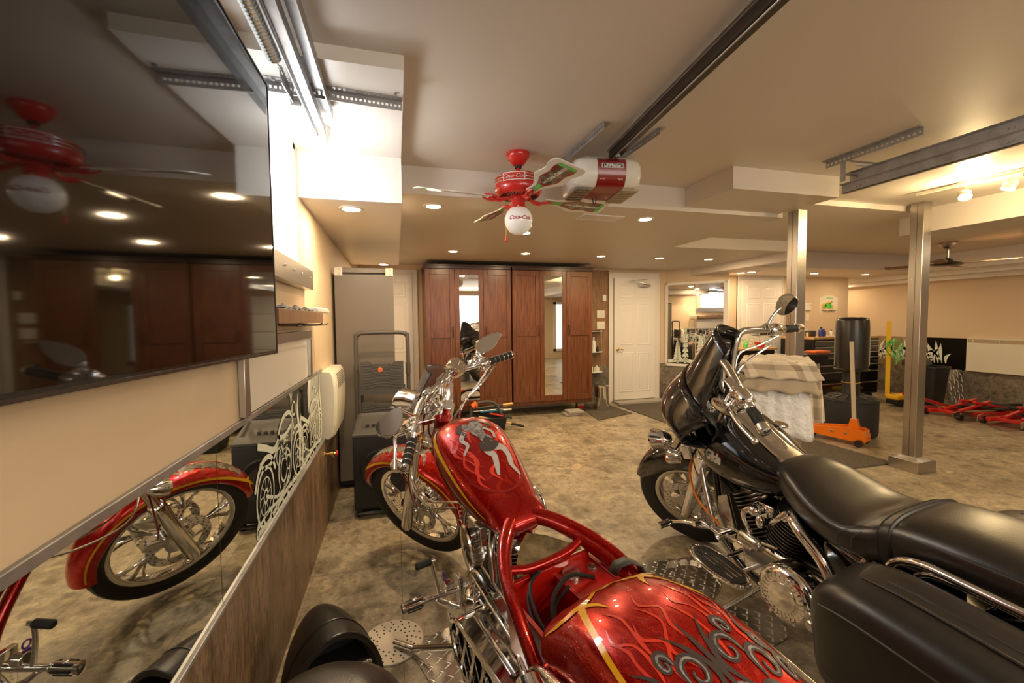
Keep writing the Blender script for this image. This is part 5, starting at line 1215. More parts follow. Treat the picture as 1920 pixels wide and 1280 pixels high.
# brass valve with a red wheel
vv = empty('water_valve', 'brass water valve with a red wheel on the left wainscot', 'valve', (0, 0, 0))
m = MB(); m.lathe([(.02, 0), (.018, .006), (.008, .010), (.008, .035), (.013, .037), (.013, .055), (.009, .058), (.006, .075)], (XL+.012, 2.975, .487), (1, 0, 0), 20); m.cyl((XL+.06, 2.975, .487), (XL+.065, 2.975, .462), .007); kid(m, 'body', 'brass', vv)
m = MB().ring((XL+.088, 2.975, .487), (1, 0, 0), .017, .0045, 24, 8)
for k in range(4): q = k*math.pi/2+.4; m.cyl((XL+.088, 2.975, .487), (XL+.088, 2.975+.017*math.cos(q), .487+.017*math.sin(q)), .003, n=8)
m.cyl((XL+.082, 2.975, .487), (XL+.093, 2.975, .487), .006); kid(m, 'wheel', 'red_plastic', vv)

# shelf under the window with small things on it
sh = empty('wall_shelf', 'brown wooden shelf on the left wall just beyond the television', 'shelf', (0, 0, 0))
kid(MB().bb(XL, -.385, 1.62, 2.54, 1.345, 1.400), 'board', 'barn_wood', sh, bevel=.002)
m = MB(); 
for y in (2.0, 2.4): m.tube([(XL+.002, y, 1.40), (XL+.002, y, 1.338), (-.38, y, 1.336), (-.368, y, 1.343)], .0035, 8)
m.tube([(-.385, 1.9, 1.335), (-.385, 2.4, 1.333), (-.38, 2.58, 1.333), (-.375, 2.62, 1.340)], .0035, 8); kid(m, 'bracket', 'black_metal', sh)
m = MB(); rows = []
for i in range(15):
    y = 1.75+.52*i/14; rows.append([V((-.47+.082*j/8, y, 1.402+.013*(1-abs(j/4-1))*(1+.6*math.sin(i*1.1+j))+.006*math.sin(i*2.3))) for j in range(9)]+[V((-.47+.082*j/8, y, 1.4005)) for j in range(8, -1, -1)])
m.loft(rows); tag(m.build('cloth', 'black_matte'), 'crumpled dark cloth lying on the small wooden shelf', 'cloth')
m = MB(); m.bb(-.45, -.385, 2.38, 2.78, 1.401, 1.421); m.bb(-.44, -.392, 2.52, 2.77, 1.421, 1.428); tag(m.build('plastic_box', 'white_plastic', bevel=.003), 'small clear white plastic box sticking out over the shelf end', 'box')
fr = empty('picture_frame', 'grey frame around a cream panel under the small wooden shelf', 'frame', (0, 0, 0))
m = MB(); m.bb(XL, XL+.022, 1.5, 2.61, 1.262, 1.305); m.bb(XL, XL+.022, 2.565, 2.61, 1.05, 1.262); m.bb(XL, XL+.022, 1.5, 1.545, 1.05, 1.262); kid(m, 'frame_moulding', 'steel', fr, bevel=.003)
kid(MB().bb(XL, XL+.006, 1.545, 2.565, 1.05, 1.262), 'panel', 'white_trim', fr)

# overhead door hardware
tr = empty('door_track', 'galvanised overhead door track with a long coil spring above the television', 'garage door track', (0, 0, 0))
m = MB(); xt = -.327
m.bb(xt, xt+.048, -2.7, 2.08, 2.208, 2.211); m.bb(xt+.045, xt+.048, -2.7, 2.08, 2.172, 2.211); m.bb(xt, xt+.003, -2.7, 2.08, 2.185, 2.208); m.bb(xt+.048, xt+.092, -2.7, 1.99, 2.243, 2.246); m.bb(xt+.089, xt+.092, -2.7, 1.99, 2.20, 2.246)
m.tube([(xt-.002, -2.7, 2.208), (xt-.002, 2.24, 2.202)], .008, 10)
kid(m, 'rail', 'galv', tr)
m = MB(); yy0, yy1 = -1.2, 1.59; N_ = 2200; pts = []
turns = 175
for i in range(turns*12+1):
    a = 2*math.pi*i/12; y = yy0+(yy1-yy0)*i/(turns*12); pts.append((xt-.038+.020*math.cos(a), y, 2.215+.020*math.sin(a)))
m.tube(pts, .0042, 5); kid(m, 'spring', 'dull_chrome', tr)
m = MB(); m.tube([(xt-.038, 1.58, 2.215), (xt-.034, 1.68, 2.212)], .005, 8); m.prism([(0, 0), (.02, .03), (.22, .012), (.24, 0), (.22, -.012), (.02, -.03)], -.002, .002, (xt-.034, 1.65, 2.205), (0, 1, 0), (0, 0, 1)); m.cyl((xt-.044, 1.86, 2.205), (xt-.012, 1.86, 2.205), .02); m.tube([(xt-.022, 1.9, 2.2), (xt-.004, 2.12, 2.19)], .003, 6); kid(m, 'pulley', 'galv', tr)
def perforated(m, p0, p1, w=.034, up=(0, 0, -1), side=(0, -1, 0), th=.0022, n=16, hole=1):
    """slotted angle iron: two flanges with holes let in as dark or pale slots"""
    p0, p1, up, side = V(p0), V(p1), V(up), V(side); L_ = (p1-p0).length; d = (p1-p0)/L_
    for f, g in ((up, side), (side, up)):
        # flange built of bars between the holes so that the slots are open
        hw = w*.24
        for a, b in ((0, w*.36), (w*.64, w)):
            m.add([p0+f*a, p1+f*a, p1+f*b, p0+f*b, p0+f*a-g*th, p1+f*a-g*th, p1+f*b-g*th, p0+f*b-g*th], [(0, 1, 2, 3), (7, 6, 5, 4), (0, 4, 5, 1), (3, 2, 6, 7), (0, 3, 7, 4), (1, 5, 6, 2)])
        for k in range(n+1):
            s0 = L_*k/n-L_/n*(.24 if k % 2 else .30); s1 = L_*k/n+L_/n*(.24 if k % 2 else .18); s0, s1 = max(s0, 0), min(s1, L_)
            a, b = w*.36, w*.64; q0, q1 = p0+d*s0, p0+d*s1
            m.add([q0+f*a, q1+f*a, q1+f*b, q0+f*b, q0+f*a-g*th, q1+f*a-g*th, q1+f*b-g*th, q0+f*b-g*th], [(0, 1, 2, 3), (7, 6, 5, 4), (0, 4, 5, 1), (3, 2, 6, 7), (0, 3, 7, 4), (1, 5, 6, 2)])
m = MB(); perforated(m, (-.46, 1.83, 2.256), (.045, 1.87, 2.256), .036, n=30)
for x in (-.42, .02): m.cyl((x, 1.81, 2.25), (x, 1.81, 2.257), .007, n=6)
kid(m, 'hanger', 'galv', tr)
kid(MB().bb(xt+.0, xt+.030, 1.815, 1.819, 2.209, 2.25), 'hanger_strap', 'galv', tr)
# right-hand track
tr = empty('door_track', 'galvanised double overhead door track hanging at the upper right', 'garage door track', (0, 0, 0))
for nm, z0, y1 in (('rail', 2.112, 2.065), ('rail', 2.170, 2.02)):
    m = MB(); x = 2.70; m.bb(x, x+.003, -2.7, y1, z0, z0+.052); m.bb(x-.012, x, -2.7, y1, z0+.050, z0+.053); m.bb(x, x+.03, -2.7, y1, z0, z0+.003); m.bb(x-.022, x, -2.7, y1+.0, z0+.052, z0+.0545)
    for y in (1.98, 1.96, 1.3, 1.32): m.cyl((x-.004, y, z0+.02), (x, y, z0+.02), .006, n=8)
    kid(m, nm, 'galv', tr)
m = MB(); perforated(m, (2.61, 2.10, 2.306), (2.61, 1.59, 2.306), .036, side=(-1, 0, 0), n=20); kid(m, 'hanger', 'galv', tr)
m = MB(); m.bb(2.612, 2.616, 1.98, 2.01, 2.16, 2.28); m.bar((2.70, 1.985, 2.20), (2.616, 1.985, 2.20), .03, .004); m.bar((2.614, 1.96, 2.27), (2.70, 1.86, 2.225), .03, .003); kid(m, 'hanger_strap', 'galv', tr)
m = MB(); m.bar((2.66, 1.96, 2.25), (2.70, 1.90, 2.225), .028, .006); kid(m, 'label', 'white_plastic', tr)

# bright bulb under the soffit
bl = empty('light_bulb', 'bright white round bulb glowing under the end of the left door track', 'bulb', (-.331, 2.2, 2.035))
m = MB().lathe([(.001, -.062), (.03, -.055), (.052, -.033), (.060, 0), (.054, .028), (.035, .052), (.022, .066), (.018, .08)], n=32, caps=False); kid(m, 'globe', 'lamp_cool', bl)
m = MB().lathe([(.018, .078), (.021, .082), (.021, .12), (.035, .13), (.055, .20), (.055, .223)], n=24); kid(m, 'socket', 'white_plastic', bl)
light('bulb_light', 'POINT', (-.331, 2.2-.07, 2.0), 5, (.95, .97, 1), shadow_soft_size=.06)

# ---------------------------------------------------------------- red ceiling fan
fn = empty('ceiling_fan', 'red soda-themed ceiling fan with bottle-shaped printed blades and a white globe', 'ceiling fan', (.705, 2.42, 0))
m = MB().lathe([(.001, 2.31), (.066, 2.31), (.070, 2.300), (.066, 2.285), (.035, 2.245), (.02, 2.238)]); m.lathe([(.021, 2.24), (.019, 2.225), (.019, 2.232)], mi=1); kid(m, 'canopy', ['red_plastic', 'black_metal'], fn)
m = MB().cyl((0, 0, 2.19), (0, 0, 2.24), .010); m.cyl((0, 0, 2.185), (0, 0, 2.20), .015, mi=0); kid(m, 'downrod', 'red_plastic', fn)
m = MB().lathe([(.012, 2.193), (.06, 2.190), (.112, 2.178), (.134, 2.165), (.137, 2.118), (.138, 2.112), (.135, 2.085), (.12, 2.066), (.075, 2.055), (.03, 2.052)], n=56)
for z in (2.157, 2.141, 2.125): m.ring((0, 0, z), (0, 0, 1), .1365, .0032, 64, 8, 1)
for k in range(36): q = 2*math.pi*k/36; m.bar((.075*math.cos(q), .075*math.sin(q), 2.0545), (.112*math.cos(q), .112*math.sin(q), 2.061), .005, .003, 2)
cam_a = math.atan2(-2.42, -.705)
for da in (-.18, math.pi*2/3-.18, -math.pi*2/3-.18):
    def wrap(co, off=.0, R_=.1395, zc=2.141): q = cam_a+da+co.x/R_+off; return V((math.cos(q)*(R_+co.z), math.sin(q)*(R_+co.z), zc+co.y))
    nn_ = 8
    for (w_, h_, z_, mi) in ((.064, .0225, .0012, 1), (.058, .0175, .0022, 0)):
        g_ = [[wrap(V((w_*(2*i/nn_-1), s_*h_, z_))) for s_ in (-1, 1)] for i in range(nn_+1)]; m.loft(g_, False, (3 if mi else 0), closed=False)
    m.text('Coca-Cola', .031, (0, 0, 0), (1, 0, 0), (0, 1, 0), 3, .45, .0003, .0006, fn=lambda co: wrap(co)+V((0, 0, 0))+(wrap(V((co.x, co.y, .0028)))-wrap(co)))
kid(m, 'motor_housing', ['red_plastic', 'chrome', 'black_metal', 'text_white'], fn, ang=60)
m = MB().lathe([(.045, 2.062), (.045, 2.052), (.040, 2.048), (.039, 2.008), (.043, 1.998), (.040, 1.992)], n=32); m.ring((0, 0, 1.999), (0, 0, 1), .042, .0035)
for k in range(3): q = 2*math.pi*k/3+cam_a; m.ell((.045*math.cos(q), .045*math.sin(q), 2.003), (.006, .006, .006), 10, 8, 1)
kid(m, 'switch_housing', ['red_plastic', 'brass'], fn)
m = MB().ell((0, 0, 1.928), (.0815, .0815, .0835), 40, 28)
for da in (.10, math.pi+.10):
    m.text('Coca-Cola', .030, (0, 0, 0), (1, 0, 0), (0, 1, 0), 1, .45, .0001, .0006, fn=lambda co: V((0, 0, 1.928))+V((math.cos(cam_a+da+co.x/.08)*math.cos(co.y/.08+.02), math.sin(cam_a+da+co.x/.08)*math.cos(co.y/.08+.02), math.sin(co.y/.08+.02)))*.0830)
kid(m, 'globe', ['globe', 'text_red'], fn, ang=70)
for k, (ox, L_, bead) in enumerate(((-.072, .135, 1), (.072, .105, 0))):
    m = MB(); bx, by = ox*.96, ox*-.28; m.tube([(bx*.6, by*.6, 2.0), (bx, by, 1.98), (bx*1.02, by*1.02, 1.9), (bx*1.02, by*1.02, 1.98-L_)], .0009, 5)
    for j in range(int(L_/.005)): m.ell((bx*1.02, by*1.02, 1.975-j*.005), (.0017, .0017, .0017), 6, 4)
    if bead: m.lathe([(.001, 0), (.004, -.006), (.009, -.028), (.006, -.04), (.001, -.044)], (bx*1.02, by*1.02, 1.98-L_), n=14, mi=1)
    kid(m, 'pull_chain', ['brass', 'red_plastic'], fn)
def bottle(k, w, x0, L_):
    prof = [(0, .30), (.05, .33), (.08, .28), (.22, .34), (.36, .62), (.5, .92), (.62, .86), (.72, .80), (.84, .95), (.95, .93), (1., .80)]
    tab = prof; out = []
    for s in (1, -1):
        rng = [i/30 for i in range(31)]
        if s < 0: rng = rng[::-1]
        for f in rng: out.append((x0+L_*f, s*w/2*lerp_table(tab, f)[0]*k))
    return out
blade0 = MB(); blade0.prism(bottle(1.36, .135, .160, .435), -.0025, .0025)
b_ = bottle(.88, .125, .185, .385)
for z, sg in ((-.0030, -1), (.0030, 1)):
    def part(x_a, x_b, mi, wk, zz):
        pts = [(x, y) for x, y in bottle(wk, .125, .185, .385) if x_a <= x <= x_b]
        blade0.add([(x, y, z+sg*zz) for x, y in pts], [tuple(range(len(pts)))], mi)
    part(.185, .57, 1, .90, 0); part(.19, .30, 2, .7, .0002); part(.31, .565, 3, .60, .0002); part(.31, .56, 4, .18, .0004); part(.54, .575, 2, .86, .0004)
    for xx in (.355, .43):
        blade0.bb(xx, xx+.035, -.040, .040, min(z, z+sg*.0006), max(z, z+sg*.0006), 5)
    blade0.text('Coca-Cola', .030, (.43, 0, z+sg*.0009), (1, 0, 0), (0, sg, 0), 6, .4, .0002, .0005)
me_blade = None
for k in range(4):
    q = R(8+90*k); bm_ = blade0.build('blade', ['white_plastic', 'deep_red', 'green_plastic', 'ghost_dark', 'ghost_light', 'marble_grey', 'text_white'], fn) if k == 0 else bobj.copy()
    if k == 0: bobj = bm_
    else: COL.objects.link(bm_); bm_.parent = fn
    bm_.matrix_local = Matrix.Translation((0, 0, 2.052)) @ Matrix.Rotation(q, 4, 'Z') @ Matrix.Rotation(R(-14), 4, 'X')
    m = MB(); pts = [(.07, 0, 2.054), (.10, 0, 2.046), (.14, 0, 2.040), (.185, 0, 2.046)]
    m.tube(pts, [.011, .009, .008, .009], 10, smooth=4)
    for s in (1, -1): m.tube([(.125, 0, 2.041), (.15, .022*s, 2.04+.005*s), (.185, .028*s, 2.046+.006*s), (.215, .016*s, 2.049+.003*s)], [.008, .007, .006, .005], 8, smooth=4)
    m.tube([(.08, 0, 2.047), (.105, 0, 2.032), (.14, 0, 2.030)], .007, 8, smooth=3)
    m.xf(Matrix.Rotation(q, 4, 'Z')); kid(m, 'blade_bracket', 'red_plastic', fn)

# ---------------------------------------------------------------- garage door opener
op = empty('garage_door_opener', 'white and red garage door opener hanging from the main ceiling beside the red fan', 'garage door opener', M=Matrix.Translation((1.165, 2.30, 0)) @ Matrix.Rotation(R(-7), 4, 'Z'))
m = MB()
def osec(x, k, sh=0.): return [V((x, y*k, 2.155+(z-2.155)*k+sh)) for y, z in ((-.16, 2.215), (-.175, 2.20), (-.178, 2.13), (-.150, 2.085), (-.13, 2.075), (.17, 2.075), (.19, 2.10), (.19, 2.22), (.17, 2.235), (-.14, 2.235))]
m.loft([osec(-.205, .25), osec(-.200, .55), osec(-.185, .80), osec(-.16, .93), osec(-.12, 1.0), osec(.12, 1.0), osec(.16, .93), osec(.185, .8), osec(.2, .55), osec(.205, .25)]); kid(m, 'housing', 'white_plastic', op, ang=50)
m = MB()
m.loft([[V((x, y, z)) for x in (-.075, .085)] for y, z in ((-.12, 2.2365), (-.162, 2.2175), (-.178, 2.20), (-.181, 2.13), (-.152, 2.082), (-.13, 2.072), (.15, 2.072))], False, closed=False)
k0 = len(m.v); m.bb(-.055, .065, -.185, -.179, 2.163, 2.187, 1); m.bb(-.051, .061, -.187, -.180, 2.166, 2.184, 2); m.text('LiftMaster', .024, (.005, -.1878, 2.175), (1, 0, 0), (0, 0, 1), 1, 0, .0004, .0008)
m.text('3/4 HP', .010, (-.045, -.168, 2.108), (1, 0, 0), (0, -.5, .86), 1, 0, .0004); m.text('MyQ', .014, (.055, -.168, 2.108), (1, 0, 0), (0, -.5, .86), 1, 0, .0004)
kid(m, 'front_cover', ['deep_red', 'text_white', 'text_black'], op)
for s in (-1, 1):
    m = MB(); m.bb(min(s*.085, s*.185), max(s*.085, s*.185), -.12, .14, 2.062, 2.074)
    for k in range(5): m.bb(min(s*.095, s*.175), max(s*.095, s*.175), -.10+k*.045, -.085+k*.045, 2.058, 2.062)
    kid(m, 'lamp_lens', 'marble_grey' if s < 0 else 'canvas', op, bevel=.003)
kid(MB().tube([(-.03, .05, 2.07), (-.022, .05, 2.035), (-.012, .05, 2.03), (-.004, .05, 2.07)], .003, 8, smooth=4), 'release_hook', 'black_metal', op)
# rail in world coordinates
def wchild(mb, name, mats, parent, **k):
    o = mb.build(name, mats, parent, **k); o.matrix_parent_inverse = parent.matrix_world.inverted(); return o
S_m = {}
opm = op.matrix_world.inverted() if False else (Matrix.Translation((1.165, 2.30, 0)) @ Matrix.Rotation(R(-7), 4, 'Z')).inverted()
m = MB(); a, b = V((1.172, 2.16, 2.262)), V((1.055, 1.0, 2.266)); d = (b-a).normalized(); e_ = a+d*4.6
m.bar(a, e_, .052, .004); m.bar(a+V((.024, 0, -.018)), e_+V((.024, 0, -.018)), .004, .036); m.bar(a+V((-.024, 0, -.018)), e_+V((-.024, 0, -.018)), .004, .036); m.bar(a+V((.0, 0, -.034)), e_+V((.0, 0, -.034)), .050, .004); m.bar(a+V((-.034, 0, .004)), e_+V((-.034, 0, .004)), .014, .004, 1)
m.tube([a+V((-.01, 0, -.04)), e_+V((-.01, 0, -.04))], .004, 6, 1); m.cyl(a+d*.07+V((0, 0, -.05)), a+d*.07+V((0, 0, -.036)), .012, n=6, mi=1)
m.xf(opm); kid(m, 'rail', ['dark_steel', 'galv'], op, bevel=.001)
m = MB(); perforated(m, (.985, 2.50, 2.306), (1.0, 1.93, 2.306), .036, side=(1, 0, 0), n=22); m.xf(opm); kid(m, 'mounting_angle', 'galv', op)
m = MB(); perforated(m, (1.30, 2.44, 2.306), (1.305, 1.92, 2.306), .030, side=(1, 0, 0), n=22); m.xf(opm); kid(m, 'mounting_angle', 'galv', op)

# ceiling register
rg_ = empty('ceiling_vent', 'white rectangular ceiling vent behind the red fan', 'vent', (1.555, 3.07, 2.14))
m = MB(); m.bb(-.17, .17, -.085, -.065, -.008, 0); m.bb(-.17, .17, .065, .085, -.008, 0); m.bb(-.17, -.15, -.065, .065, -.008, 0); m.bb(.15, .17, -.065, .065, -.008, 0); m.bb(-.006, .006, -.065, .065, -.008, 0); kid(m, 'frame', 'white_trim', rg_, bevel=.002)
m = MB()
for k in range(9): m.bar((-.15, -.056+.014*k, -.005), (.15, -.056+.014*k, -.005), .011, .002)
kid(m, 'slats', 'white_plastic', rg_)
# track lights
tl = empty('track_light', 'cream track light with round heads on the main ceiling near the steel posts', 'light', (0, 0, 0))
m = MB(); m.bar((3.93, 2.42, 2.288), (4.07, 1.0, 2.288), .022, .018); m.bb(4.02, 4.10, 1.72, 1.88, 2.262, 2.31); kid(m, 'track', 'cream_plastic', tl)
for (x, y, lit) in ((3.985, 2.16, 1), (4.005, 1.93, 0), (4.03, 1.55, 1)):
    m = MB(); m.cyl((x, y, 2.285), (x, y, 2.245), .008); dn = V((-.3, .25, -1)).normalized() if not lit else V((-.45, -.35, -.8)).normalized(); c0 = V((x, y, 2.225))
    m.lathe([(.001, -.035), (.022, -.032), (.034, -.015), (.036, .0), (.030, .010), (.034, .022), (.036, .035)], c0, dn, 28); m.lathe([(.001, .034), (.034, .034)], c0, dn, 28, 1, caps=False)
    kid(m, 'spot_head', ['cream_plastic', 'lamp_warm' if lit else 'cream_plastic'], tl)
light('track_spot', 'POINT', (3.95, 2.10, 2.165), 20, (1, .72, .36), shadow_soft_size=.04)
light('track_spot', 'POINT', (4.0, 1.5, 2.165), 20, (1, .72, .36), shadow_soft_size=.04)
# brushed fan at the right
f2 = empty('ceiling_fan', 'brushed nickel ceiling fan with dark blades beyond the right steel post', 'ceiling fan', (6.75, 3.8, 0))
kid(MB().lathe([(.001, 2.265), (.085, 2.265), (.088, 2.25), (.06, 2.20), (.03, 2.185), (.02, 2.184)]), 'canopy', 'steel', f2)
kid(MB().cyl((0, 0, 2.05), (0, 0, 2.19), .012), 'downrod', 'steel', f2)
kid(MB().lathe([(.02, 2.07), (.045, 2.05), (.055, 2.03), (.14, 2.005), (.155, 1.992), (.13, 1.98), (.04, 1.972), (.001, 1.971)], n=40), 'motor_housing', 'dark_steel', f2)
for k in range(4):
    m = MB().prism([(.12, -.03), (.3, -.055), (.60, -.06), (.62, 0), (.60, .06), (.3, .055), (.12, .03)], -.003, .003); m.xf(Matrix.Translation((0, 0, 2.0)) @ Matrix.Rotation(R(20+90*k), 4, 'Z') @ Matrix.Rotation(R(10), 4, 'X')); kid(m, 'blade', 'barn_wood', f2)

# ---------------------------------------------------------------- steel posts
def post(x0, x1, y0, y1, zt, label, foot):
    p = empty('steel_post', label, 'post', (0, 0, 0))
    m = MB(); m.bb(x0, x1, y0, y1, 0, zt); kid(m, 'column', 'steel', p, bevel=.004)
    m = MB(); n = 9
    for k in range(n):
        z = .12+(zt-.25)*k/(n-1)
        for f in (.28, .42): y = y0+(y1-y0)*(1-f); m.cyl((x0-.002, y, z), (x0, y, z), .0035, n=8)
    m.bb(x0-.0008, x0, y0+.045, y0+.048, .02, zt-.01, 1)
    kid(m, 'rivets', ['dull_chrome', 'dark_steel'], p)
    if foot:
        m = MB(); cx, cy = (x0+x1)/2, (y0+y1)/2
        def sq(h, z): return [V((cx-h, cy-h, z)), V((cx+h, cy-h, z)), V((cx+h, cy+h, z)), V((cx-h, cy+h, z))]
        m.loft([sq(.113, 0), sq(.113, .10), sq(.075, .118), sq(.056, .122)]); kid(m, 'base_cover', 'steel', p, bevel=.003)
post(2.972, 3.062, 2.60, 2.69, 2.17, 'brushed steel post standing under the boxed bulkhead, left of the two', False)
post(4.311, 4.408, 2.60, 2.70, 2.31, 'brushed steel post with a square boxed foot, right of the two', True)
# ================================================================ back of the room
def wardrobe(x0, x1, label):
    w = empty('wardrobe', label, 'wardrobe', (0, 0, 0)); yf, z0, z1 = 5.66, .15, 2.03
    m = MB(); m.bb(x0, x0+.018, yf, YB-.002, z0, z1); m.bb(x1-.018, x1, yf, YB-.002, z0, z1); m.bb(x0, x1, yf+.3, YB-.002, z0, z0+.02); m.bb(x0, x1, yf, YB-.002, z1-.02, z1); m.bb(x0+.018, x1-.018, yf+.02, yf+.03, z0+.02, z1-.02); kid(m, 'body', 'cabinet_wood', w, bevel=.001)
    m = MB(); m.bb(x0-.004, x1+.004, yf-.03, YB-.002, z1, z1+.05); m.bb(x0-.009, x1+.009, yf-.045, YB-.002, z1+.035, z1+.055); kid(m, 'cornice', 'cabinet_dark', w, bevel=.003)
    m = MB(); m.bb(x0, x1, yf-.004, yf+.016, z0-.0, z0+.045); kid(m, 'plinth_rail', 'cabinet_wood', w, bevel=.001)
    dw = (x1-x0)/3
    for k in range(3):
        a, b = x0+dw*k+.002, x0+dw*(k+1)-.002; yb = yf-.002; st = .062; zb, zt = z0+.05, z1-.004
        m = MB()
        m.bb(a, a+st, yb-.022, yb, zb, zt); m.bb(b-st, b, yb-.022, yb, zb, zt); m.bb(a+st, b-st, yb-.022, yb, zt-.075, zt); m.bb(a+st, b-st, yb-.022, yb, zb, zb+.08)
        d = None
        if k == 1:
            kid(m, 'door', 'cabinet_wood', w, bevel=.002)
            kid(MB().bb(a+st, b-st, yb-.012, yb-.004, zb+.08, zt-.075), 'door_mirror', 'clear_mirror', w)
        else:
            m.bb(a+st, b-st, yb-.022, yb, zb+.92, zb+1.0); m.bb(a+st, b-st, yb-.012, yb-.004, zb+.08, zt-.075); d = kid(m, 'door', 'cabinet_wood', w, bevel=.002)
        hx = b-.028 if k == 0 else a+.028
        h = MB().tube([(hx, yb-.022, zb+.93), (hx, yb-.05, zb+.94), (hx, yb-.052, zb+1.05), (hx, yb-.022, zb+1.06)], .006, 8, smooth=3)
        if d: kid(h, 'handle', 'dark_steel', d)
    return w
wardrobe(.372, 1.525, 'left dark red-brown wardrobe with a mirrored middle door')
wardrobe(1.545, 2.735, 'right dark red-brown wardrobe with a mirrored middle door')

# wall plates and thermostat by the entry door
tag(MB().bb(3.17, 3.235, YB-.035, YB-.010, 1.63, 1.73).build('thermostat', 'white_plastic', bevel=.004), 'small white thermostat above the switches beside the entry door', 'thermostat')
for z, lab in ((1.425, 'upper white triple switch plate on the brown wood cladding'), (1.25, 'lower white switch plate on the brown wood cladding')):
    r_ = empty('switch_plate', lab, 'light switch', (0, 0, 0)); kid(MB().bb(3.08, 3.215, YB-.018, YB-.010, z-.06, z+.06), 'plate', 'cream_plastic', r_, bevel=.002)
    for k in range(3): kid(MB().bb(3.094+.040*k, 3.120+.040*k, YB-.023, YB-.018, z-.035, z+.035), 'rocker', 'white_plastic', r_, bevel=.002)
gs = empty('glass_shelf_unit', 'small corner shelf of three glass plates between the wardrobe and the switches', 'shelf', (0, 0, 0))
for z in (1.155, .83, .515):
    out = [(2.77, YB-.012), (2.77, YB-.20), (2.95, YB-.20), (3.06, YB-.18), (3.13, YB-.12), (3.15, YB-.012)]; kid(MB().prism(out, z, z+.008), 'glass_plate', 'frost', gs)
kid(MB().cyl((3.12, YB-.10, .515), (3.12, YB-.10, 1.16), .005), 'rod', 'chrome', gs)
def bottle_obj(name, x, y, z, r, h, m_, cap, label, cat='bottle'):
    o = empty(name, label, cat, (x, y, z)); kid(MB().lathe([(.001, 0), (r, 0), (r, h*.62), (r*.8, h*.72), (r*.38, h*.8), (r*.36, h*.88)], n=20), 'body', m_, o); kid(MB().lathe([(r*.42, h*.87), (r*.42, h), (.001, h)], n=16), 'cap', cap, o); return o
bottle_obj('bottle', 2.98, YB-.10, .838, .034, .23, 'white_plastic', 'white_plastic', 'tall white bottle on the middle glass plate beside the wardrobe')
bottle_obj('bottle', 3.06, YB-.08, .838, .022, .09, 'dark_steel', 'black_plastic', 'short dark bottle on the middle glass plate beside the wardrobe')
bottle_obj('jar', 2.92, YB-.10, .523, .045, .12, 'frost', 'white_plastic', 'pale jar at the left of the lowest glass plate', 'jar')
bottle_obj('jar', 3.03, YB-.10, .523, .045, .10, 'cream_plastic', 'white_plastic', 'cream jar at the right of the lowest glass plate', 'jar')
tag(MB().tube([(2.95, YB-.12, 1.168), (3.05, YB-.10, 1.170), (3.10, YB-.08, 1.168)], .006, 8).build('pen', 'black_plastic'), 'dark pen lying on the highest glass plate', 'pen')
# steel bin
bn = empty('waste_bin', 'round polished steel bin beside the right wardrobe', 'bin', (2.93, 5.73, .012))
kid(MB().lathe([(.001, 0), (.104, 0), (.105, .02), (.108, .335), (.111, .34), (.111, .35), (.10, .352)], n=40), 'body', 'chrome', bn); kid(MB().lathe([(.11, .338), (.111, .352), (.06, .362), (.001, .364)], n=40), 'lid', 'dull_chrome', bn)
# small things below the wardrobe
m = MB(); 
for i, (x, y, lab) in enumerate(((2.36, 5.55, 'lower grey paving slab on the floor under the right wardrobe'), (2.40, 5.53, 'upper grey paving slab on the floor under the right wardrobe'))):
    tag(MB().bb(x-.11, x+.11, y-.09, y+.09, .001+.036*i, .035+.036*i).build('paving_slab', 'concrete', bevel=.006), lab, 'paving slab')
bx_ = empty('tin', 'small orange and white tin on the floor under the right corner of the wardrobe', 'tin', (2.66, 5.92, .002)); kid(MB().bb(-.05, .05, -.04, .04, 0, .15), 'body', 'pale_wood', bx_); kid(MB().bb(-.051, .051, -.041, .041, .0, .045), 'label_band', 'red_plastic', bx_)
# floor mats and plates
def mat_(pts, m_, label, name='floor_mat', h=.010, cat='mat'): return tag(MB().prism(pts, .0005, h).build(name, m_, bevel=.003), label, cat)
mat_([(3.36, 2.80), (4.38, 2.79), (4.36, 5.93), (3.30, 5.93)], 'carpet', 'long dark brown runner from the entry door towards the steel post')
mat_([(2.58, 5.12), (3.22, 5.36), (3.18, 6.15), (2.76, 6.15), (2.62, 5.5)], 'carpet', 'small dark brown mat under the steel bin')
def plate_obj(pts, label): return tag(MB().prism(pts, .0008, .005).build('checker_plate', 'diamond_plate', bevel=.001), label, 'metal plate')
def rounded(pts, r=.04, n=4):
    out = []; L_ = len(pts)
    for i in range(L_):
        p, a, b = V((*pts[i], 0)), V((*pts[i-1], 0)), V((*pts[(i+1) % L_], 0)); u = (a-p).normalized(); v = (b-p).normalized()
        for k in range(n+1):
            t = k/n; q = (p+u*r)*(1-t)**2+p*2*t*(1-t)+(p+v*r)*t*t; out.append((q.x, q.y))
    return out
plate_obj(rounded([(.02, 1.75), (.20, 1.83), (.52, 1.5), (.45, 1.15), (.22, 1.2)]), 'shiny diamond-pattern metal plate under the red motorcycle')
plate_obj(rounded([(1.02, 1.78), (1.20, 2.02), (1.66, 2.0), (1.56, 1.74), (1.30, 1.57)]), 'rear diamond-pattern metal plate under the black motorcycle')
plate_obj(rounded([(1.22, 1.44), (1.48, 1.61), (1.63, 1.47), (1.58, 1.37), (1.36, 1.33)], .05), 'front diamond-pattern metal plate below the saddlebag of the black motorcycle')
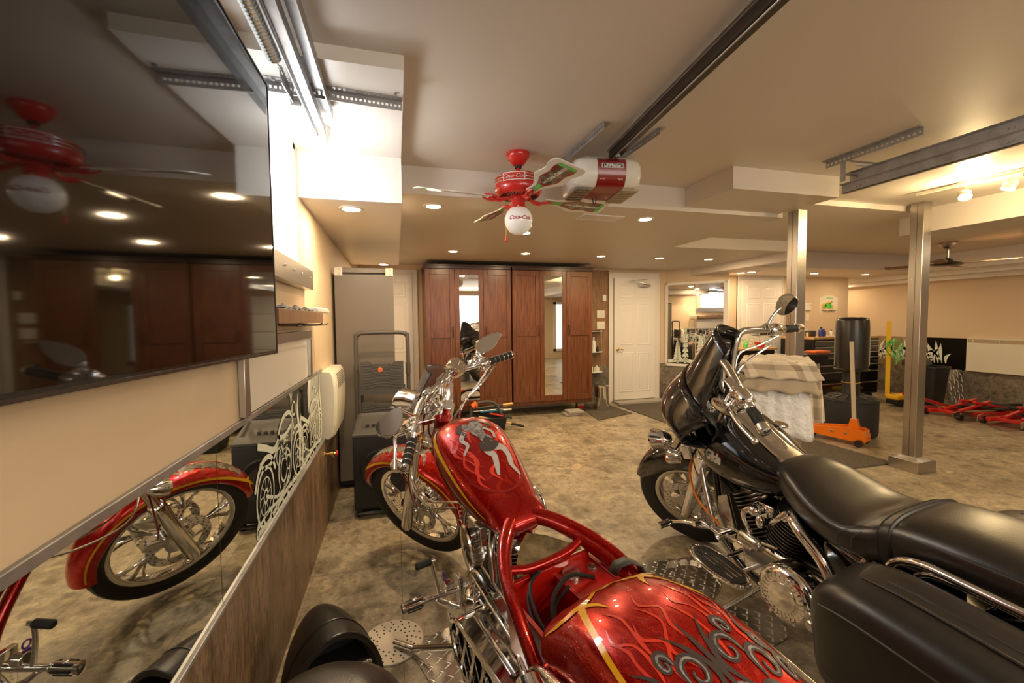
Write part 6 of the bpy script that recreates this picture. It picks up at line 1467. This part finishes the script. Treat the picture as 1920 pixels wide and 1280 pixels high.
# perforated disc under the kickstand
m = MB(); cx, cy = -.045, 1.805; rr = .128
m.lathe([(.001, .0008), (rr, .0008), (rr+.001, .004), (rr, .007), (.001, .007)], (cx, cy, 0), n=64)
for r_, n_ in ((.062, 16), (.080, 16), (.097, 16), (.115, 18)):
    for k in range(n_): q = 2*math.pi*(k+(r_*40 % 1))/n_; m.cyl((cx+r_*math.cos(q), cy+r_*math.sin(q), .0068), (cx+r_*math.cos(q), cy+r_*math.sin(q), .0076), .0042, n=8, mi=1)
tag(m.build('perforated_disc', ['pale_wood', 'black_matte']), 'round pale disc full of small holes under the red motorcycle kickstand', 'disc')

# ---------------------------------------------------------------- black leather seats at the lower left
st = empty('bike_saddle', 'black leather motorcycle seat standing on the floor against the left wainscot', 'seat', (0, 0, 0))
cx, cy, cz = -.245, 1.58, .02
def shell(th, ph, k=1.):   # th 0..pi over the hood, ph 0 at the open end .. 1 at the closed tip
    c = math.cos(ph*math.pi/2)
    rx = .165*c**.8+.004; rz = .27*c**.55+.004; pk = 1-.30*abs(math.cos(th))**1.5*0
    x = rx*k*math.cos(th); z = rz*k*(math.sin(th)**1.25 if math.sin(th) > 0 else 0)
    return V((cx+x, cy-.07*math.sin(th)*(1-ph)-.02+.34*math.sin(ph*math.pi/2), cz+z))
m = MB(); N1, N2_ = 28, 18
rows = [[shell(math.pi*j/N1, i/N2_) for j in range(N1+1)]+[shell(math.pi*(N1-j)/N1, min(.97, i/N2_), .93) for j in range(N1+1)] for i in range(N2_+1)]
m.loft(rows, True); kid(m, 'shell', 'leather_flat', st, ang=60)
m = MB()
for ph in (.0, .16): m.tube([shell(math.pi*j/N1, ph, 1.004) for j in range(N1+1)], .004 if ph == 0 else .0025, 6)
kid(m, 'piping', 'leather', st)
m = MB(); m.bb(cx-.13, cx+.13, cy+.0, cy+.14, .002, .10); m.bb(cx-.10, cx+.10, cy+.1, cy+.13, .10, .2); kid(m, 'base_pan', 'black_matte', st, bevel=.01)
kid(MB().tube([(cx+.0, cy-.05, .12), (cx+.01, cy-.09, .165), (cx+.05, cy-.10, .17), (cx+.10, cy-.10, .165), (cx+.115, cy-.06, .12)], .006, 10, smooth=4), 'grab_handle', 'chrome', st)
s2 = empty('roller_stool', 'round black padded stool at the very bottom left of the view', 'stool', (-.165, .915, 0))
kid(MB().lathe([(.001, .570), (.08, .566), (.13, .550), (.165, .520), (.178, .485), (.172, .45), (.15, .435), (.001, .435)], n=48), 'cushion', 'leather', s2)
kid(MB().lathe([(.16, .437), (.165, .43), (.12, .415), (.03, .41), (.026, .12), (.001, .12)], n=32), 'stem', 'black_metal', s2)
for k in range(5):
    q = 2*math.pi*k/5+.3; kid(MB().bar((0, 0, .11), (.19*math.cos(q), .19*math.sin(q), .07), .03, .02), 'leg', 'black_metal', s2); kid(MB().cyl((.19*math.cos(q)-.012, .19*math.sin(q), .027), (.19*math.cos(q)+.012, .19*math.sin(q), .027), .026), 'caster', 'rubber', s2)
for ch_ in [o for o in S.objects if o.parent == st]: ch_.matrix_local = Matrix.Translation((cx, cy, 0)) @ Matrix.Rotation(R(20), 4, 'Z') @ Matrix.Translation((-cx, -cy, 0))
# ---------------------------------------------------------------- tool tray behind the red bike
tb = empty('tool_bag', 'low open tool bag with long handled tools in front of the left wardrobe', 'tool bag', (1.06, 5.15, 0))
m = MB(); 
def rc(a, b, z): return [V((-a, -b, z)), V((a, -b, z)), V((a, b, z)), V((-a, b, z))]
m.loft([rc(.2, .13, .002), rc(.23, .15, .16), rc(.21, .13, .165), rc(.19, .12, .05)]); kid(m, 'bag', 'black_matte', tb, bevel=.01)
kid(MB().tube([(-.2, 0, .15), (-.16, 0, .30), (0, 0, .34), (.12, .0, .30), (.2, 0, .15)], .02, 12, smooth=5), 'handle', 'graphite', tb)
kid(MB().cyl((-.18, -.02, .29), (-.12, -.02, .33), .035), 'handle_cap', 'orange_plastic', tb)
for i, (a, b, r_, m1, m2, lab, cat) in enumerate((((.95, 5.1, .17), (1.50, 5.0, .035), .013, 'wood_raw', 'black_metal', 'long wooden handled tool poking out of the tool bag', 'tool'), ((1.0, 5.2, .20), (1.42, 5.3, .19), .011, 'teal_plastic', 'dull_chrome', 'blue handled tool lying on the tool bag', 'tool'),
        ((.95, 5.25, .24), (1.45, 5.35, .255), .018, 'graphite', 'brass', 'black tube with a brass collar on top of the tool bag', 'tool'), ((1.1, 5.15, .19), (1.38, 5.12, .12), .012, 'red_plastic', 'black_metal', 'red handled tool in the tool bag', 'tool'), ((.9, 5.2, .215), (1.35, 5.22, .225), .007, 'dull_chrome', 'chrome', 'thin steel rod across the tool bag', 'rod'))):
    o = empty('hand_tool', lab, cat, (0, 0, 0)); a, b = V(a), V(b); kid(MB().cyl(a, a.lerp(b, .72), r_), 'shaft', m1, o); kid(MB().cyl(a.lerp(b, .72), b, r_*1.15), 'grip', m2, o)
# ================================================================ right side of the room
def rotz(p, a, c=(0, 0, 0)): return Matrix.Translation(V(c)) @ Matrix.Rotation(a, 4, 'Z')
# tool chests
def chest(x0, x1, yf, yb, label, h=1.0, banks=((.0, .5), (.5, 1.)), rows=(.09, .09, .09, .11, .11, .18, .18)):
    t = empty('tool_chest', label, 'tool chest', (0, 0, 0)); kid(MB().bb(x0, x1, yf, yb, .12, h), 'body', 'black_metal', t, bevel=.004); kid(MB().bb(x0-.015, x1+.015, yf-.02, yb, h, h+.035), 'worktop', 'bench_top', t, bevel=.003)
    for x in (x0+.08, x1-.08):
        for y in (yf+.08, yb-.08): kid(MB().cyl((x-.02, y, .058), (x+.02, y, .058), .058), 'caster', 'rubber', t)
    for a, b in banks:
        z = h-.02; xa, xb = x0+(x1-x0)*a+.02, x0+(x1-x0)*b-.02; sc = (h-.16)/sum(rows)
        for r_ in rows:
            r_ *= sc; d = kid(MB().bb(xa, xb, yf-.012, yf, z-r_+.006, z), 'drawer', 'black_gloss', t, bevel=.002)
            m = MB(); m.bb(xa+.01, xb-.01, yf-.030, yf-.012, z-.020, z-.006); kid(m, 'drawer_pull', 'dull_chrome', d, bevel=.004); z -= r_
    return t
chest(6.12, 7.47, 5.05, 5.62, 'wide black tool chest with steel drawer pulls and a wooden top behind the punching bag')
m = MB(); m.bb(6.3, 6.42, 5.25, 5.35, 1.036, 1.13); tag(m.build('tool_case', 'graphite', bevel=.01), 'dark case standing on the left of the tool chest top', 'case')
for i, (x, y, r_, h, mt, lab) in enumerate(((6.48, 5.22, .035, .15, 'blue_plastic', 'blue spray can on the tool chest top beside the dark case'), (6.57, 5.25, .03, .12, 'blue_plastic', 'short blue can on the tool chest top'), (6.66, 5.2, .025, .10, 'white_plastic', 'small white can on the tool chest top'), (6.18, 5.2, .02, .09, 'brass', 'small brass pot at the left end of the tool chest top'))):
    bottle_obj('spray_can', x, y, 1.036, r_, h, mt, 'black_plastic', lab, 'can')
for i, x in enumerate((7.1, 7.25)): tag(MB().bar((x, 5.2, 1.045), (x+.12, 5.28, 1.045), .03, .018).build('wrench', 'dull_chrome', bevel=.003), ('left' if i == 0 else 'right')+' wrench lying at the right end of the tool chest top', 'wrench')
# punching bag
pb = empty('punching_bag', 'black freestanding punching bag on a round water base', 'punching bag', (5.0, 3.66, 0))
m = MB().lathe([(.001, .001), (.22, .001), (.25, .02), (.256, .06), (.256, .38), (.245, .42), (.20, .445), (.12, .455), (.10, .47), (.001, .47)], n=56)
m.ring((0, 0, .40), (0, 0, 1), .252, .006); kid(m, 'base', 'rubber', pb)
m = MB()
for k in range(14): q = 2*math.pi*k/14; m.bar((.13*math.cos(q), .13*math.sin(q), .458), (.22*math.cos(q), .22*math.sin(q), .444), .018, .012)
kid(m, 'base_ribs', 'graphite', pb)
m = MB().lathe([(.095, .455), (.088, .50), (.082, .52), (.082, .76)], n=36); m.ring((0, 0, .60), (0, 0, 1), .084, .003, mi=1); kid(m, 'neck', ['black_plastic', 'yellow_paint'], pb)
m = MB().lathe([(.09, .735), (.165, .738), (.168, .755), (.150, .765), (.157, .85), (.163, 1.0), (.160, 1.15), (.152, 1.30), (.145, 1.325), (.10, 1.338), (.001, 1.342)], n=44)
for da in (.0, 2.1, -2.1):
    q = math.atan2(-3.66, -5.0)+da+.1; m.ribbon([V((math.cos(q)*r_, math.sin(q)*r_, z)) for r_, z in ((.151, .765), (.158, .85), (.164, 1.0), (.161, 1.15), (.153, 1.30))], .004, (math.cos(q), math.sin(q), 0), 1)
for q0 in (1.3, -1.2):
    q = math.atan2(-3.66, -5.0)+q0
    for k in range(24): z = .80+k*.017; m.bar((math.cos(q-.06)*.163, math.sin(q-.06)*.163, z), (math.cos(q+.06)*.163, math.sin(q+.06)*.163, z+.01), .003, .006, 2)
kid(m, 'bag', ['leather', 'black_matte', 'text_white'], pb, ang=60)
# orange floor jack
jk = empty('floor_jack', 'orange floor jack with a long pale handle in front of the punching bag', 'jack', M=Matrix.Translation((4.60, 3.50, 0)) @ Matrix.Rotation(R(-68), 4, 'Z'))
m = MB()
for y in (-.085, .085): m.prism([(-.30, .07), (-.30, .13), (-.05, .165), (.12, .185), (.24, .17), (.27, .11), (.27, .045), (.12, .045), (-.05, .055)], -.004, .004, (0, y, 0), (1, 0, 0), (0, 0, 1))
m.bb(.20, .27, -.085, .085, .05, .06); m.bb(-.3, -.28, -.085, .085, .08, .12); m.bb(.24, .262, -.085, .085, .08, .16); m.bar((-.26, 0, .12), (.1, 0, .12), .07, .03)
for x in (-.2, -.02, .1):
    for y in (-.092, .092): m.cyl((x, y, .12), (x, y*1.05, .12), .014, n=6, mi=1)
kid(m, 'body', ['orange_paint', 'dull_chrome'], jk, bevel=.003)
kid(MB().lathe([(.001, .0), (.045, 0), (.05, .012), (.04, .02), (.001, .02)], (-.27, 0, .135), (0, 0, 1), 20), 'saddle', 'pale_wood', jk)
m = MB(); m.prism([(-.05, 0), (.05, 0), (.028, .10), (-.028, .10)], -.03, .03, (.15, 0, .17), (1, 0, 0), (0, 0, 1)); kid(m, 'handle_socket', 'orange_paint', jk, bevel=.004)
hd = V((-.02, -.03, .30)); kid(MB().cyl((.15, 0, .22), (.12, -.05, 1.085), .019), 'handle', 'pale_wood', jk)
for x, y in ((-.24, .07), (-.24, -.07), (.22, .115), (.22, -.115)): kid(MB().cyl((x, y-.02, .037), (x, y+.02, .037), .037), 'wheel', 'dark_steel', jk)
# covered pile
def drape(cx, cy, a, hw, hd_, top, bottom, amp, seed, m_, name, label, cat, over=.10, nx=46, ny=46, flat=.0, lean=(0, 0)):
    rnd = random.Random(seed); fr = [(rnd.uniform(7, 16), rnd.uniform(0, 6), rnd.uniform(.4, 1)) for _ in range(5)]
    m = MB(); rows = []; ex = over
    for i in range(nx+1):
        row = []
        for j in range(ny+1):
            u, v = 2*i/nx-1, 2*j/ny-1; r = max(abs(u), abs(v)); t = max(0., (r-.58)/.42)
            ang = math.atan2(v, u); k_ = min(1, .58/r) if r > 0 else 1
            x, y = u/.58*hw, v/.58*hd_
            if r > .58: x *= k_; y *= k_
            fold = sum(w_*math.sin(f*ang+p) for f, p, w_ in fr)/3
            out = 1+(ex*t+amp*fold*t)/max(hw, hd_)
            z = top-(top-bottom)*t**1.15-.03*(1-t)*abs(fold)*.6-.02*min(1, r*1.6)**4+.012*math.sin(9*u+seed)*math.cos(7*v)
            x = x*out+lean[0]*t; y = y*out+lean[1]*t
            row.append(V((cx+x*math.cos(a)-y*math.sin(a), cy+x*math.sin(a)+y*math.cos(a), z)))
        rows.append(row)
    m.loft(rows, False, closed=False); o = m.build(name, m_, ang=75); sm = o.modifiers.new('t', 'SOLIDIFY'); sm.thickness = .004; return tag(o, label, cat)
ca = R(-46); px_, py_ = 2.59, 2.42
drape(px_, py_, ca, .175, .215, 1.03, .575, .03, 3, 'plastic_bag', 'plastic_sheet', 'translucent white plastic sheet hanging over the covered stand behind the black motorcycle', 'plastic sheet', .05)
drape(px_+.01, py_+.01, ca, .19, .235, 1.048, .88, .02, 8, 'canvas', 'canvas_cover', 'brown canvas cover between the plastic sheet and the plaid blanket', 'cover', .06)
drape(px_+.03, py_+.02, ca, .205, .25, 1.075, .965, .016, 11, 'plaid', 'plaid_blanket', 'plaid beige blanket folded on top of the covered stand', 'blanket', .055)
drape(px_+.185, py_-.10, ca, .065, .10, .99, .66, .018, 21, 'plaid', 'plaid_blanket', 'plaid blanket hanging down at the right corner of the covered stand', 'blanket', .03)
tbt = empty('covered_stand', 'stand hidden under the blankets and plastic sheet', 'stand', M=Matrix.Translation((px_, py_, 0)) @ Matrix.Rotation(ca, 4, 'Z'))
kid(MB().bb(-.17, .17, -.2, .2, .93, .96), 'tabletop', 'barn_wood', tbt)
kid(MB().bb(-.04, .04, -.04, .04, .02, .93), 'pedestal', 'black_metal', tbt); kid(MB().bb(-.15, .15, -.15, .15, .001, .02), 'foot', 'black_metal', tbt)
# benches
wb = empty('workbench', 'dark workbench with a wooden top in front of the far white door', 'workbench', (0, 0, 0))
kid(MB().bb(5.12, 5.72, 5.36, 5.74, .02, .84), 'cabinet', 'black_metal', wb); kid(MB().bb(5.08, 5.76, 5.33, 5.75, .84, .875), 'worktop', 'bench_top', wb, bevel=.003)
v_ = empty('vise', 'small red bench vise on the dark workbench', 'vise', (5.5, 5.42, .876)); kid(MB().bb(-.05, .05, -.04, .04, 0, .06), 'base', 'red_plastic', v_, bevel=.008); kid(MB().bb(-.07, -.03, -.045, .045, .055, .09), 'jaw', 'red_paint', v_, bevel=.006); kid(MB().cyl((.0, 0, .045), (.12, 0, .045), .012), 'screw', 'chrome', v_)
bottle_obj('bottle', 5.25, 5.45, .876, .03, .10, 'green_plastic', 'white_plastic', 'small green bottle on the dark workbench beside the vise')
m = MB()
for k in range(7): q = k*.9; m.tube([(5.32, 5.5, .876), (5.32+.05*math.cos(q), 5.5+.04*math.sin(q), .96+.01*k), (5.32+.10*math.cos(q), 5.5+.08*math.sin(q), .97+.01*k), (5.32+.12*math.cos(q), 5.5+.1*math.sin(q), .93+.01*k)], .003, 6, smooth=4)
tag(m.build('coiled_wire', 'green_plastic'), 'loose green coiled wire on the dark workbench', 'wire')
sd = empty('side_table', 'dark metal stand with steel legs left of the tool chest', 'stand', (0, 0, 0))
kid(MB().bb(5.38, 5.86, 4.52, 4.86, .80, .84), 'top', 'dark_steel', sd, bevel=.008)
kid(MB().bb(5.48, 5.80, 4.56, 4.80, .70, .80), 'drawer', 'black_metal', sd)
for x in (5.60, 5.64, 5.68): kid(MB().cyl((x, 4.6, .01), (x, 4.6, .70), .015), 'leg', 'dull_chrome', sd)
kid(MB().bb(5.42, 5.82, 4.56, 4.84, .001, .03), 'base', 'black_metal', sd)
tag(MB().bb(5.58, 5.84, 4.56, 4.72, .841, .875).build('tool_tray', 'orange_plastic', bevel=.008), 'orange-red tray on the metal stand beside the tool chest', 'tray')
tag(MB().bb(5.70, 5.94, 4.70, 4.84, .90-.06, .90-.045).build('magazine', 'white_plastic'), 'white booklet lying behind the orange-red tray', 'booklet')
# things on the far wall
th_ = empty('thermostat', 'white thermostat on the far wall left of the motorcycle sign', 'thermostat', (0, 0, 0)); kid(MB().bb(6.82, 6.94, 5.775, 5.80, 1.46, 1.59), 'body', 'white_plastic', th_, bevel=.005); kid(MB().bb(6.905, 6.928, 5.772, 5.776, 1.535, 1.562), 'display', 'grey_glass', th_)
tag(MB().bb(6.85, 6.915, 5.792, 5.80, 1.27, 1.39).build('switch_plate', 'white_plastic', bevel=.002), 'white blank switch plate under the far thermostat', 'light switch')
ol = empty('power_outlet', 'white outlet with a black plug above the metal stand', 'outlet', (0, 0, 0)); kid(MB().bb(6.79, 6.91, 5.792, 5.80, 1.0, 1.13), 'plate', 'white_plastic', ol, bevel=.003); kid(MB().bb(6.83, 6.88, 5.75, 5.792, 1.04, 1.09), 'plug', 'black_plastic', ol, bevel=.008)
sg = empty('wall_sign', 'cream wall sign with a yellow and green vintage motorcycle', 'sign', (0, 0, 0))
m = MB(); m.prism(rounded([(7.15, 1.42), (7.56, 1.42), (7.56, 1.68), (7.45, 1.715), (7.355, 1.725), (7.26, 1.715), (7.15, 1.68)], .02), 0, -.012, (0, 5.798, 0), (1, 0, 0), (0, 0, 1)); 
yy = 5.785
def PS(a, b): return V((a, yy, b))
for cx_, r_ in ((7.235, .042), (7.405, .042)): m.ribbon([PS(cx_+r_*math.cos(q*.4), 1.505+r_*math.sin(q*.4)) for q in range(16)], .014, (0, -1, 0), 1, .001, closed=True); m.ribbon([PS(cx_+.2*r_*math.cos(q), 1.505+.2*r_*math.sin(q)) for q in range(7)], .012, (0, -1, 0), 2, .001)
for pts, w_, mi in (([(7.235, 1.505), (7.28, 1.56), (7.37, 1.57), (7.405, 1.505)], .035, 2), ([(7.20, 1.555), (7.24, 1.57), (7.27, 1.55)], .03, 1), ([(7.26, 1.52), (7.32, 1.53), (7.38, 1.52)], .05, 2), ([(7.37, 1.57), (7.41, 1.60), (7.40, 1.625)], .01, 3), ([(7.30, 1.59), (7.345, 1.60), (7.38, 1.585)], .025, 1)): m.ribbon([PS(*p) for p in pts], w_, (0, -1, 0), mi, .0015, smooth=4)
m.ribbon([PS(7.17, 1.452), PS(7.54, 1.452)], .006, (0, -1, 0), 3, .001)
m.text('MOTORCYCLES', .036, PS(7.355, 1.436)+V((0, -.002, 0)), (1, 0, 0), (0, 0, 1), 3, 0, .0005); m.text('VINTAGE', .036, PS(7.355, 1.675)+V((0, -.002, 0)), (1, 0, 0), (0, 0, 1), 2, 0, .0005)
kid(m, 'panel', ['cream_plastic', 'gold_line', 'green_plastic', 'text_black'], sg)
# baseboard heater right
h2 = empty('wall_heater', 'long cream wall heater with a slotted top on the right wall', 'heater', (0, 0, 0))
kid(MB().bb(XR-.07, XR, 2.9, 4.47, .495, .93), 'panel', 'cream_plastic', h2, bevel=.006)
m = MB(); m.bb(XR-.07, XR, 2.9, 4.47, .985, 1.0)
for k in range(5): m.bb(XR-.068, XR-.055, 2.9, 4.45, .935+k*.011, .939+k*.011)
for y in (4.465, 4.40, 4.1, 3.8, 3.5, 3.2): m.bb(XR-.07, XR-.06, y-.01, y, .93, .99)
kid(m, 'grille', 'cream_plastic', h2); kid(MB().bb(XR-.05, XR-.01, 2.9, 4.46, .93, .986), 'slot_back', 'brass', h2)
# black bin and plate
tb_ = empty('waste_bin', 'large black plastic bin standing by the right wall', 'bin', (7.86, 4.58, 0))
kid(MB().loft([[V((a*math.copysign(abs(math.cos(q))**.6, math.cos(q)), b*math.copysign(abs(math.sin(q))**.6, math.sin(q)), z)) for q in [2*math.pi*i/32 for i in range(32)]] for a, b, z in ((.15, .13, .001), (.20, .18, .55), (.215, .195, .555), (.215, .195, .58), (.19, .17, .58), (.14, .12, .05))]), 'body', 'black_plastic', tb_)
kid(MB().loft([[V((a*math.cos(q)-.02, b*math.sin(q)+.1, z+.1*max(0, math.sin(q))))for q in [2*math.pi*i/28 for i in range(28)]] for a, b, z in ((.18, .08, .60), (.16, .07, .66), (.08, .04, .69), (.01, .01, .70))]), 'lid', 'graphite', tb_)
m = MB(); m.prism(rounded([(0, 0), (.22, 0), (.25, .52), (.03, .52)], .04), 0, .006, (8.16, 4.50, .004), V((.82, -.35, 0)).normalized(), V((.13, .25, 1)).normalized()); tag(m.build('checker_plate', 'diamond_plate'), 'diamond-pattern plate leaning on the right wall behind the black bin', 'metal plate')
# yellow creeper and pole
yc = empty('floor_squeegee', 'yellow board upright beside the tool chest with a green cord tied on', 'pole', (0, 0, 0))
kid(MB().bar((7.22, 4.74, .14), (7.15, 4.70, 1.27), .055, .02), 'shaft', 'yellow_paint', yc)
m = MB()
for k in range(9): q = k*.7; m.tube([(7.17, 4.68, .95), (7.17+.12*math.cos(q), 4.65, .96+.05*math.sin(q)), (7.19+.18*math.cos(q*1.3), 4.64, .90-.02*k), (7.22, 4.64, .78-.02*k)], .005, 6, smooth=4)
m.ring((7.167, 4.70, .95), (0, 0, 1), .034, .008, 20, 6); kid(m, 'cord', 'green_plastic', yc)
cr = empty('rolling_creeper', 'low yellow wheeled platform behind the right steel post', 'creeper', (7.35, 4.70, 0))
kid(MB().bb(-.22, .25, -.16, .02, .10, .17), 'deck', 'yellow_paint', cr, bevel=.02); kid(MB().bb(-.21, .24, -.15, .01, .03, .10), 'skirt', 'black_plastic', cr, bevel=.01)
for x in (-.15, .18): kid(MB().cyl((x, -.17, .025), (x, -.14, .025), .025), 'caster', 'rubber', cr)
# red lifts lying on the floor
def lift(x, y, a, L_, label):
    l_ = empty('motorcycle_lift', label, 'lift', M=Matrix.Translation((x, y, 0)) @ Matrix.Rotation(a, 4, 'Z'))
    m = MB()
    for s in (-.16, .16): m.bar((0, s, .06), (L_, s, .06), .05, .05)
    m.bar((L_*.1, -.16, .06), (L_*.1, .16, .06), .05, .04); m.bar((L_*.9, -.2, .06), (L_*.9, .2, .06), .05, .04)
    for s in (-.08, .08): m.bar((L_*.12, s, .09), (L_*.5, s, .20), .04, .03); m.bar((L_*.3, s, .20), (L_*.75, s, .09), .04, .03)
    kid(m, 'frame', 'red_plastic', l_, bevel=.004)
    m = MB(); m.bb(L_*.45, L_*.62, -.2, .2, .10, .125); m.bb(L_*.7, L_*.82, -.2, .2, .10, .125); kid(m, 'pad', 'rubber', l_, bevel=.005)
    m = MB()
    for s in (-.2, .2): m.prism([(-.10, .03), (0, .03), (.18, .05), (.2, .10), (.0, .12), (-.10, .10)], -.004, .004, (0, s, 0), (1, 0, 0), (0, 0, 1)); m.cyl((.02, s, .08), (.02, s*1.05, .08), .016)
    kid(m, 'side_plate', 'dull_chrome', l_)
    for s in (-.2, .2): kid(MB().cyl((.0, s-.02, .036), (.0, s+.02, .036), .036), 'wheel', 'dark_steel', l_)
    kid(MB().bar((L_*.2, 0, .13), (L_*1.05, .05, .11), .04, .03), 'lift_arm', 'dark_steel', l_)
    return l_
lift(6.98, 3.92, R(-8), 1.25, 'red motorcycle lift with grey side plates lying behind the right steel post')
lift(7.05, 3.35, R(-4), 1.2, 'nearer red lift with black pads at the right edge of the view')
a_ = empty('engine_hoist_arm', 'raised red steel arm beside the black bin', 'hoist', (0, 0, 0)); m = MB()
for y in (4.16, 4.26): m.bar((7.0, y+.12, .23), (7.6, y+.04, .05), .05, .03)
m.bar((6.97, 4.26, .23), (7.03, 4.40, .23), .05, .05); kid(m, 'arm', 'red_plastic', a_, bevel=.004); 
tag(MB().bar((7.6, 4.22, .02), (8.4, 4.12, .02), .14, .03).build('wooden_plank', 'yellow_paint', bevel=.004), 'yellow plank lying on the floor behind the far red lift', 'plank')
tag(MB().prism(rounded([(6.75, 3.22), (8.2, 3.0), (8.2, 3.45), (7.0, 3.5)], .04), .0008, .006).build('checker_plate', 'diamond_plate'), 'diamond-pattern plate on the floor under the nearer red lift', 'metal plate')
